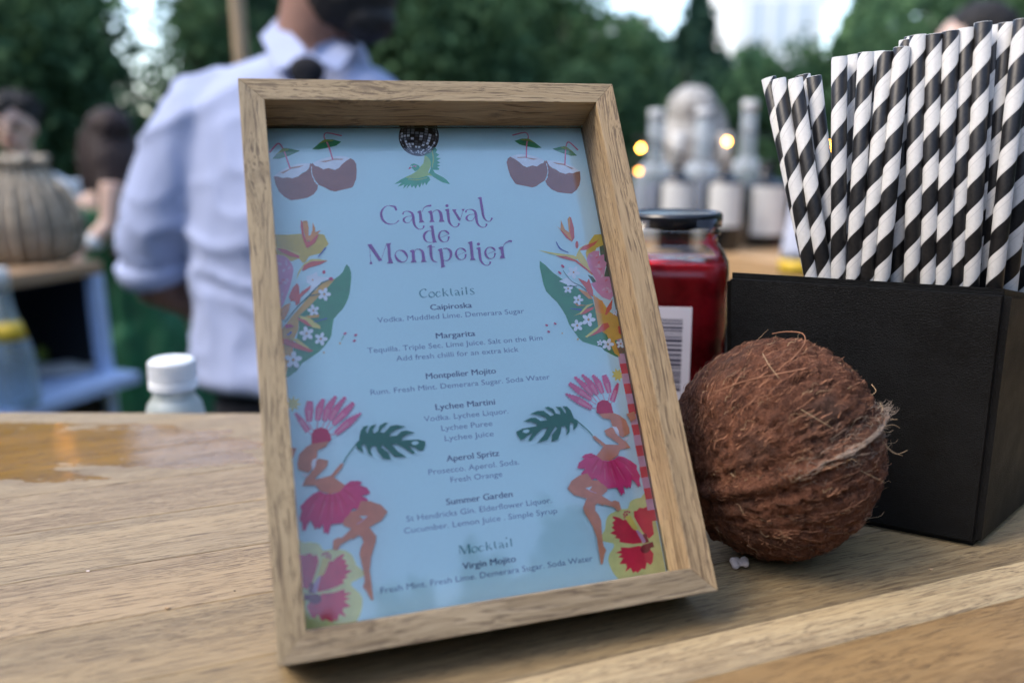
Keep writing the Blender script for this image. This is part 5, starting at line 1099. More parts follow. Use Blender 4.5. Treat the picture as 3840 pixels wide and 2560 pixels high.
TXT=[('dish', 'Caipiroska', 58.19, 72.93, 106.09), ('ing', 'Vodka. Muddled Lime. Demerara Sugar', 39.55, 91.74, 102.76), ('dish', 'Margarita', 58.86, 72.66, 95.63), ('ing', 'Tequilla. Triple Sec. Lime Juice. Salt on the Rim', 35.16, 96.92, 92.29), ('ing', 'Add fresh chilli for an extra kick', 44.4, 87.47, 88.74), ('dish', 'Montpelier Mojito', 53.69, 78.08, 81.65), ('ing', 'Rum. Fresh Mint. Demerara Sugar. Soda Water', 34.74, 97.22, 77.89), ('dish', 'Lychee Martini', 55.62, 76.17, 70.77), ('ing', 'Vodka. Lychee Liquor.', 51.28, 80.44, 67.2), ('ing', 'Lychee Puree', 56.7, 74.2, 63.54), ('ing', 'Lychee Juice', 57.38, 74.15, 60.03), ('dish', 'Aperol Spritz', 57.05, 75.0, 53.19), ('ing', 'Prosecco. Aperol. Soda.', 50.62, 81.51, 49.57), ('ing', 'Fresh Orange', 57.55, 75.07, 46.21), ('dish', 'Summer Garden', 55.14, 77.47, 39.22), ('ing', 'St Hendricks Gin. Elderflower Liquor.', 41.78, 90.71, 35.62), ('ing', 'Cucumber. Lemon Juice . Simple Syrup', 40.58, 92.0, 31.99), ('dish', 'Virgin Mojito', 57.81, 75.37, 18.5), ('ing', 'Fresh Mint. Fresh Lime. Demerara Sugar. Soda Water', 31.4, 101.56, 15.05)]

# ---- straw tip, foot, distance of first white band
STRAWS = [((0.1031, 0.3466, 0.177), (0.1448, 0.3237, 0.005), -0.0028), ((0.1044, 0.3385, 0.1759), (0.139, 0.3196, 0.005), 0.0028), ((0.1099, 0.3355, 0.1758), (0.1422, 0.3178, 0.005), 0.0023), ((0.1149, 0.3416, 0.1776), (0.1457, 0.3246, 0.005), 0.0077), ((0.1179, 0.3377, 0.1767), (0.1457, 0.3225, 0.005), 0.0105), ((0.1236, 0.328, 0.1828), (0.1347, 0.3219, 0.005), 0.0018), ((0.1307, 0.3321, 0.184), (0.1429, 0.3254, 0.005), 0.0019), ((0.1317, 0.3236, 0.1839), (0.1357, 0.3214, 0.005), 0.0034), ((0.1381, 0.3288, 0.1847), (0.1484, 0.3232, 0.005), 0.0026), ((0.1378, 0.3206, 0.1838), (0.1384, 0.3203, 0.005), 0.0135), ((0.142, 0.3175, 0.185), (0.1429, 0.3171, 0.005), 0.0058), ((0.1465, 0.3235, 0.1882), (0.1537, 0.3195, 0.005), 0.013), ((0.1503, 0.328, 0.1899), (0.1588, 0.3233, 0.005), 0.0031), ((0.1473, 0.3172, 0.189), (0.1581, 0.3113, 0.005), 0.0036), ((0.152, 0.315, 0.189), (0.1633, 0.3088, 0.005), 0.0102), ((0.1568, 0.3131, 0.1898), (0.1677, 0.3071, 0.005), 0.0099), ((0.1621, 0.3127, 0.1906), (0.173, 0.3067, 0.005), 0.0017), ((0.1663, 0.3097, 0.1922), (0.1762, 0.3043, 0.005), 0.0111), ((0.1732, 0.3147, 0.1918), (0.1852, 0.3081, 0.005), 0.0017), ((0.1757, 0.3117, 0.1922), (0.1828, 0.3098, 0.005), 0.0047), ((0.1777, 0.3056, 0.1925), (0.1800, 0.3045, 0.005), 0.008), ((0.1878, 0.3133, 0.1941), (0.1900, 0.3118, 0.005), 0.003), ((0.1998, 0.3245, 0.1959), (0.2035, 0.3235, 0.005), 0.0089)]

# ================================================================ SETTING
ground_m, nt, p, _o = new_mat('lawn')
tc = N(nt, 'TexCoord')
n1 = noise_n(nt, tc.outputs['Object'], 1.4, 6, 0.6); n2 = noise_n(nt, tc.outputs['Object'], 60, 4, 0.6)
c = ramp(nt, n1.outputs[0], [(0.35, (0.035, 0.06, 0.02)), (0.55, (0.10, 0.10, 0.045)), (0.7, (0.17, 0.14, 0.08))])
nt.links.new(mix(nt, 0.5, c, ramp(nt, n2.outputs[0], [(0.3, (0.02, 0.04, 0.01)), (0.7, (0.14, 0.16, 0.06))])), p.inputs['Base Color'])
p.inputs['Roughness'].default_value = 0.95
bump(nt, n2.outputs[0], p, 0.8, 0.03)
link('ground', mesh('ground', [(-250, -250, 0), (250, -250, 0), (250, 250, 0), (-250, 250, 0)], [(0, 1, 2, 3)]), ground_m, kind='structure')

# ================================================================ BAR COUNTER
GA = math.radians(20.0)
counter = empty('bar_counter', (0, 0, 0), label='oak stave bar counter in the foreground, wet patch at its left', cat='bar counter')
gdir = Vector((math.cos(GA), math.sin(GA), 0)); gn = Vector((-math.sin(GA), math.cos(GA), 0))
edges = [-0.30, -0.21, -0.13, -0.055, 0.02, 0.075, 0.131, 0.183, 0.2015, 0.2395, 0.278, 0.3176, 0.362, 0.405, 0.452, 0.50, 0.55, 0.61, 0.67]
tints = [(1, 1, 1), (.9, .88, .85), (1.05, 1, .95), (.95, .9, .82), (.86, .76, .60), (.80, .68, .50), (.78, .64, .46), (1.30, 1.30, 1.25), (.80, .76, .66), (.86, .82, .74), (1.0, .95, .90), (.98, .96, .93), (1.04, 1.0, .96), (1.0, .98, .96), (1.06, 1.03, 1.0), (1, 1, 1), (.97, .95, .9), (1, 1, 1)]
def clip_poly(poly, a, b, c):
    """keep a*x+b*y<=c"""
    out = []
    for i in range(len(poly)):
        P, Q = poly[i], poly[(i + 1) % len(poly)]
        dp, dq = a * P[0] + b * P[1] - c, a * Q[0] + b * Q[1] - c
        if dp <= 0: out.append(P)
        if (dp < 0) != (dq < 0) and dp != 0:
            t = dp / (dp - dq); out.append((P[0] + (Q[0] - P[0]) * t, P[1] + (Q[1] - P[1]) * t))
    return out
fa = math.radians(-2.2)
fn = (-math.sin(fa), math.cos(fa)); fc = fn[0] * -0.23 + fn[1] * 0.4735
rnd = random.Random(5)
for i in range(len(edges) - 1):
    a, b = edges[i] + 0.00012, edges[i + 1] - 0.00012
    poly = [tuple((gdir * s + gn * q).xy) for s, q in ((-1.3, a), (1.3, a), (1.3, b), (-1.3, b))]
    poly = clip_poly(poly, fn[0], fn[1], fc)
    poly = clip_poly(poly, -fn[0], -fn[1], 0.14)
    poly = clip_poly(poly, -1, 0, 1.0); poly = clip_poly(poly, 1, 0, 1.0)
    if len(poly) < 3: continue
    # local frame along the grain
    loc = [(Vector((x, y, 0)).dot(gdir), Vector((x, y, 0)).dot(gn)) for x, y in poly]
    dz = rnd.uniform(-0.00012, 0.0)
    me = prism('board', [(x, y, -0.03) for x, y in loc], [(x, y, dz) for x, y in loc], 0.0005, 1)
    o = link('board', me, M['bar_oak'], counter, (0, 0, TOP), (0, 0, GA))
    o.color = tuple(tints[i % len(tints)]) + (1,)
link('front_panel', box('front_panel', -0.95, 0.95, -0.12, -0.09, 0.0, TOP - 0.035, 0.002), M['black'], counter)
link('side_panel', box('side_panel', -0.97, -0.952, -0.12, 0.42, 0.0, TOP - 0.035, 0.002), M['black'], counter)
link('side_panel', box('side_panel', 0.952, 0.97, -0.12, 0.38, 0.0, TOP - 0.035, 0.002), M['black'], counter)
link('work_shelf', box('work_shelf', -0.94, 0.94, 0.05, 0.74, TOP - 0.172, TOP - 0.152, 0.002), M['steel_blue'], counter)
for x in (-0.93, 0.90):
    link('leg', box('leg', x, x + 0.03, 0.70, 0.73, 0.0, TOP - 0.173, 0.002), M['steel_blue'], counter)

# ================================================================ PICTURE FRAME
O_F = Vector((-0.06457697, 0.20200625, TOP + 0.0129)); FW, FH, RW, GD, FD = 0.135, 0.18555, 0.0080755, 0.018082, 0.026
yaw, lean = math.radians(16.48302), math.radians(29.79484)
Xf = Vector((math.cos(yaw), math.sin(yaw), 0)); Bf = Vector((-math.sin(yaw), math.cos(yaw), 0))
Yf = Bf * math.sin(lean) + Vector((0, 0, math.cos(lean))); Nf = Xf.cross(Yf)
frame = empty('picture_frame', label='deep oak picture frame holding a printed cocktail menu, leaning back on the bar', cat='picture frame')
frame.matrix_world = Matrix(((Xf.x, Yf.x, Nf.x, O_F.x), (Xf.y, Yf.y, Nf.y, O_F.y), (Xf.z, Yf.z, Nf.z, O_F.z), (0, 0, 0, 1)))
def rail(L, loc, rot, tint, k):
    me = prism('frame_rail', [(0, 0, -FD), (L, 0, -FD), (L - RW, RW, -FD), (RW, RW, -FD)], [(0, 0, 0), (L, 0, 0), (L - RW, RW, 0), (RW, RW, 0)], 0.00028, 2)
    # the object's origin sits at one mitre; grain runs along local X
    o = link('frame_rail', me, FRAME_OAK[k], frame, loc, (0, 0, rot))
    o.color = tint + (1,)
rail(FW, (0, 0, 0), 0, (1.0, 0.98, 0.96), 0); rail(FH, (FW, 0, 0), math.pi / 2, (1.08, 0.98, 0.86), 1)
rail(FW, (FW, FH, 0), math.pi, (1.0, 0.96, 0.88), 2); rail(FH, (0, FH, 0), -math.pi / 2, (0.98, 0.97, 0.93), 3)
glass, nt, p, out = new_mat('picture glass')
nt.nodes.remove(p)
fr = N(nt, 'Fresnel'); fr.inputs['IOR'].default_value = 1.5
tr = N(nt, 'BsdfTransparent'); gl = N(nt, 'BsdfGlossy'); gl.inputs['Roughness'].default_value = 0.012; gl.inputs['Color'].default_value = (1, 1, 1, 1)
tcg = N(nt, 'TexCoord'); gn_ = noise_n(nt, tcg.outputs['Object'], 22, 3, 0.5)
bb = nt.nodes.new('ShaderNodeBump'); bb.inputs['Strength'].default_value = 0.25; bb.inputs['Distance'].default_value = 0.0004
nt.links.new(gn_.outputs[0], bb.inputs['Height']); nt.links.new(bb.outputs[0], gl.inputs['Normal'])
mx = N(nt, 'MixShader'); nt.links.new(fr.outputs[0], mx.inputs[0]); nt.links.new(tr.outputs[0], mx.inputs[1]); nt.links.new(gl.outputs[0], mx.inputs[2]); nt.links.new(mx.outputs[0], out.inputs[0])
M['glass'] = glass
link('glass_pane', box('glass_pane', RW, FW - RW, RW, FH - RW, -GD + 0.0008, -GD + 0.0020), glass, frame)
link('backing_board', box('backing_board', RW, FW - RW, RW, FH - RW, -FD + 0.001, -GD - 0.0008), M['black'], frame)
link('easel_leg', prism('easel_leg', [(FW / 2 - 0.02, 0.118, -FD + 0.0005), (FW / 2 + 0.02, 0.118, -FD + 0.0005), (FW / 2 + 0.026, -0.0, -0.115), (FW / 2 - 0.026, -0.0, -0.115)], [(FW / 2 - 0.02, 0.122, -FD + 0.0005), (FW / 2 + 0.02, 0.122, -FD + 0.0005), (FW / 2 + 0.026, 0.002, -0.1175), (FW / 2 - 0.026, 0.002, -0.1175)]), M['black'], frame)

def print_mat(name, col, var=0.05):
    return flat_mat('print ' + name, col, 0.7, var, 300, spec=0.2)
PAL = dict(purple=(0.27, 0.05, 0.28), teal=(0.055, 0.24, 0.26), mustard=(0.62, 0.42, 0.03), leaf=(0.03, 0.25, 0.09), amber=(0.70, 0.36, 0.03), pink=(0.72, 0.27, 0.42), palepink=(0.80, 0.48, 0.60), rose=(0.72, 0.17, 0.25),
           red=(0.62, 0.07, 0.035), orange=(0.72, 0.26, 0.03), yellow=(0.78, 0.62, 0.12), white=(0.93, 0.93, 0.95), darkgreen=(0.015, 0.11, 0.06), crimson=(0.55, 0.02, 0.08), blue=(0.04, 0.09, 0.36), magenta=(0.66, 0.045, 0.16),
           skin=(0.58, 0.22, 0.12), leafdark=(0.012, 0.17, 0.10), paper=(0.66, 0.88, 0.88), crimson2=(0.62, 0.022, 0.055), yellowpale=(0.70, 0.66, 0.24), darkred=(0.27, 0.010, 0.03), pinkpale=(0.68, 0.38, 0.52), brown=(0.27, 0.085, 0.05),
           tan=(0.62, 0.32, 0.20), olive=(0.30, 0.38, 0.05), black=(0.012, 0.012, 0.016), grey=(0.30, 0.31, 0.33), darkgrey=(0.09, 0.095, 0.11), green2=(0.05, 0.42, 0.22), lime=(0.42, 0.60, 0.16), pinkpole=(0.72, 0.36, 0.48), ink=(0.035, 0.06, 0.16), inklight=(0.10, 0.17, 0.32))
for k_, f_ in (('red', 1.25), ('crimson', 1.25), ('crimson2', 1.3), ('magenta', 1.2), ('rose', 1.15), ('skin', 1.3), ('orange', 1.2), ('mustard', 1.2), ('amber', 1.15), ('pink', 1.1), ('brown', 1.25), ('leaf', 1.1), ('yellow', 1.1), ('yellowpale', 1.15), ('paper', 1.0)):
    PAL[k_] = tuple(min(.93, c * f_) for c in PAL[k_])
PM = {k: print_mat(k, v) for k, v in PAL.items()}
paper, nt, p, out = new_mat('menu paper')
tcp = N(nt, 'TexCoord'); pn = noise_n(nt, tcp.outputs['Object'], 1400, 2, 0.7); pn2 = noise_n(nt, mapping(nt, tcp.outputs['Object'], (1, 1, 1)), 14, 3, 0.5)
nt.links.new(mix(nt, 0.5, ramp(nt, pn.outputs[0], [(0.3, tuple(c * 0.93 for c in PAL['paper'])), (0.7, PAL['paper'])]), ramp(nt, pn2.outputs[0], [(0.3, tuple(c * 0.95 for c in PAL['paper'])), (0.7, PAL['paper'])])), p.inputs['Base Color'])
p.inputs['Roughness'].default_value = 0.8; p.inputs['Specular IOR Level'].default_value = 0.2
card = link('menu_card', box('menu_card', RW, FW - RW, RW, FH - RW, -GD - 0.0004, -GD), paper, frame)

def decode(s): return [tuple(int(v) / 20000.0 for v in t.split(',')) for t in s.split()]
def clip_card(bm):
    lim = [((RW - 1e-4, 0, 0), (-1, 0, 0)), ((FW - RW + 1e-4, 0, 0), (1, 0, 0)), ((0, RW - 1e-4, 0), (0, -1, 0)), ((0, FH - RW + 1e-4, 0), (0, 1, 0))]
    for co, no in lim:
        bmesh.ops.bisect_plane(bm, geom=bm.verts[:] + bm.edges[:] + bm.faces[:], plane_co=co, plane_no=no, clear_outer=True)
def ink_mesh(name, shapes, mirror=None, z0=0.00002, dz=0.000006, parent=None):
    bm = bmesh.new(); cols = []
    for k, sh in enumerate(shapes):
        col = sh[0]
        if col not in cols: cols.append(col)
        z = -GD + z0 + k * dz
        tf = (lambda q: (2 * mirror - q[0], q[1])) if mirror else (lambda q: q)
        if sh[1] == 'p':
            pts = [tf(q) for q in decode(sh[2])]
            vs = [bm.verts.new((x, y, z)) for x, y in pts]
            try: f = bm.faces.new(vs); f.material_index = cols.index(col)
            except ValueError: pass
        else:
            A = [tf(q) for q in decode(sh[2])]; B = [tf(q) for q in decode(sh[3])]
            va = [bm.verts.new((x, y, z)) for x, y in A]; vb = [bm.verts.new((x, y, z)) for x, y in B]
            for i in range(len(A) - 1):
                f = bm.faces.new((va[i], va[i + 1], vb[i + 1], vb[i])); f.material_index = cols.index(col)
    bm.normal_update()
    bmesh.ops.triangulate(bm, faces=[f for f in bm.faces if len(f.verts) > 4])
    bm.normal_update()
    bad = [f for f in bm.faces if f.normal.z < 0]
    bmesh.ops.reverse_faces(bm, faces=bad)
    clip_card(bm)
    me = bpy.data.meshes.new(name); bm.to_mesh(me); bm.free()
    o = link(name, me, [PM[c] for c in cols], parent or card)
    return o
for k, shapes in ART.items():
    base = k.split('.')[0].replace('_lower', '')
    ink_mesh(base, shapes)
MC = 0.0663
for k in ('printed_dancer', 'printed_hibiscus', 'printed_coconuts'):
    ink_mesh(k, ART[k], mirror=MC)

def text_mesh(name, s, u0, u1, v, cap, weight, mat):
    cu = bpy.data.curves.new(name, 'FONT'); cu.body = s; cu.size = 1.0; cu.offset = 0.0; cu.resolution_u = 3; cu.dimensions = '2D'; cu.fill_mode = 'FRONT'
    o = bpy.data.objects.new('t', cu); COL.objects.link(o)
    dg = bpy.context.evaluated_depsgraph_get(); dg.update()
    me = bpy.data.meshes.new_from_object(o.evaluated_get(dg))
    bpy.data.objects.remove(o); bpy.data.curves.remove(cu)
    co = np.empty(len(me.vertices) * 3); me.vertices.foreach_get('co', co); co = co.reshape(-1, 3)
    sx = (u1 - u0) / (co[:, 0].max() - co[:, 0].min()); x0 = co[:, 0].min(); sy = cap / 0.73
    co[:, 0] = (co[:, 0] - x0) * sx + u0; co[:, 1] = co[:, 1] * sy + v; co[:, 2] = -GD + 0.00002
    me.vertices.foreach_set('co', co.ravel()); me.update(); me.materials.clear()
    if weight:      # bold: the same outlines printed twice, a hair apart
        bm = bmesh.new(); bm.from_mesh(me)
        g = bmesh.ops.duplicate(bm, geom=bm.verts[:] + bm.edges[:] + bm.faces[:])
        for v_ in g['geom']:
            if isinstance(v_, bmesh.types.BMVert): v_.co.x += weight; v_.co.z += 0.000008
        bm.to_mesh(me); bm.free()
    link(name, me, mat, card)
for kind, s, u0, u1, v in TXT:
    if kind == 'dish': text_mesh('dish_name', s, u0 / 1000, u1 / 1000, v / 1000, 0.0021, 0.00013, PM['ink'])
    else: text_mesh('text_line', s, u0 / 1000, u1 / 1000, v / 1000, 0.0019, 0.0, PM['inklight'])

# ================================================================ STRAW BOX
leather, nt, p, out = new_mat('black leatherette')
tc = N(nt, 'TexCoord')
vo = nt.nodes.new('ShaderNodeTexVoronoi'); vo.feature = 'DISTANCE_TO_EDGE'; vo.inputs['Scale'].default_value = 1.0
wv = noise_n(nt, tc.outputs['Object'], 400, 2)
ad = N(nt, 'VectorMath', op='MULTIPLY_ADD'); nt.links.new(wv.outputs[1], ad.inputs[0]); ad.inputs[1].default_value = (0.7, 0.7, 0.7)
nt.links.new(mapping(nt, tc.outputs['Object'], (1150, 1150, 1150)), ad.inputs[2]); nt.links.new(ad.outputs[0], vo.inputs['Vector'])
dn = noise_n(nt, tc.outputs['Object'], 45, 5, 0.65)
nt.links.new(ramp(nt, dn.outputs[0], [(0.3, (0.0018, 0.002, 0.0022)), (0.7, (0.0045, 0.005, 0.0055))]), p.inputs['Base Color'])
nt.links.new(ramp(nt, dn.outputs[0], [(0.3, (0.42, 0.42, 0.42)), (0.7, (0.6, 0.6, 0.6))]), p.inputs['Roughness'])
p.inputs['Specular IOR Level'].default_value = 0.25
bump(nt, ramp(nt, vo.outputs['Distance'], [(0.0, (0, 0, 0)), (0.25, (1, 1, 1))]), p, 0.6, 0.00015)
holder = empty('straw_box', (0.14, 0.34, TOP), label='black leatherette box packed with striped paper straws beside the coconut', cat='box')
Tt = [(0.0881, 0.3404), (0.1769, 0.2917), (0.2345, 0.3436), (0.0995, 0.3605)]
Tb = [(0.0930, 0.3408), (0.1772, 0.2920), (0.2310, 0.3420), (0.1090, 0.3660)]
def inset(q, d):
    c = Vector((sum(a[0] for a in q) / 4, sum(a[1] for a in q) / 4)); out = []
    n = 4
    for i in range(n):
        A, Bq, C = Vector(q[i - 1]), Vector(q[i]), Vector(q[(i + 1) % n])
        e1 = (Bq - A).normalized(); e2 = (C - Bq).normalized()
        n1 = Vector((-e1.y, e1.x)); n2 = Vector((-e2.y, e2.x)); bis = (n1 + n2).normalized()
        out.append(tuple(Bq + bis * (d / max(0.3, bis.dot(n1)))))
    return out
def boxshell():
    bm = bmesh.new(); h = Vector(holder.location)
    L = lambda q, z: [bm.verts.new((x - h.x, y - h.y, z - (0.013 if z > 0.05 and i > 1 else 0))) for i, (x, y) in enumerate(q)]
    ot, ob, it, ib = L(Tt, 0.1), L(Tb, 0.0003), L(inset(Tt, 0.0026), 0.1), L(inset(Tb, 0.0026), 0.003)
    outer = []
    for i in range(4):
        j = (i + 1) % 4
        outer.append(bm.faces.new((ob[i], ob[j], ot[j], ot[i]))); bm.faces.new((ib[j], ib[i], it[i], it[j])); bm.faces.new((ot[i], ot[j], it[j], it[i]))
    bm.faces.new(ob[::-1]); bm.faces.new(ib)
    es = [e for e in bm.edges if (e.verts[0] in ot + ob and e.verts[1] in ot + ob)]
    bmesh.ops.bevel(bm, geom=es, offset=0.0024, segments=6, affect='EDGES')
    return bm_mesh('box_wall', bm)
o = link('box_wall', boxshell(), leather, holder, smooth=True)
o.data.set_sharp_from_angle(angle=math.radians(40))

# ================================================================ STRAWS
straw_m, nt, p, out = new_mat('striped straw paper')
tc = N(nt, 'TexCoord'); sp = N(nt, 'SeparateXYZ'); nt.links.new(tc.outputs['Object'], sp.inputs[0])
th = mathn(nt, 'ARCTAN2', sp.outputs[1], sp.outputs[0])
PITCH = 0.0191
f = mathn(nt, 'SUBTRACT', mathn(nt, 'DIVIDE', sp.outputs[2], PITCH), mathn(nt, 'DIVIDE', th, 2 * math.pi))
fr1 = mathn(nt, 'FRACT', mathn(nt, 'ADD', f, 100.5))
dd = mathn(nt, 'ABSOLUTE', mathn(nt, 'SUBTRACT', fr1, 0.5))
isw = ramp(nt, dd, [(0.248, (1, 1, 1)), (0.256, (0, 0, 0))])
seam = mathn(nt, 'FRACT', mathn(nt, 'ADD', mathn(nt, 'MULTIPLY', mathn(nt, 'ADD', mathn(nt, 'DIVIDE', sp.outputs[2], PITCH * 1.0), mathn(nt, 'DIVIDE', th, -2 * math.pi)), 3.0), 50.2))
sl = ramp(nt, mathn(nt, 'ABSOLUTE', mathn(nt, 'SUBTRACT', seam, 0.5)), [(0.012, (1, 1, 1)), (0.03, (0, 0, 0))])
pnz = noise_n(nt, tc.outputs['Object'], 900, 3, 0.6)
whitec = mix(nt, sl, ramp(nt, pnz.outputs[0], [(0.3, (0.54, 0.54, 0.53)), (0.7, (0.60, 0.60, 0.59))]), (0.42, 0.42, 0.42))
blackc = ramp(nt, pnz.outputs[0], [(0.35, (0.005, 0.005, 0.006)), (0.7, (0.014, 0.013, 0.013))])
nt.links.new(mix(nt, isw, blackc, whitec), p.inputs['Base Color'])
nt.links.new(ramp(nt, isw, [(0, (0.42, 0.42, 0.42)), (1, (0.6, 0.6, 0.6))]), p.inputs['Roughness'])
p.inputs['Specular IOR Level'].default_value = 0.4
bump(nt, mathn(nt, 'ADD', mathn(nt, 'MULTIPLY', sl, -0.6), mathn(nt, 'MULTIPLY', pnz.outputs[0], 0.25)), p, 0.5, 0.0001)
straw_in = flat_mat('straw inside paper', (0.66, 0.67, 0.66), 0.8, 0.02)
def straw_mesh(L, R=0.00287, wall=0.00032, n=28, nz=2):
    vs, fs, mi = [], [], []
    for (r, z) in ((R, -L), (R, -0.0001), (R - wall / 2, 0.0), (R - wall, -0.0001), (R - wall, -L)):
        for k in range(n):
            a = 2 * math.pi * k / n; vs.append((r * math.cos(a), r * math.sin(a), z))
    for i in range(4):
        for k in range(n):
            fs.append((i * n + k, i * n + (k + 1) % n, (i + 1) * n + (k + 1) % n, (i + 1) * n + k)); mi.append(0 if i < 1 else 1)
    for k in range(n):
        fs.append((4 * n + k, 4 * n + (k + 1) % n, (k + 1) % n, k)); mi.append(1)
    me = mesh('paper_straw', vs, fs); me.polygons.foreach_set('material_index', mi); me.polygons.foreach_set('use_smooth', [True] * len(fs))
    return me
STR_LAB = ['leftmost tilted straw, half hidden behind its neighbours in the leaning bunch', 'second tilted straw of the leaning left bunch, white at its tip', 'third tilted straw of the leaning left bunch, in front with a white tip',
 'pale tip of a tilted straw peeking out behind the leaning left bunch', 'rightmost tilted straw of the leaning bunch, black at its tip',
 'upright straw standing left of the main row, gap to the leaning bunch at its left', 'narrow glimpse of a straw behind the first and second upright straws', 'second upright straw of the main row from the left, white tip',
 'sliver of a white tipped straw behind the second and third upright straws', 'third upright straw of the main row, black tip with a white corner', 'fourth upright straw of the main row, black tip, lower than its right neighbour',
 'dark tipped straw behind the fourth upright straw', 'farthest straw tip rising behind the step in the main row', 'fifth upright straw of the main row, first of the taller ones, white tip',
 'sixth upright straw of the main row, black tip', 'seventh upright straw of the main row, black tip next to a white tipped one', 'eighth upright straw of the main row, white tip left of the tallest black tip',
 'tall black tipped straw standing proud of the row near the right', 'small straw tip just right of the tall black tipped straw', 'white striped straw second from the right edge of the photo', 'straw at the right edge of the photo, top cut off',
 'straw whose lower part alone shows at the right edge of the box', 'outermost right straw, just outside the frame above the box corner']
def place_straw(T, B, dl, label):
    T = Vector((T[0], T[1], T[2] + TOP)); B = Vector((B[0], B[1], B[2] + TOP))
    d = (T - B).normalized(); L = (T - B).length
    v = (CAM - T); v -= d * v.dot(d); v.normalize()
    yl = -v; xl = yl.cross(d).normalized()
    base = Matrix((xl, yl, d)).transposed()
    phi = 2 * math.pi * (dl / PITCH - 0.25)
    R3 = base @ Matrix.Rotation(phi, 3, 'Z')
    o = link('paper_straw', straw_mesh(L), [straw_m, straw_in], label=label, cat='straw', group='black and white striped paper straws in the box')
    o.matrix_world = Matrix.Translation(T) @ R3.to_4x4()
for (T, B, dl), lab in zip(STRAWS, STR_LAB): place_straw(T, B, dl, lab)
rs = random.Random(8)
for k, (x, y) in enumerate([(0.152, 0.3360), (0.159, 0.3335), (0.166, 0.3300), (0.1740, 0.3265), (0.1820, 0.3240), (0.1900, 0.3225)]):
    place_straw((x, y, 0.181 + rs.uniform(-.002, .002)), (x + 0.006, y + 0.001, 0.005), rs.uniform(0, .018), 'straw of the rear row, glimpsed through the gaps between the front straws')

# ================================================================ COCONUT
CC = Vector((0.0972, 0.2905, TOP + 0.0417))
vcam = (CAM - CC).normalized()
rx = R_AX; 
ux = vcam.cross(rx).normalized(); ux = ux if ux.z > 0 else -ux
pole = (rx * -0.77 + ux * -0.40 + vcam * 0.28).normalized()
seam_pt = (rx * 0.385 + ux * -0.13 + vcam * 0.91).normalized()   # direction of a point on the seam
side = pole.cross(seam_pt).normalized()
e1 = side.cross(pole).normalized()     # meridian phi=0 contains the seam
# body axes of the squashed nut: across the view, along the view, vertical
AX = Vector((R_AX.x, R_AX.y, 0)).normalized(); AY = Vector((0.431, 0.902, 0)).normalized(); AX = Vector((AY.y, -AY.x, 0))
SEMI = (0.0370, 0.0345, 0.0408)
def nut(dirv, lift=0.0):
    d = Vector((dirv.dot(AX), dirv.dot(AY), dirv.z))
    q = Vector((d.x * SEMI[0], d.y * SEMI[1], d.z * SEMI[2]))
    # slight egg shape
    return AX * q.x + AY * q.y + Vector((0, 0, q.z)) + dirv * lift
def sdir(theta, phi):
    return pole * math.cos(theta) + (e1 * math.cos(phi) + side * math.sin(phi)) * math.sin(theta)
def relief(dv):
    th = math.acos(max(-1, min(1, dv.dot(pole)))); ph = math.atan2(dv.dot(side), dv.dot(e1))
    st = math.sin(th)
    a = noise.noise(Vector((math.cos(ph) * 9 * (0.4 + st), math.sin(ph) * 9 * (0.4 + st), th * 1.6)))
    b = noise.noise(Vector((math.cos(ph) * 26 * (0.3 + st), math.sin(ph) * 26 * (0.3 + st), th * 5 + 7)))
    c = noise.noise(dv * 18)
    f = noise.noise(dv * 55)
    r = 0.0012 * a + 0.0009 * b + 0.0004 * c + 0.0004 * f + 0.0003 * noise.noise(dv * 110) - 0.0007 * max(0.0, -b - 0.15) * 4
    # three low sutures from pole to pole
    for k in range(3):
        dphi = (ph - k * 2.094 + math.pi) % (2 * math.pi) - math.pi
        r += 0.0017 * math.exp(-(dphi * st / 0.045) ** 2) - 0.0011 * math.exp(-((abs(dphi) * st - 0.12) / 0.05) ** 2)
    return r
bm = bmesh.new(); bmesh.ops.create_icosphere(bm, subdivisions=6, radius=1.0)
for v in bm.verts:
    dv = v.co.normalized(); v.co = nut(dv, relief(dv))
me = bpy.data.meshes.new('husk'); bm.to_mesh(me); bm.free()
husk, nt, p, out = new_mat('coconut husk')
tc = N(nt, 'TexCoord')
nb = noise_n(nt, tc.outputs['Object'], 95, 6, 0.65, 0.8); nf = noise_n(nt, tc.outputs['Object'], 900, 5, 0.7, 1.5); nm = noise_n(nt, tc.outputs['Object'], 260, 5, 0.65, 2.0)
c1 = ramp(nt, nb.outputs[0], [(0.32, (0.070, 0.030, 0.018)), (0.5, (0.23, 0.090, 0.049)), (0.68, (0.42, 0.168, 0.088))])
c2 = ramp(nt, nm.outputs[0], [(0.35, (0.045, 0.019, 0.012)), (0.55, (0.21, 0.090, 0.052)), (0.75, (0.42, 0.20, 0.115))])
cc = mix(nt, 0.5, c1, c2)
big = noise_n(nt, tc.outputs['Object'], 38, 3, 0.55, 0.6)
cc = mix(nt, ramp(nt, big.outputs[0], [(0.50, (0, 0, 0)), (0.66, (0.7, 0.7, 0.7))]), cc, (0.105, 0.066, 0.05))
cc = mix(nt, ramp(nt, nf.outputs[0], [(0.3, (0.6, 0.6, 0.6)), (0.55, (0, 0, 0))]), cc, (0.04, 0.019, 0.013))
nt.links.new(cc, p.inputs['Base Color']); p.inputs['Roughness'].default_value = 0.9; p.inputs['Specular IOR Level'].default_value = 0.2
bump(nt, mathn(nt, 'ADD', mathn(nt, 'MULTIPLY', nm.outputs[0], 0.8), nf.outputs[0]), p, 1.0, 0.0022)
coco = empty('coconut', CC, label='whole hairy brown coconut lying between the picture frame and the black box', cat='coconut')
link('husk', me, husk, coco, smooth=True)
def fibre_mat(name, a, b):
    return flat_mat(name, a, 0.8, 0.35, 60, spec=0.2)
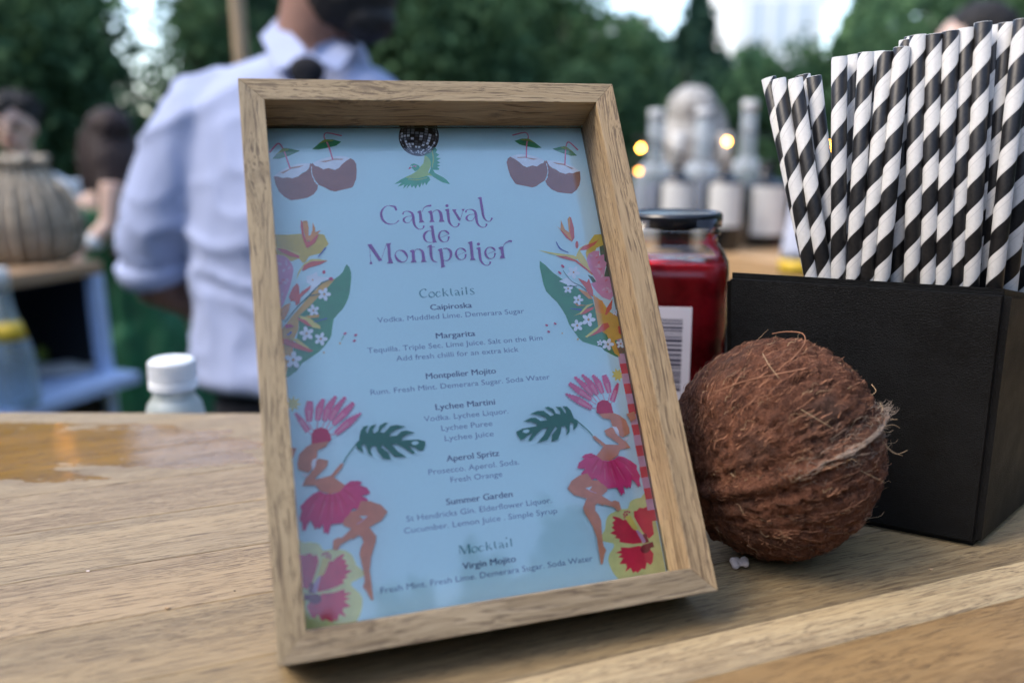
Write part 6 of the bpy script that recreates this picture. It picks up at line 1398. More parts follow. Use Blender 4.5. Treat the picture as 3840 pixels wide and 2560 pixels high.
fib_a = fibre_mat('coir fibre', (0.36, 0.17, 0.095), None); fib_b = fibre_mat('pale coir', (0.48, 0.33, 0.19), None); fib_c = fibre_mat('dark coir', (0.11, 0.05, 0.03), None)
rf = random.Random(21)
def strand(theta, phi, length, lift, wob, steps=5, turn=0.0, r0=0.00012):
    pts = []; th, ph = theta, phi; L = length / 0.040 / steps
    w = rf.uniform(-1, 1) * wob
    for i in range(steps + 1):
        t = i / steps
        dv = sdir(th, ph); pts.append(nut(dv, relief(dv) + 0.00015 + lift * (t ** 1.6 if turn == 0 else math.sin(math.pi * t))))
        a = w * math.sin(2.2 * t * math.pi + w * 3) + turn * t + rf.uniform(-.25, .25) * wob
        th = th + L * math.cos(a); ph = ph + L * math.sin(a) / max(0.25, math.sin(th))
    rad = [r0 * (1 - 0.6 * (i / steps)) for i in range(steps + 1)]
    return tube_data(pts, rad, 3, 1.0, False)
def many(count, gen): return [gen() for _ in range(count)]
mats = [(fib_a, 1700, (0.002, 0.008), 0.0005, 0.7, 0.00012), (fib_c, 1300, (0.003, 0.009), 0.0003, 0.6, 0.00013), (fib_b, 240, (0.003, 0.008), 0.0018, 1.6, 0.00008)]
for mt, cnt, (l0, l1), lf, wb, rr0 in mats:
    parts = []
    for _ in range(cnt):
        z = rf.uniform(-1, 1); th = math.acos(z); ph = rf.uniform(-math.pi, math.pi)
        parts.append(strand(th, ph, rf.uniform(l0, l1), abs(rf.gauss(0, 1)) * lf, wb, 5, 0.0, rr0 * rf.uniform(.6, 1.3)))
    link('fibres', joined('fibres', parts), mt, coco, kind='stuff')
# dense pale fibres along the visible suture, longest at the far tip
parts = []
for _ in range(170):
    th = rf.uniform(1.15, 2.55); ph = rf.gauss(0, 0.010)
    parts.append(strand(th, ph, rf.uniform(0.004, 0.012), abs(rf.gauss(0, 0.0005)), 0.15, 5, 0, 0.00011))
for _ in range(110):
    th = rf.uniform(0.9, 2.4); ph = rf.gauss(0, 0.09)
    parts.append(strand(th, ph, rf.uniform(0.003, 0.008), abs(rf.gauss(0, 0.0018)), 1.6, 6, 0, 0.00009))
for _ in range(60):
    th = rf.uniform(2.35, 2.6); ph = rf.gauss(0, 0.06)
    parts.append(strand(th, ph, rf.uniform(0.006, 0.013), rf.uniform(0.001, 0.006), 0.9, 7, 0, 0.00009))
link('suture_fibres', joined('suture_fibres', parts), flat_mat('grey coir', (0.27, 0.20, 0.145), 0.8, 0.3, 60), coco, kind='stuff')
# stray hairs on the outline and the long loop on top
def free_strand(pts, r, mt): link('loose_strand', tube('loose_strand', spline([q - CC for q in pts], 6), r, 4), mt, coco, smooth=True)
def cpx(px, py, t): return at(px, py, t)
free_strand([cpx(2895, 1252, .300), cpx(2945, 1244, .297), cpx(3008, 1250, .293), cpx(3018, 1285, .290), cpx(2985, 1330, .286), cpx(2965, 1352, .284)], 0.00022, fib_a)
free_strand([cpx(2680, 1470, .283), cpx(2790, 1430, .278), cpx(2900, 1405, .276), cpx(3035, 1378, .282)], 0.00020, fib_a)
free_strand([cpx(3005, 1535, .272), cpx(3080, 1580, .272), cpx(3158, 1625, .276)], 0.00012, fib_b)
free_strand([cpx(3170, 1735, .276), cpx(3250, 1775, .277), cpx(3318, 1808, .279)], 0.00010, fib_b)
free_strand([cpx(2860, 1325, .285), cpx(2885, 1370, .279), cpx(2922, 1418, .275)], 0.00012, fib_b)
tuft = [((3290, 1600), (3330, 1575), (3366, 1572)), ((3290, 1605), (3345, 1592), (3374, 1604)), ((3285, 1600), (3325, 1620), (3350, 1612)), ((3300, 1640), (3345, 1690), (3385, 1708)), ((3300, 1650), (3355, 1700), (3402, 1688)), ((3290, 1560), (3310, 1535), (3300, 1510)), ((3280, 1545), (3300, 1522), (3312, 1530)), ((3270, 1480), (3285, 1465), (3268, 1440)), ((3290, 1820), (3270, 1845), (3240, 1872)), ((3250, 1905), (3215, 1925), (3175, 1975))]
for tp in tuft:
    free_strand([cpx(tp[0][0], tp[0][1], .288), cpx(tp[1][0], tp[1][1], .289), cpx(tp[2][0], tp[2][1], .291)], 0.00010, fib_b)

# crumb beside the coconut and specks on the bar
crumb_m = flat_mat('white crumb', (0.66, 0.55, 0.50), 0.7, 0.1, 400)
rc = random.Random(4)
cp = Vector((0.0826, 0.2797, TOP))
parts = [ellipsoid_data((rc.uniform(-.0026, .0026), rc.uniform(-.002, .002), rc.uniform(.0012, .0028)), (rc.uniform(.0009, .0016),) * 3, 10, 6) for _ in range(11)]
link('popcorn_crumb', fuse('popcorn_crumb', parts, 0.0004, 2), crumb_m, None, cp, label='pinkish white popcorn-like crumb on the bar under the coconut', cat='crumb', smooth=True)
for (px, py, s, m_, lab) in ((330, 2142, 0.0006, crumb_m, 'tiny white crumb on the left part of the bar'), (880, 2215, 0.00035, M['black'], 'tiny black speck on the bar left of the frame'), (628, 2281, 0.0008, fib_b, 'tan flake on the bar left of the frame'), (3490, 2136, 0.0007, fib_b, 'brown flake on the bar below the black box')):
    P = on_z(px, py, TOP)
    link('crumb', joined('crumb', [ellipsoid_data((0, 0, s * .4), (s * 1.3, s * .8, s * .45), 8, 5)]), m_, None, P, label=lab, cat='crumb')

# ================================================================ JAR
jar = empty('cherry_jar', (0.0810, 0.4190, TOP), (0, 0, math.radians(-11)), label='square glass jar of red cherries in syrup with a black lid, behind the frame', cat='jar')
syrup, nt, p, out = new_mat('red syrup with cherries')
tc = N(nt, 'TexCoord'); nn = noise_n(nt, tc.outputs['Object'], 70, 3, 0.5)
nt.links.new(ramp(nt, nn.outputs[0], [(0.34, (0.42, 0.003, 0.010)), (0.56, (0.90, 0.022, 0.034))]), p.inputs['Base Color'])
p.inputs['Roughness'].default_value = 0.25
shell, nt, p2, out2 = new_mat('jar glass'); nt.nodes.remove(p2)
fr = N(nt, 'Fresnel'); fr.inputs['IOR'].default_value = 1.5
tr = N(nt, 'BsdfTransparent'); tr.inputs[0].default_value = (0.92, 0.95, 0.96, 1); gl = N(nt, 'BsdfGlossy'); gl.inputs['Roughness'].default_value = 0.03
mx = N(nt, 'MixShader'); nt.links.new(fr.outputs[0], mx.inputs[0]); nt.links.new(tr.outputs[0], mx.inputs[1]); nt.links.new(gl.outputs[0], mx.inputs[2]); nt.links.new(mx.outputs[0], out2.inputs[0])
prof = [(0.0, 0.0), (0.024, 0.0), (0.0275, 0.003), (0.028, 0.010), (0.028, 0.090), (0.0272, 0.0965), (0.0245, 0.1015), (0.0218, 0.1050), (0.0215, 0.1085), (0.0228, 0.1095), (0.0228, 0.1115), (0.0215, 0.1125), (0.0215, 0.117)]
link('glass_body', lathe('glass_body', prof, 64, square=4.5), shell, jar, smooth=True)
link('contents', lathe('contents', [(0.0, 0.002), (0.0225, 0.002), (0.0262, 0.005), (0.0267, 0.012), (0.0267, 0.088), (0.0262, 0.0955), (0.0, 0.0965)], 64, square=4.5), syrup, jar, smooth=True)
lid = link('lid', lathe('lid', [(0.0, 0.1187), (0.0205, 0.1187), (0.0215, 0.1195), (0.0228, 0.1195), (0.0238, 0.1185), (0.0240, 0.1175), (0.0240, 0.1135), (0.0236, 0.1128), (0.0, 0.1128)], 48), flat_mat('glossy black lid', (0.008, 0.009, 0.012), 0.22), jar, smooth=True)
lid.data.set_sharp_from_angle(angle=math.radians(35))
lab = link('label', box('label', -0.018, 0.0104, -0.02845, -0.02815, 0.028, 0.0765, 0.0001), flat_mat('jar label', (0.62, 0.60, 0.68), 0.5, 0.02), jar)
bcm = flat_mat('barcode ink', (0.05, 0.05, 0.09), 0.6)
bars = []
zz = 0.0705; rb = random.Random(2)
while zz > 0.034:
    h = rb.choice([0.0004, 0.0008, 0.0012, 0.0016]); bars.append((zz - h, zz)); zz -= h + rb.choice([0.0004, 0.0006, 0.0009])
vs, fs = [], []
for a, b in bars:
    k = len(vs); vs += [(-0.016, -0.0285, a), (0.0062, -0.0285, a), (0.0062, -0.0285, b), (-0.016, -0.0285, b)]; fs.append((k, k + 1, k + 2, k + 3))
link('barcode', mesh('barcode', vs, fs), bcm, lab)

# ================================================================ WHITE CAPPED BOTTLE
bp = at(618, 1400, 0.5)
sb = empty('juice_bottle', (-0.2215, 0.515, TOP - 0.152), (0, math.radians(1.5), 0), label='small translucent plastic bottle with a white ribbed cap behind the bar top', cat='bottle')
k_ = 0.515 / 0.5 * 0.97
def zz_(v): return v
cap_top = 0.152 + 0.0225
milk = flat_mat('milky plastic', (0.50, 0.55, 0.52), 0.3, 0.12, 45)
milk.node_tree.nodes['Principled BSDF'].inputs['Transmission Weight'].default_value = 0.25
link('bottle_body', lathe('bottle_body', [(0, 0), (0.018, 0), (0.020, 0.003), (0.020, 0.10), (0.0196, cap_top - 0.055), (0.0184, cap_top - 0.038), (0.0166, cap_top - 0.0295), (0.0145, cap_top - 0.0262), (0.0130, cap_top - 0.024), (0.0128, cap_top - 0.004)], 40), milk, sb, smooth=True)
capp = lathe('cap', [(0, cap_top), (0.0125, cap_top), (0.0140, cap_top - 0.0012), (0.0143, cap_top - 0.006), (0.0144, cap_top - 0.0125), (0.0137, cap_top - 0.0130), (0.0137, cap_top - 0.0137), (0.0148, cap_top - 0.0142), (0.0149, cap_top - 0.0185), (0.0140, cap_top - 0.0192), (0, cap_top - 0.0192)], 60)
o = link('cap', capp, M['white_plastic'], sb, smooth=True); capp.set_sharp_from_angle(angle=math.radians(35))
vs = []
parts = []
for k in range(40):
    a = 2 * math.pi * k / 40; r = 0.01435
    parts.append(tube_data([(r * math.cos(a), r * math.sin(a), cap_top - 0.002), (r * math.cos(a), r * math.sin(a), cap_top - 0.0120)], 0.0004, 4))
link('ribs', joined('ribs', parts), M['white_plastic'], o)

# ================================================================ BACKGROUND: helpers
K = 1.632653          # the numbers below were read on a 2352 px wide view of the photo
def on_y(px, py, Y):
    r = at(px * K, py * K, 1.0) - CAM
    return CAM + r * (Y / r.y)

def loft_data(rings, n=24):
    vs, fs = [], []
    for (cx, cy, z, rx, ry) in rings:
        for k in range(n):
            a = 2 * math.pi * k / n
            vs.append(Vector((cx + rx * math.cos(a), cy + ry * math.sin(a), z)))
    for i in range(len(rings) - 1):
        for k in range(n):
            fs.append((i * n + k, i * n + (k + 1) % n, (i + 1) * n + (k + 1) % n, (i + 1) * n + k))
    fs.append(tuple(range(n))[::-1]); fs.append(tuple((len(rings) - 1) * n + k for k in range(n)))
    return vs, fs

def hand_data(wrist, direction, side, scale=1.0, curl=0.35):
    """palm, four fingers and a thumb from the wrist on"""
    w = Vector(wrist); d = Vector(direction).normalized(); s = Vector(side).normalized(); u = d.cross(s).normalized()
    out = []
    Mx = Matrix((s, d, u)).transposed()
    out.append(ellipsoid_data(w + d * 0.045 * scale, (0.038 * scale, 0.050 * scale, 0.016 * scale), 14, 10, Mx))
    for i, (o, L) in enumerate(((-0.027, 0.062), (-0.009, 0.072), (0.009, 0.068), (0.026, 0.052))):
        b = w + d * (0.080 * scale) + s * (o * scale)
        p1 = b + d * (L * 0.45 * scale); p2 = p1 + (d * math.cos(curl * 2) + u * math.sin(curl * 2)) * (L * 0.32 * scale); p3 = p2 + (d * math.cos(curl * 3.4) + u * math.sin(curl * 3.4)) * (L * 0.25 * scale)
        out.append(tube_data([b - d * 0.02 * scale, b, p1, p2, p3], [0.0095 * scale, 0.009 * scale, 0.0085 * scale, 0.0078 * scale, 0.0062 * scale], 8))
    t0 = w + d * 0.03 * scale - s * 0.03 * scale; t1 = t0 + (d * 0.7 - s * 0.7) * 0.032 * scale; t2 = t1 + (d * 0.9 - s * 0.2 + u * 0.3) * 0.028 * scale
    out.append(tube_data([t0, t1, t2], [0.012 * scale, 0.0105 * scale, 0.008 * scale], 8))
    return out

def head_data(c, f, h, ears=True, nose=True):
    """skull, jaw, nose, ears; c centre, f facing unit vector, h head height"""
    c = Vector(c); f = Vector((f[0], f[1], 0)).normalized(); s = Vector((-f.y, f.x, 0)); up = Vector((0, 0, 1))
    Mx = Matrix((s, f, up)).transposed()
    P = [ellipsoid_data(c + up * h * 0.08 - f * h * 0.03, (h * 0.335, h * 0.42, h * 0.42), 20, 14, Mx),
         ellipsoid_data(c - up * h * 0.20 + f * h * 0.08, (h * 0.26, h * 0.28, h * 0.30), 18, 12, Mx),
         ellipsoid_data(c - up * h * 0.42 + f * h * 0.22, (h * 0.10, h * 0.09, h * 0.075), 12, 8, Mx)]
    if nose: P.append(tube_data([c + up * h * 0.03 + f * h * 0.36, c - up * h * 0.08 + f * h * 0.45, c - up * h * 0.13 + f * h * 0.42], [h * 0.035, h * 0.055, h * 0.06], 8))
    if ears:
        for q in (-1, 1): P.append(ellipsoid_data(c + s * q * h * 0.34 - f * h * 0.02 - up * h * 0.03, (h * 0.035, h * 0.07, h * 0.12), 10, 8, Mx))
    return P

def face_parts(root, c, f, h, brow=True, smile=False):
    c = Vector(c); f = Vector((f[0], f[1], 0)).normalized(); s = Vector((-f.y, f.x, 0)); up = Vector((0, 0, 1))
    Mx = Matrix((s, f, up)).transposed()
    for q in (-1, 1):
        link('eye', joined('eye', [ellipsoid_data(c + s * q * h * 0.145 + f * h * 0.335 + up * h * 0.02, (h * 0.072, h * 0.032, h * 0.042), 10, 8, Mx)]), M['eye'], root, smooth=True)
        if brow: link('eyebrow', tube('eyebrow', [c + s * q * h * 0.07 + f * h * 0.375 + up * h * 0.09, c + s * q * h * 0.15 + f * h * 0.365 + up * h * 0.115, c + s * q * h * 0.23 + f * h * 0.30 + up * h * 0.09], [h * 0.018, h * 0.028, h * 0.012], 6), M['hair_black'], root)
    pts = [c + s * (t * h * 0.13) + f * (h * (0.365 - 0.05 * t * t)) - up * h * (0.255 - (0.03 * t * t if smile else 0)) for t in (-1, -.5, 0, .5, 1)]
    link('mouth', tube('mouth', pts, [h * 0.008, h * 0.022, h * 0.028, h * 0.022, h * 0.008], 8), M['mouth'], root, smooth=True)

def folds(amp, s=(6, 6, 3), seed=0.0):
    def fn(co):
        v = Vector((co.x * s[0] + seed, co.y * s[1], co.z * s[2] + seed))
        w = noise.noise(v * 0.8) * 1.4
        return amp * (noise.noise(Vector((v.x * 1.2 + w, v.y, v.z * 2.2 + w * 1.5))) + 0.6 * noise.noise(Vector((v.x * 2.6 + w * 2, v.y * 2, v.z * 5.0 + w * 3))))
    return fn

def creases(co):
    v = Vector(co)
    d1 = Vector((v.x * 5.0 + v.z * 3.5, v.y * 4.0, v.z * 7.0 - v.x * 3.0))
    w = noise.noise(d1 * 0.7 + Vector((3, 1, 5)))
    a = 1 - abs(noise.noise(d1 + Vector((w, 0, w)) * 1.2)) * 2.0
    b = 1 - abs(noise.noise(Vector((v.x * 9 - v.z * 6, v.y * 6, v.z * 12 + v.x * 5)) + Vector((w, w, 0)))) * 2.0
    return 0.007 * max(0, a) ** 2 + 0.0035 * max(0, b) ** 3 - 0.004 + 0.006 * w

# ================================================================ THE BARTENDER
YM = 1.36
SC = YM / 1913.0
man = empty('person', (on_y(735, 300, YM).x, YM, 0), label='bearded person in a pale blue shirt with rolled sleeves and dark tie behind the bar', cat='person')
mo = Vector(man.location)
def W(px, py, dy=0.0):
    q = on_y(px, py, YM); return Vector((q.x - mo.x, dy, q.z))
def ring(cx, py, hw, dep, dy=0.0):
    q = W(cx, py, dy); return (q.x, dy, q.z, hw * SC, dep)
shirt_rings = [ring(735, 872, 250, .125), ring(735, 862, 285, .148), ring(735, 840, 300, .155), ring(735, 760, 300, .145), ring(735, 640, 296, .140), ring(737, 500, 292, .145), ring(738, 380, 296, .142), ring(728, 300, 290, .132), ring(712, 250, 268, .120), ring(698, 205, 222, .105), ring(700, 165, 165, .090), ring(712, 138, 105, .078), ring(718, 126, 84, .064)]
def arm(sx, inflate=0.0):
    m = lambda px: 738 + sx * (738 - px)
    f = (lambda px: px) if sx < 0 else (lambda px: 1476 - px)
    pts = [W(560 if sx < 0 else 840, 235 if sx < 0 else 285, 0.0), W(485 if sx < 0 else 925, 275 if sx < 0 else 320, 0.0), W(f(438), 345, 0.005), W(f(404), 430, 0.01), W(f(368), 520, 0.02), W(f(343), 575, 0.03), W(f(345), 622, 0.04)]
    up = tube_data(pts, [.060 + inflate, .074 + inflate, .078 + inflate, .077 + inflate, .074 + inflate, .068 + inflate, .058 + inflate], 18)
    fore = [W(f(338), 600, 0.04), W(f(340), 662, 0.045), W(f(405), 700, 0.080), W(f(520), 735, 0.135), W(f(640), 775, 0.18)]
    return up, fore
pa = []
for sx in (-1, 1):
    up, fore = arm(sx, -0.022)
    pa.append(up); pa.append(tube_data(fore, [.044, .045, .043, .034, .027], 14))
    wr = fore[-1]; dr = (Vector(fore[-1]) - Vector(fore[-2])).normalized()
    pa += hand_data(wr, dr, (0, 0.2, 1), 1.0, 0.4)
hips = ring(735, 900, 250, .125)
pa.append(loft_data([(r[0], r[1], r[2], r[3] - .02, r[4] - .02) for r in shirt_rings[1:]]))
HC = W(778, -95, -0.015); HF = (0.80, -0.60)
neck = [W(718, 150, 0.005), W(722, 95, 0.0), W(735, 30, -0.005), W(748, -40, -0.005)]
pa.append(tube_data(neck, [.066, .060, .058, .060], 18))
pa += head_data(HC, HF, 0.235)
for sx in (-1, 1):
    pa.append(tube_data([(sx * .085, 0, .90), (sx * .095, 0, .72), (sx * .10, 0.01, .50), (sx * .10, 0.02, .28), (sx * .10, 0.02, .09)], [.092, .085, .058, .052, .040], 16))
    pa.append(tube_data([(sx * .10, 0.04, .045), (sx * .105, -.06, .045), (sx * .11, -.17, .03)], [.042, .042, .028], 12))
link('body', fuse('body', pa, 0.010, 3), M['skin_dark'], man, smooth=True)
cl = [loft_data(shirt_rings)]
for sx in (-1, 1):
    up, fore = arm(sx, 0.0)
    cl.append(up)
link('shirt', fuse('shirt', cl, 0.0075, 2, creases), M['shirt'], man, smooth=True)
# rolled cuff, collar, tie, beard, hair, trousers, belt, shoes
for sx in (-1, 1):
    up, fore = arm(sx)
    f_ = (lambda q: q) if sx < 0 else (lambda q: 1476 - q)
    a = W(f_(342), 585, 0.032); b = W(f_(358), 640, 0.045)
    link('rolled_cuff', tube('rolled_cuff', [a, a.lerp(b, .12), a.lerp(b, .5), a.lerp(b, .9), b], [.066, .0725, .0735, .070, .060], 28), M['shirt'], man, smooth=True)
def flap(pts, th=0.006):
    P = [Vector(q) for q in pts]; n = (P[1] - P[0]).cross(P[2] - P[0]).normalized() * th
    return prism('collar_flap', [q - n * .5 for q in P], [q + n * .5 for q in P], 0.0012, 2)
link('collar_flap', flap([W(636, 46, 0.000), W(618, 95, -0.045), W(685, 182, -0.118), W(738, 158, -0.118), W(738, 132, -0.105)]), M['shirt'], man)
link('collar_flap', flap([W(806, 78, 0.000), W(832, 122, -0.045), W(812, 182, -0.118), W(760, 158, -0.118), W(760, 130, -0.105)]), M['shirt'], man)
link('collar_band', tube('collar_band', [W(718, 150, 0.045), W(720, 118, 0.018), W(722, 92, -0.006)], [.082, .072, .067], 28, cap=False), M['shirt'], man, smooth=True)
kn = W(748, 180, -0.124)
tie_parts = [ellipsoid_data(kn, (.027, .014, .021), 16, 10), ellipsoid_data(kn + Vector((0, 0, -.012)), (.017, .014, .018), 14, 8), loft_data([(kn.x, kn.y + .012, kn.z - .44, .006, .005), (kn.x, kn.y + .010, kn.z - .40, .040, .006), (kn.x, kn.y + .002, kn.z - .20, .032, .006), (kn.x, kn.y, kn.z - .03, .018, .008)], 16)]
link('tie', fuse('tie', tie_parts, .004, 2), M['navy_cloth'], man, smooth=True)
fx = Vector((HF[0], HF[1], 0)).normalized(); sxv = Vector((-fx.y, fx.x, 0))
bd = [ellipsoid_data(HC - Vector((0, 0, .060)) + fx * .026, (.068, .072, .056), 18, 12, Matrix((sxv, fx, Vector((0, 0, 1)))).transposed()),
      ellipsoid_data(HC - Vector((0, 0, .098)) + fx * .060, (.042, .040, .032), 16, 10, Matrix((sxv, fx, Vector((0, 0, 1)))).transposed())]
link('beard', fuse('beard', bd, 0.006, 2, folds(0.003, (40, 40, 40))), M['beard'], man, smooth=True)
link('hair', fuse('hair', [ellipsoid_data(HC + Vector((0, 0, .045)) - fx * .022, (.086, .103, .090), 20, 14, Matrix((sxv, fx, Vector((0, 0, 1)))).transposed())], 0.008, 1, folds(0.004, (30, 30, 30))), M['hair_black'], man, smooth=True)
face_parts(man, HC, HF, 0.235)
tr_ = [loft_data([(0, 0, .945, .190, .125), (0, 0, .90, .200, .132), (0, 0, .86, .208, .138), (0, 0, .78, .190, .130)])]
for sx in (-1, 1):
    tr_.append(tube_data([(sx * .09, 0, .82), (sx * .10, 0, .66), (sx * .102, 0.012, .45), (sx * .102, 0.02, .24), (sx * .102, 0.02, .075)], [.105, .095, .075, .068, .062], 18))
    link('shoe', fuse('shoe', [tube_data([(sx * .10, 0.06, .045), (sx * .105, -.05, .05), (sx * .11, -.19, .035)], [.048, .050, .036], 14)], 0.008, 2), M['black'], man, smooth=True)
link('trousers', fuse('trousers', tr_, 0.012, 3, folds(0.004, (8, 8, 4))), M['navy_cloth'], man, smooth=True)

# ================================================================ GENERIC GUESTS
def guest(px, Y, H, facing, label, hair, top, bottom=None, skin='skin_fair', style='short', dress=False, arms=None, smile=False, lean=0.0, top_z=None):
    x = on_y(px, 300, Y).x
    root = empty('person', (x, Y, 0), label=label, cat='person')
    f = Vector((facing[0], facing[1], 0)).normalized(); s = Vector((-f.y, f.x, 0)); up = Vector((0, 0, 1))
    def L(a, b, c): return s * (a * H) + f * (b * H) + up * (c * H)
    hh = H * 0.135
    c = L(0, 0.015, 0.928)
    T = Matrix((s, f, up)).transposed()
    def loft(rings, n=22):
        vs, fs = loft_data([(a, b, z, r1, r2) for a, b, z, r1, r2 in rings], n)
        return [T @ (v * H) for v in vs], fs
    torso = [(0, 0, .50, .085, .062), (0, 0, .55, .082, .060), (0, 0, .62, .072, .052), (0, 0, .70, .085, .060), (0, 0, .76, .098, .060), (0, 0, .80, .090, .048), (0, 0, .825, .050, .036)]
    arms = arms or {}
    body = [loft(torso), tube_data([L(0, 0, .80), L(0, .004, .84), L(0, .010, .885)], [H * .034, H * .031, H * .031], 14)] + head_data(c, f, hh)
    sleeves = []
    for q in (-1, 1):
        sh, el, wr = arms.get(q, (L(q * .098, 0, .795), L(q * .125, -.01, .62), L(q * .115, .06, .475)))
        body.append(tube_data([sh, Vector(sh).lerp(Vector(el), .5), el], [H * .030, H * .027, H * .022], 12))
        body.append(tube_data([el, Vector(el).lerp(Vector(wr), .4), wr], [H * .023, H * .022, H * .014], 12))
        dr = (Vector(wr) - Vector(el)).normalized()
        body += hand_data(wr, dr, s.cross(dr) if abs(s.cross(dr).length) > .1 else f, H / 1.75, .3)
        sleeves.append((sh, el))
        body.append(tube_data([L(q * .045, 0, .50), L(q * .052, .004, .28), L(q * .05, -.01, .045)], [H * .050, H * .032, H * .021], 12))
        body.append(tube_data([L(q * .05, -.02, .022), L(q * .052, .03, .022), L(q * .055, .085, .015)], [H * .024, H * .024, H * .015], 10))
        link('shoe', fuse('shoe', [tube_data([L(q * .05, -.025, .022), L(q * .052, .03, .024), L(q * .055, .09, .017)], [H * .027, H * .028, H * .019], 10)], .008, 2), M['black'], root, smooth=True)
    link('body', fuse('body', body, 0.008 * H / 1.5, 2), M[skin], root, smooth=True)
    infl = 0.009
    tr = [(a, b, z, r1 + infl, r2 + infl) for a, b, z, r1, r2 in torso[:-1]] + [(0, 0, .828, .050, .040)]
    if dress:
        tr = [(0, 0, .06, .16, .14), (0, 0, .25, .14, .12), (0, 0, .45, .105, .088)] + tr
        link('dress', fuse('dress', [loft(tr[:-2] + [(0, 0, .79, .085, .055)])], .012, 3, folds(.012, (14, 14, 2))), M[top], root, smooth=True)
    else:
        P = [loft(tr)]
        for sh, el in sleeves: P.append(tube_data([sh, Vector(sh).lerp(Vector(el), .5), Vector(sh).lerp(Vector(el), .95)], [H * .042, H * .040, H * .038], 14))
        link('shirt', fuse('shirt', P, .010, 3, folds(.006, (9, 9, 6))), M[top], root, smooth=True)
        B = [loft([(0, 0, .56, .093, .070), (0, 0, .50, .097, .074), (0, 0, .45, .092, .072)])]
        for q in (-1, 1): B.append(tube_data([L(q * .046, 0, .48), L(q * .052, 0, .28), L(q * .05, -.008, .05)], [H * .058, H * .044, H * .036], 14))
        link('trousers', fuse('trousers', B, .012, 3, folds(.004)), M[bottom or 'navy_cloth'], root, smooth=True)
    Hm = T
    hp = [ellipsoid_data(c + up * hh * .24 - f * hh * .14, (hh * .39, hh * .42, hh * .38), 20, 14, Hm)]
    if style == 'curly':
        rr = random.Random(3)
        for _ in range(34):
            a = rr.uniform(0, 2 * math.pi); e = rr.uniform(.35, 1.4)
            hp.append(ellipsoid_data(c + up * hh * (.18 + .40 * math.sin(e)) - f * hh * .08 + (s * math.cos(a) + f * math.sin(a)) * hh * .42 * math.cos(e), (hh * .13,) * 3, 8, 6))
    if style == 'long':
        hp.append(tube_data([c + up * hh * .25 - f * hh * .15, c - up * hh * .3 - f * hh * .34, c - up * hh * 1.1 - f * hh * .52, c - up * hh * 1.9 - f * hh * .50, c - up * hh * 2.35 - f * hh * .42], [hh * .38, hh * .50, hh * .52, hh * .42, hh * .16], 18, .62))
        for q in (-1, 1): hp.append(tube_data([c + up * hh * .2 + s * q * hh * .3, c - up * hh * .3 + s * q * hh * .40, c - up * hh * 1.0 + s * q * hh * .42 - f * hh * .1, c - up * hh * 1.6 + s * q * hh * .36 - f * hh * .2], [hh * .16, hh * .17, hh * .15, hh * .05], 12))
    if style == 'bob':
        hp.append(tube_data([c + up * hh * .2 - f * hh * .10, c - up * hh * .25 - f * hh * .18, c - up * hh * .75 - f * hh * .18, c - up * hh * .95 - f * hh * .16], [hh * .40, hh * .50, hh * .46, hh * .30], 20, .85))
        for q in (-1, 1): hp.append(tube_data([c + up * hh * .25 + s * q * hh * .28 + f * hh * .1, c - up * hh * .2 + s * q * hh * .40 + f * hh * .05, c - up * hh * .8 + s * q * hh * .38], [hh * .14, hh * .17, hh * .10], 12))
    link('hair', fuse('hair', hp, .008 if style != 'curly' else .007, 2, folds(.005, (35, 35, 6))), M[hair], root, smooth=True)
    face_parts(root, c, f, hh, True, smile)
    return root, L, f, s

# dark curly-haired boy behind the wicker lantern
Yb = 3.3
Hb = (on_y(45, 232, Yb).z) / 0.995
guest(42, Yb, Hb, (0.12, -1), 'person with dark curly hair and a white shirt, smiling behind the wicker lantern', 'hair_black', 'white_cloth', 'navy_cloth', 'skin_fair', 'curly', smile=True)
# long-haired guest in green
Yg = 3.0
Hg = (on_y(240, 262, Yg).z) / 0.995
gx = on_y(250, 300, Yg).x
def G(px, py, dy=0.0):
    q = on_y(px, py, Yg); return Vector((q.x - gx, dy, q.z))
gr, Lg, fg, sg = guest(250, Yg, Hg, (-0.75, 0.66), 'person with long dark brown hair in a green dress, one bare arm towards the cart', 'hair_brown', 'green_cloth', skin='skin_fair', style='long', dress=True,
      arms={-1: (G(300, 420, -.13), G(304, 508, -.17), G(262, 558, -.22)), 1: (G(238, 425, .12), G(236, 520, .16), G(232, 600, .14))})
link('wristband', tube('wristband', [G(284, 536, -.195), G(276, 544, -.203), G(269, 551, -.21)], [.030, .031, .028], 18), M['white_cloth'], gr, smooth=True)
# green skirt spreading lower right of the cart: the dress hem is wide
link('skirt_panel', fuse('skirt_panel', [loft_data([(0.10, 0.02, .10, .22, .17), (.09, 0.02, .40, .19, .15), (.055, 0.02, .66, .145, .12), (.02, 0.0, .80, .105, .09), (0, 0, .92, .08, .07)])], .012, 3, folds(.014, (16, 16, 2))), M['green_cloth'], gr, smooth=True)
# pale-haired guest beyond the bottles
Yw = 2.75
Hw = (on_y(1590, 212, Yw).z) / 0.998
guest(1590, Yw, Hw, (0.55, 0.83), 'person with pale ash blond bobbed hair, seen beyond the row of bottles', 'hair_blond', 'plum_cloth', 'navy_cloth', 'skin_fair', 'bob')
# dark-haired guest behind the straws
Yk = 2.3
Hk = (on_y(2225, 22, Yk).z) / 0.998
guest(2225, Yk, Hk, (-0.97, 0.10), 'person with black hair, only the crown and forehead showing over the straws', 'hair_black', 'plum_cloth', 'navy_cloth', 'skin_fair', 'short')

# ================================================================ WOODEN POLE
pq = on_y(549, 60, 2.4)
link('parasol_pole', lathe('parasol_pole', [(0.0, 0), (0.02, 0), (0.02, 2.7), (0.0, 2.7)], 24), M['pole_wood'], None, (pq.x, 2.4, 0), label='pale round wooden pole rising behind the shoulder of the person in the shirt', cat='pole', smooth=True).data.set_sharp_from_angle(angle=1.0)

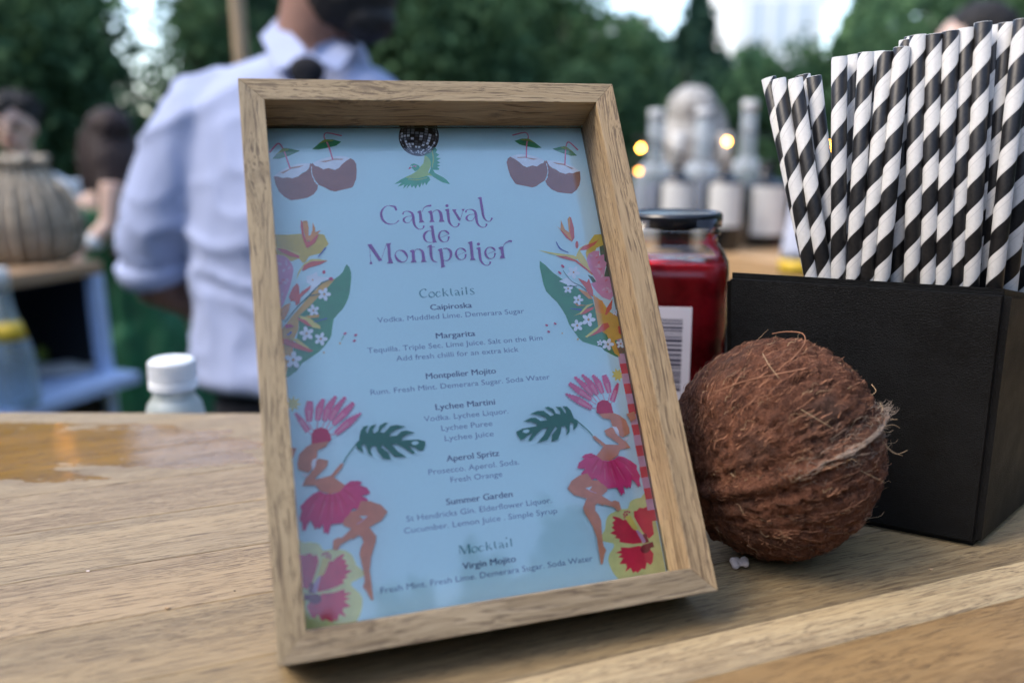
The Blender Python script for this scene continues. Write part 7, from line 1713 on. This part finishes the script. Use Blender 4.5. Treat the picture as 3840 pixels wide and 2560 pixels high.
# ================================================================ BAR CART, LEFT
cart = empty('bar_cart', label='bar cart at the left with oak top, dark back panel and pale metal shelf', cat='bar cart')
ZC = on_y(232, 600, 2.2).z
A0 = on_y(236, 607, 2.2); A0.z = ZC           # right front top corner
# front edge runs to the left and nearer to the camera
B0 = on_y(-30, 640, 1.0); tt = (ZC - CAM.z) / ((B0 - CAM).z); B0 = CAM + (B0 - CAM) * tt
fd = (B0 - A0); fd.z = 0; fd.normalize(); bdv = Vector((-fd.y, fd.x, 0)); bdv = bdv if bdv.y > 0 else -bdv
LEN = 1.5
def cx(a, b, z): return A0 + fd * a + bdv * b + Vector((0, 0, z - A0.z))
for k in range(5):
    b0, b1 = k * .092 + .0006, (k + 1) * .092 - .0006
    me = prism('board', [(0, b0, -.032), (LEN, b0, -.032), (LEN, b1, -.032), (0, b1, -.032)], [(0, b0, 0), (LEN, b0, 0), (LEN, b1, 0), (0, b1, 0)], .0015, 1)
    o = link('board', me, M['cart_oak'], cart, smooth=False)
    o.matrix_world = Matrix(((fd.x, bdv.x, 0, A0.x), (fd.y, bdv.y, 0, A0.y), (0, 0, 1, ZC), (0, 0, 0, 1)))
    o.color = (1 - .05 * (k % 3), 1 - .06 * (k % 2), 1 - .07 * (k % 2), 1)
def cbox(name, a0, a1, b0, b1, z0, z1, mt, bev=.002):
    return link(name, prism(name, [cx(a0, b0, z0), cx(a1, b0, z0), cx(a1, b1, z0), cx(a0, b1, z0)], [cx(a0, b0, z1), cx(a1, b0, z1), cx(a1, b1, z1), cx(a0, b1, z1)], bev, 1), M[mt], cart)
SHZ = on_y(238, 848, 2.2).z
for a in (0.0, LEN - .035):
    for b in (0.0, .42): cbox('leg', a, a + .035, b, b + .035, 0.0, ZC - .033, 'steel_blue')
cbox('back_panel', .036, LEN - .036, .40, .415, .25, ZC - .034, 'navy_panel')
cbox('side_panel', .006, .012, .036, .399, .25, ZC - .034, 'navy_panel')
cbox('shelf', -.004, LEN, -.085, .399, SHZ - .03, SHZ, 'steel_blue')
cbox('front_panel', .036, LEN - .036, .02, .03, .12, SHZ - .031, 'navy_panel')

# woven lantern on the cart
vq = on_y(66, 598, 1.98)
tv = (ZC - CAM.z) / ((vq - CAM).z); vq = CAM + (vq - CAM) * tv
sc_ = vq.y / 1913.0
lant = empty('wicker_lantern', (vq.x, vq.y, ZC), label='bulbous woven seagrass lantern with a ruffled rim, standing on the bar cart', cat='lantern')
prf = [(0.0, 0.0), (84, 0), (106, 12), (119, 42), (122, 80), (116, 114), (102, 148), (84, 176), (66, 194), (58, 204), (61, 214), (66, 226), (58, 228), (50, 214), (46, 204)]
wk, nt, p, out = new_mat('woven seagrass')
tc = N(nt, 'TexCoord'); s3 = N(nt, 'SeparateXYZ'); nt.links.new(tc.outputs['Object'], s3.inputs[0])
an = mathn(nt, 'ARCTAN2', s3.outputs[1], s3.outputs[0])
w1 = mathn(nt, 'SINE', mathn(nt, 'MULTIPLY', an, 60)); w2 = mathn(nt, 'SINE', mathn(nt, 'MULTIPLY', s3.outputs[2], 700))
wv_ = mathn(nt, 'MULTIPLY', w1, w2)
nz_ = noise_n(nt, tc.outputs['Object'], 22, 4, .6)
nt.links.new(mix(nt, ramp(nt, wv_, [(0.0, (0, 0, 0)), (1.0, (1, 1, 1))]), (0.27, 0.21, 0.14), ramp(nt, nz_.outputs[0], [(0.3, (0.48, 0.42, 0.33)), (0.7, (0.62, 0.58, 0.50))])), p.inputs['Base Color'])
st_ = mathn(nt, 'MULTIPLY', mathn(nt, 'SINE', mathn(nt, 'MULTIPLY', an, 13)), nz_.outputs[0])
src_ = p.inputs['Base Color'].links[0].from_socket
nt.links.new(mix(nt, ramp(nt, st_, [(.05, (.75, .75, .75)), (.4, (0, 0, 0))]), src_, (0.20, 0.165, 0.115)), p.inputs['Base Color'])
p.inputs['Roughness'].default_value = .8; bump(nt, wv_, p, .6, .003)
lm = lathe('basket', [(r * sc_, z * sc_) for r, z in prf], 56, wob=.02)
link('basket', lm, wk, lant, smooth=True)
for k in range(26):
    a = 2 * math.pi * k / 26
    pts = spline([((r * sc_ + .002) * math.cos(a), (r * sc_ + .002) * math.sin(a), z * sc_) for r, z in prf[1:12]], 3)
    link('rib', tube('rib', pts, .0042, 6), M['wicker'], lant, smooth=True)
rp = [((58 + 6 * math.sin(5 * t)) * sc_ * math.cos(t), (58 + 6 * math.sin(5 * t)) * sc_ * math.sin(t), (225 + 7 * math.sin(7 * t)) * sc_) for t in [2 * math.pi * i / 60 for i in range(61)]]
link('rim', tube('rim', rp, .008, 8), M['wicker'], lant, smooth=True)
hq = [((96 + 40 * math.sin(math.pi * i / 10)) * sc_ , -0.02, (120 + 12 * i - 60) * sc_) for i in range(11)]
link('handle', tube('handle', hq, .006, 8), M['wicker'], lant, smooth=True)

# clear bottle with the yellow neck label on the shelf
SHV = Vector((0, 0, SHZ))
tgt = (45 * K - 1920) / FPX
best = min((cx(i * .002, -.048, SHZ) for i in range(0, 740)), key=lambda P: abs((P - CAM).dot(R_AX) / (P - CAM).dot(F_AX) - tgt))
bq = best
s2 = bq.y / 1913.0 * 1.14
btl = empty('tall_bottle', (bq.x, bq.y, SHZ), (0, math.radians(-1), 0), label='tall clear bottle with a yellow neck label on the cart shelf', cat='bottle')
clear, nt, p, out = new_mat('pale blue bottle glass')
p.inputs['Base Color'].default_value = (0.50, 0.60, 0.62, 1); p.inputs['Roughness'].default_value = 0.18
trn = N(nt, 'BsdfTransparent'); trn.inputs[0].default_value = (0.75, 0.86, 0.92, 1)
lw = N(nt, 'LayerWeight'); lw.inputs['Blend'].default_value = .35
mx = N(nt, 'MixShader'); nt.links.new(mathn(nt, 'MULTIPLY_ADD', lw.outputs['Facing'], .55, .30), mx.inputs[0]); nt.links.new(trn.outputs[0], mx.inputs[1]); nt.links.new(p.outputs[0], mx.inputs[2]); nt.links.new(mx.outputs[0], out.inputs[0])
link('glass_body', lathe('glass_body', [(r * s2, z * s2) for r, z in [(0, 0), (38, 0), (42, 6), (43, 40), (42, 95), (36, 135), (27, 165), (20, 190), (16.5, 215), (15, 250), (16, 256), (16, 262), (14, 264)]], 32), clear, btl, smooth=True)
link('label', lathe('label', [(r * s2, z * s2) for r, z in [(35.3, 141), (29, 162), (25.5, 176)]], 32), M['yellow_label'], btl, smooth=True)
link('cap', lathe('cap', [(r * s2, z * s2) for r, z in [(0, 240), (16.8, 240), (17.0, 284), (15, 287), (0, 287)]], 24), M['white_label'], btl, smooth=True)

# plate and limes on the cart shelf
def on_shelf(px, py):
    q = on_y(px, py, 2.0); t = (SHZ - CAM.z) / ((q - CAM).z); return CAM + (q - CAM) * t
q = on_shelf(150, 855)
link('plate', lathe('plate', [(0, 0), (.045, 0), (.075, .012), (.078, .014), (.074, .016), (.045, .005), (0, .004)], 40), M['white_plastic'], None, (q.x, q.y, SHZ), label='small white plate on the cart shelf beside the tall bottle', cat='plate', smooth=True)
for (px, py, lb) in ((100, 832, 'lime on the cart shelf, nearest the tall bottle'), (116, 822, 'lime on the cart shelf, behind the other lime')):
    q = on_shelf(px, py)
    lm_ = lathe('lime', [(0, 0), (.010, .001), (.020, .008), (.025, .022), (.021, .036), (.011, .045), (.004, .048), (0, .049)], 20)
    link('lime', lm_, M['lime'], None, (q.x, q.y, SHZ), label=lb, cat='lime', smooth=True)

# ================================================================ BACK BAR WITH BOTTLES, RIGHT
ZB = TOP - 0.085
bb_ = empty('back_bar', label='second bar with a honey oak top carrying the bottles, behind the jar', cat='bar counter')
def onB(px, py):
    q = on_y(px, py, 2.0); t = (ZB - CAM.z) / ((q - CAM).z); return CAM + (q - CAM) * t
F0 = onB(1690, 588); F1 = onB(1850, 612)
ed = (F1 - F0); ed.z = 0; ed.normalize(); eb = Vector((-ed.y, ed.x, 0))
for k in range(7):
    b0, b1 = k * .085 + .0006, (k + 1) * .085 - .0006
    me = prism('board', [(-.9, b0, -.06), (1.5, b0, -.06), (1.5, b1, -.06), (-.9, b1, -.06)], [(-.9, b0, 0), (1.5, b0, 0), (1.5, b1, 0), (-.9, b1, 0)], .0015, 1)
    o = link('board', me, M['honey_oak'], bb_)
    o.matrix_world = Matrix(((ed.x, eb.x, 0, F0.x), (ed.y, eb.y, 0, F0.y), (0, 0, 1, ZB), (0, 0, 0, 1)))
    o.color = (1 - .06 * (k % 2), 1 - .08 * (k % 3), 1 - .1 * (k % 2), 1)
def bbx(name, a0, a1, b0, b1, z0, z1, mt):
    c_ = lambda a, b, z: Vector((F0.x, F0.y, z)) + ed * a + eb * b
    return link(name, prism(name, [c_(a0, b0, z0), c_(a1, b0, z0), c_(a1, b1, z0), c_(a0, b1, z0)], [c_(a0, b0, z1), c_(a1, b0, z1), c_(a1, b1, z1), c_(a0, b1, z1)], .002, 1), M[mt], bb_)
bbx('front_panel', -.85, 1.45, .03, .045, 0, ZB - .061, 'black'); bbx('side_panel', -.87, -.852, .03, .56, 0, ZB - .061, 'black'); bbx('side_panel', 1.452, 1.47, .03, .56, 0, ZB - .061, 'black')
frost, nt, p, out = new_mat('frosted bottle glass')
p.inputs['Base Color'].default_value = (0.56, 0.62, 0.66, 1); p.inputs['Roughness'].default_value = 0.3
trn = N(nt, 'BsdfTransparent'); trn.inputs[0].default_value = (0.8, 0.88, 0.92, 1)
lw = N(nt, 'LayerWeight'); lw.inputs['Blend'].default_value = .4
mx = N(nt, 'MixShader'); nt.links.new(mathn(nt, 'MULTIPLY_ADD', lw.outputs['Facing'], .5, .28), mx.inputs[0]); nt.links.new(trn.outputs[0], mx.inputs[1]); nt.links.new(p.outputs[0], mx.inputs[2]); nt.links.new(mx.outputs[0], out.inputs[0])
dark_glass = flat_mat('dark green glass', (0.010, 0.012, 0.014), 0.12)
def bottle(px, py_base, hpx, wpx, label, mt, neck=.36, lab=None, capmat='white_plastic', Yb=None, nfrac=.40, shoulder=.10, capf=.93):
    q = onB(px, py_base)
    if Yb: q = on_y(px, py_base, Yb)
    s = q.y / 1913.0; h = hpx * s; r = wpx * s / 2; rn = r * neck
    root = empty('bottle', (q.x, q.y, ZB), label=label, cat='bottle', group='bottles on the second bar')
    z1 = h * (1 - nfrac - shoulder); z2 = h * (1 - nfrac)
    link('glass_body', lathe('glass_body', [(0, 0), (r * .9, 0), (r, h * .015), (r, z1), (r * .93, z1 + (z2 - z1) * .35), (r * .62, z1 + (z2 - z1) * .8), (rn * 1.1, z2 + h * .01), (rn, z2 + h * .05), (rn * .95, h * .93)], 32), mt, root, smooth=True)
    link('cap', lathe('cap', [(0, h * capf), (rn * 1.03, h * capf), (rn * 1.03, h * .995), (rn * .95, h), (0, h)], 24), M[capmat], root, smooth=True)
    if lab:
        z0_, z1_, ww, colr = lab
        n = 16; vs, fs = [], []
        for i in range(n + 1):
            a = -math.pi / 2 - ww / 2 + ww * i / n
            vs += [((r + .0006) * math.cos(a), (r + .0006) * math.sin(a), h * z0_), ((r + .0006) * math.cos(a), (r + .0006) * math.sin(a), h * z1_)]
        fs = [(2 * i, 2 * i + 2, 2 * i + 3, 2 * i + 1) for i in range(n)]
        link('label', mesh('label', vs, fs), M[colr], root, smooth=True)
    return root
bottle(1500, 548, 285, 94, 'frosted clear bottle with a long neck, leftmost in the row beyond the jar', frost)
bottle(1605, 550, 290, 96, 'frosted clear bottle in front of the pale-haired person', frost)
bottle(1706, 556, 312, 92, 'frosted clear bottle with the tallest neck, nearest the striped straws', frost)
bottle(1549, 574, 262, 84, 'wine bottle with a cream capsule and white label between the first two frosted bottles', dark_glass, lab=(.22, .58, 2.0, 'white_label'), capmat='white_label', nfrac=.34, capf=.70)
bottle(1655, 576, 262, 84, 'wine bottle with a cream capsule and white label, left of the tallest frosted bottle', dark_glass, lab=(.22, .58, 2.0, 'white_label'), capmat='white_label', nfrac=.34, capf=.70)
bottle(1750, 566, 190, 100, 'squat dark bottle with a large white label right of the frosted bottles', dark_glass, lab=(.16, .72, 1.7, 'white_label'), capmat='black', nfrac=.20)
bottle(1815, 560, 175, 66, 'dark bottle without a label beside the squat dark bottle', dark_glass, capmat='black')
# white spray-like bottle with yellow base, just left of the leaning straws
q = onB(1842, 632)
q2 = CAM + (q - CAM) * 0.93
s = q.y / 1913.0
cart2 = empty('white_carton', (q.x, q.y + .03, ZB), label='white tapering bottle with a yellow foot beside the leaning straws', cat='bottle')
link('bottle_body', lathe('bottle_body', [(r * s, z * s) for r, z in [(0, 34), (40, 34), (38, 60), (30, 120), (22, 170), (14, 195), (0, 196)]], 28), flat_mat('lilac white plastic', (0.56, 0.60, 0.72), .4), cart2, smooth=True)
link('foot', lathe('foot', [(r * s, z * s) for r, z in [(0, 0), (42, 0), (42, 33), (0, 33)]], 28), M['yellow_label'], cart2, smooth=True)

# ================================================================ FAIRY LIGHTS
def bulb_mat(name, strength):
    m, nt, p, out = new_mat(name); nt.nodes.remove(p)
    e = N(nt, 'Emission'); e.inputs[0].default_value = (1.0, 0.38, 0.045, 1); e.inputs[1].default_value = strength
    nt.links.new(e.outputs[0], out.inputs[0]); return m
bulb_hot = bulb_mat('lit bulb', 17.0); bulb_dim = bulb_mat('dim bulb', 4.0)
def light_string(label, wire, bulbs, mt):
    root = empty('string_lights', label=label, cat='string lights')
    link('wire', tube('wire', spline(wire, 8), .0018, 6), M['black'], root)
    for (b, dim, r) in bulbs:
        link('bulb', joined('bulb', [ellipsoid_data(b, (r, r, r * 1.2), 12, 8)]), bulb_dim if dim else mt, root, smooth=True)
        link('socket', tube('socket', [Vector(b) + Vector((0, 0, r)), Vector(b) + Vector((0, 0, r * 3))], r * .7, 8), M['black'], root)
YL = 1.66
b1, b2, b3, b4 = on_y(1472, 340, YL), on_y(1670, 325, YL), on_y(1467, 393, YL), on_y(1900, 335, YL)
light_string('string of warm bulbs hanging beyond the bottle row', [b3 + Vector((-.5, .1, .12)), b3 + Vector((0, 0, .018)), b3 + Vector((.05, .02, .05)), b1 + Vector((-.01, 0, .02)), b1 + Vector((.15, .02, -.03)), b2 + Vector((0, 0, .018)), b4 + Vector((0, 0, .018)), b4 + Vector((.6, .1, .1))],
             [(b1, False, .0042), (b2, False, .0042), (b3, True, .0042), (b4, False, .0042)], bulb_hot)
# a second string higher up at the left, mirrored in the wet bar top
pts = []; bl = []
for i, q in enumerate([(-1.62, 2.40, .62), (-1.50, 2.45, .50), (-1.40, 2.47, .55), (-1.33, 2.5, .55), (-1.24, 2.5, .70), (-1.1, 2.5, .9)]):
    P = CAM + Vector((q[0], q[1] , q[2])); pts.append(P + Vector((0, 0, .03)))
    if i in (2,): bl.append((P, False, .0045))
light_string('string of warm bulbs hung above the bar cart, out of the top of the frame', [pts[0] + Vector((-.8, 0, .3))] + pts + [pts[-1] + Vector((.9, .1, .5))], bl, bulb_mat('lit bulb above', 110.0))

# ================================================================ TREES, HEDGES, HOUSES
def leaf_mat(name, stops, seed):
    m, nt, p, out = new_mat(name)
    tc = N(nt, 'TexCoord'); a = noise_n(nt, tc.outputs['Object'], .9, 3, .5); b = noise_n(nt, mapping(nt, tc.outputs['Object'], (1, 1, 1), (seed, 0, 0)), 14, 2, .5)
    s = mathn(nt, 'ADD', mathn(nt, 'MULTIPLY', a.outputs[0], .6), mathn(nt, 'MULTIPLY', b.outputs[0], .4))
    nt.links.new(ramp(nt, s, stops), p.inputs['Base Color'])
    p.inputs['Roughness'].default_value = .85; p.inputs['Specular IOR Level'].default_value = .12
    tl = N(nt, 'BsdfTranslucent'); nt.links.new(ramp(nt, s, [(q, tuple(min(1, c * 1.2) for c in col)) for q, col in stops]), tl.inputs[0])
    mxx = N(nt, 'MixShader'); mxx.inputs[0].default_value = .25; nt.links.new(p.outputs[0], mxx.inputs[1]); nt.links.new(tl.outputs[0], mxx.inputs[2]); nt.links.new(mxx.outputs[0], out.inputs[0])
    return m
LM = [leaf_mat('leaf dark', [(.38, (.030, .064, .034)), (.5, (.056, .115, .055)), (.62, (.10, .175, .075))], 1),
      leaf_mat('leaf mid', [(.38, (.030, .066, .034)), (.5, (.058, .12, .055)), (.62, (.11, .19, .08))], 5),
      leaf_mat('leaf blue green', [(.38, (.020, .050, .036)), (.5, (.038, .085, .058)), (.62, (.07, .14, .09))], 9)]
def leaves_mesh(name, P, size, rng):
    n = len(P)
    nrm = rng.normal(size=(n, 3)); nrm /= np.linalg.norm(nrm, axis=1)[:, None]
    ref = rng.normal(size=(n, 3)); u = np.cross(nrm, ref); u /= np.linalg.norm(u, axis=1)[:, None]; v = np.cross(nrm, u)
    sz = size * rng.uniform(.6, 1.35, size=(n, 1))
    V = np.stack([P - u * sz, P + v * sz * .5, P + u * sz, P - v * sz * .5], 1).reshape(-1, 3)
    me = bpy.data.meshes.new(name)
    me.vertices.add(n * 4); me.vertices.foreach_set('co', V.astype(np.float32).ravel())
    me.loops.add(n * 4); me.loops.foreach_set('vertex_index', np.arange(n * 4, dtype=np.int32))
    me.polygons.add(n); me.polygons.foreach_set('loop_start', np.arange(0, n * 4, 4, dtype=np.int32)); me.polygons.foreach_set('loop_total', np.full(n, 4, dtype=np.int32))
    me.update(); me.validate()
    return me
def crown_points(rng, n, rx, ry, z0, z1, clumps=40, hollow=.35, cone=False, csize=.30):
    C = []
    while len(C) < clumps:
        a = rng.uniform(-1, 1, 3); d = np.linalg.norm(a)
        if d > 1 or d < hollow: continue
        if cone:
            k = 1 - (a[2] + 1) / 2 * .93; a = np.array([a[0] * k, a[1] * k, a[2]])
        C.append(a)
    C = np.array(C); w = rng.integers(0, clumps, n)
    off = rng.normal(size=(n, 3)) * csize * .55
    if cone: off *= (1.15 - (C[w][:, 2:3] + 1) / 2 * .8)
    Q = C[w] + off
    return np.stack([Q[:, 0] * rx, Q[:, 1] * ry, (Q[:, 2] + 1) / 2 * (z1 - z0) + z0], 1)
def tree(px, Y, rpx, ptop, z0, n, mt, label, seed, size=.055, cone=False, clumps=40, name='tree', csize=.30, ry=None):
    rng = np.random.default_rng(seed)
    x = on_y(px, 300, Y).x; r = rpx * Y / 1913.0; z1 = on_y(px, ptop, Y).z
    root = empty(name, (x, Y, 0), label=label, cat='tree' if name != 'shrub' else 'shrub', group='trees and shrubs behind the garden bar')
    P = crown_points(rng, n, r, ry or r * .8, z0, z1, clumps, cone=cone, csize=csize)
    link('crown', leaves_mesh('crown', P, size, rng), LM[mt], root)
    hr = max(.03, r * .07)
    parts = [tube_data([(0, 0, 0), (hr * .5, 0, z1 * .3), (0, hr, z1 * .6), (0, 0, z1 * .92)], [hr * 1.3, hr, hr * .6, hr * .15], 10)]
    for k in range(7):
        a = rng.uniform(0, 6.28); zb = z0 + (z1 - z0) * rng.uniform(.1, .6); L_ = r * rng.uniform(.5, .85)
        parts.append(tube_data([(0, 0, zb), (math.cos(a) * L_ * .5, math.sin(a) * L_ * .5, zb + .2 * (z1 - z0)), (math.cos(a) * L_, math.sin(a) * L_, zb + .30 * (z1 - z0))], [hr * .5, hr * .35, hr * .12], 7))
    link('trunk', joined('trunk', parts), M['bark'], root, smooth=True)
    return root
tree(-15, 6.5, 280, -260, .3, 17000, 0, 'large dark leafy tree filling the upper left corner', 1, .060, clumps=70)
tree(190, 9.5, 85, -160, .5, 4500, 2, 'blue-green tree in the distance right of the corner tree', 2, .065, clumps=40)
tree(530, 8.0, 175, -120, .4, 4000, 0, 'thin crowned tree with sky glinting through, left of the pole', 3, .055, clumps=34, csize=.34)
tree(700, 9.0, 190, -200, .4, 11000, 2, 'dark tree behind the head of the person in the shirt', 4, .065, clumps=55)
tree(980, 8.5, 200, -160, .4, 12000, 0, 'broad dark tree above the middle of the picture frame', 5, .062, clumps=60)
tree(1250, 9.5, 190, -30, .4, 10000, 1, 'mid green tree above the frame\'s right half, sky over its top', 6, .065, clumps=55)
tree(1445, 10.5, 120, 90, .4, 7000, 1, 'lower rounded tree between the mid green tree and the conifer', 7, .065, clumps=40)
tree(1592, 11.0, 130, -50, .5, 11000, 2, 'dark conical evergreen beside the white building', 8, .060, cone=True, clumps=70, csize=.26)
tree(1790, 8.5, 150, 150, .2, 11000, 1, 'rounded shrub-like tree in front of the white building', 9, .055, clumps=55)
tree(2020, 8.0, 185, 15, .2, 11000, 1, 'light green tree right of the white building', 10, .055, clumps=55)
tree(2230, 7.5, 170, -60, .2, 10000, 0, 'dark tree behind the striped straws', 11, .055, clumps=48)
tree(2480, 7.0, 190, -160, .2, 10000, 0, 'tree at the far right edge, mostly outside the photo', 12, .055, clumps=48)
tree(1350, 6.6, 150, 215, .1, 9000, 0, 'low bright shrub left of the pale-haired person', 13, .040, name='shrub', clumps=50)
tree(1560, 6.4, 150, 175, .1, 9000, 1, 'low shrub behind the bottle row', 14, .040, name='shrub', clumps=50)
tree(1790, 6.2, 150, 190, .1, 9000, 1, 'low shrub left of the striped straws', 15, .040, name='shrub', clumps=50)
tree(2050, 6.0, 160, 175, .1, 9000, 0, 'low shrub behind the main row of straws', 16, .040, name='shrub', clumps=50)
tree(2330, 6.0, 160, 160, .1, 8000, 0, 'low shrub at the right edge behind the straws', 17, .040, name='shrub', clumps=50)
tree(150, 7.8, 170, 180, .1, 8000, 0, 'low shrub behind the two guests at the left', 18, .045, name='shrub', clumps=50)
tree(450, 7.4, 140, 300, .1, 8000, 2, 'low shrub behind the arm of the person in the shirt', 19, .045, name='shrub', clumps=50)

# unseen near ring of trees added to dim the low sky, and distant woodland, with the openings the photograph shows
rng = np.random.default_rng(99)
def belt_top(az):   # azimuth in degrees, 0 ahead, positive to the right -> elevation of the tree tops in degrees
    z = lambda py: math.degrees(math.atan((318 - py) / 1913.0))
    pts = [(-180, 27), (-150, 27), (-130, 28), (-100, 28), (-60, 26), (-33, 22), (-26.2, 20), (-25.2, 2.0), (-20.6, 2.0), (-19.5, 13), (-8, 14), (4, 9.0), (9.5, 5.6), (11.5, 5.6), (13.5, 4.5), (19, 4.5), (21, 8), (24, 10), (30, 10), (45, 24), (90, 32), (130, 32), (150, 28), (180, 27)]
    return np.interp(az, [p[0] for p in pts], [p[1] for p in pts])
nL = 90000
az = rng.uniform(-180, 180, nL)
near = np.abs(az) > 60  # beside and behind the camera: added unseen foliage, its height set for the light
rad = np.where(near, rng.uniform(7.5, 10.5, nL), rng.uniform(17, 22, nL))
top_el = belt_top(az) + 1.6 * np.sin(az * .9) + 1.0 * np.sin(az * 2.7 + 1) * (np.abs(az) > 30)
top = CAM.z + rad * np.tan(np.radians(np.maximum(top_el, 1.5)))
zz2 = top * rng.uniform(0, 1, nL) ** .9 + rng.normal(0, .12, nL)
P = np.stack([rad * np.sin(np.radians(az)), rad * np.cos(np.radians(az)), np.maximum(zz2, .05)], 1)
link('woodland', leaves_mesh('woodland', P, .26, rng), LM[0], None, label='dark belt of trees closing off the garden in the distance', cat='woodland', kind='stuff')

# white building
Yh = 34.0
xb0, xb1 = on_y(1692, 0, Yh).x, on_y(1895, 0, Yh).x
house = empty('white_building', (0, Yh, 0), label='tall white stucco building with dark windows above the trees, upper right', cat='building')
wv = xb1 - xb0; ht = 12.5
link('wall', box('wall', xb0, xb1, 0, 9, 0, ht, .02), M['stucco'], house)
link('roof', prism('roof', [(xb0 - .3, -.35, ht), (xb1 + .3, -.35, ht), (xb1 + .3, 9.3, ht), (xb0 - .3, 9.3, ht)], [(xb0 + .8, 2, ht + 1.8), (xb1 - .8, 2, ht + 1.8), (xb1 - .8, 7, ht + 1.8), (xb0 + .8, 7, ht + 1.8)]), M['slate'], house)
for z in (4.2, 7.8, 11.6): link('cornice', box('cornice', xb0 - .1, xb1 + .1, -.16, -.002, z, z + .22, .02), M['stucco'], house)
for i, fx_ in enumerate((.10, .36, .62, .88)): link('pilaster', box('pilaster', xb0 + wv * fx_ - .14, xb0 + wv * fx_ + .14, -.12, -.002, 0, 4.15, .01), M['stucco'], house)
for zr in (1.4, 5.2, 8.7):
    for fx_ in (.23, .49, .75):
        w_ = link('window', box('window', xb0 + wv * fx_ - .33, xb0 + wv * fx_ + .33, -.06, -.003, zr, zr + 1.7, .01), M['stucco'], house)
        link('pane', box('pane', xb0 + wv * fx_ - .26, xb0 + wv * fx_ + .26, -.075, -.062, zr + .08, zr + 1.62), M['window_dark'], w_)
# low house with a dark roof left of the conifer
Y2 = 38.0
xa, xc = on_y(1365, 0, Y2).x, on_y(1500, 0, Y2).x
zt = on_y(1400, 38, Y2).z
h2 = empty('house', (0, Y2, 0), label='low white house with a dark roof left of the conifer', cat='house')
link('wall', box('wall', xa, xc, 0, 6, 0, zt, .02), M['stucco'], h2)
link('roof', prism('roof', [(xa - .3, -.3, zt), (xc + .3, -.3, zt), (xc + .3, 6.3, zt), (xa - .3, 6.3, zt)], [(xa + .1, 2.6, zt + .45), (xc - .1, 2.6, zt + .45), (xc - .1, 3.4, zt + .45), (xa + .1, 3.4, zt + .45)]), M['slate'], h2)
for fx_ in (.3, .7):
    w_ = link('window', box('window', xa + (xc - xa) * fx_ - .35, xa + (xc - xa) * fx_ + .35, -.06, -.003, zt - 2.0, zt - .7, .01), M['stucco'], h2)
    link('pane', box('pane', xa + (xc - xa) * fx_ - .28, xa + (xc - xa) * fx_ + .28, -.075, -.062, zt - 1.92, zt - .78), M['window_dark'], w_)
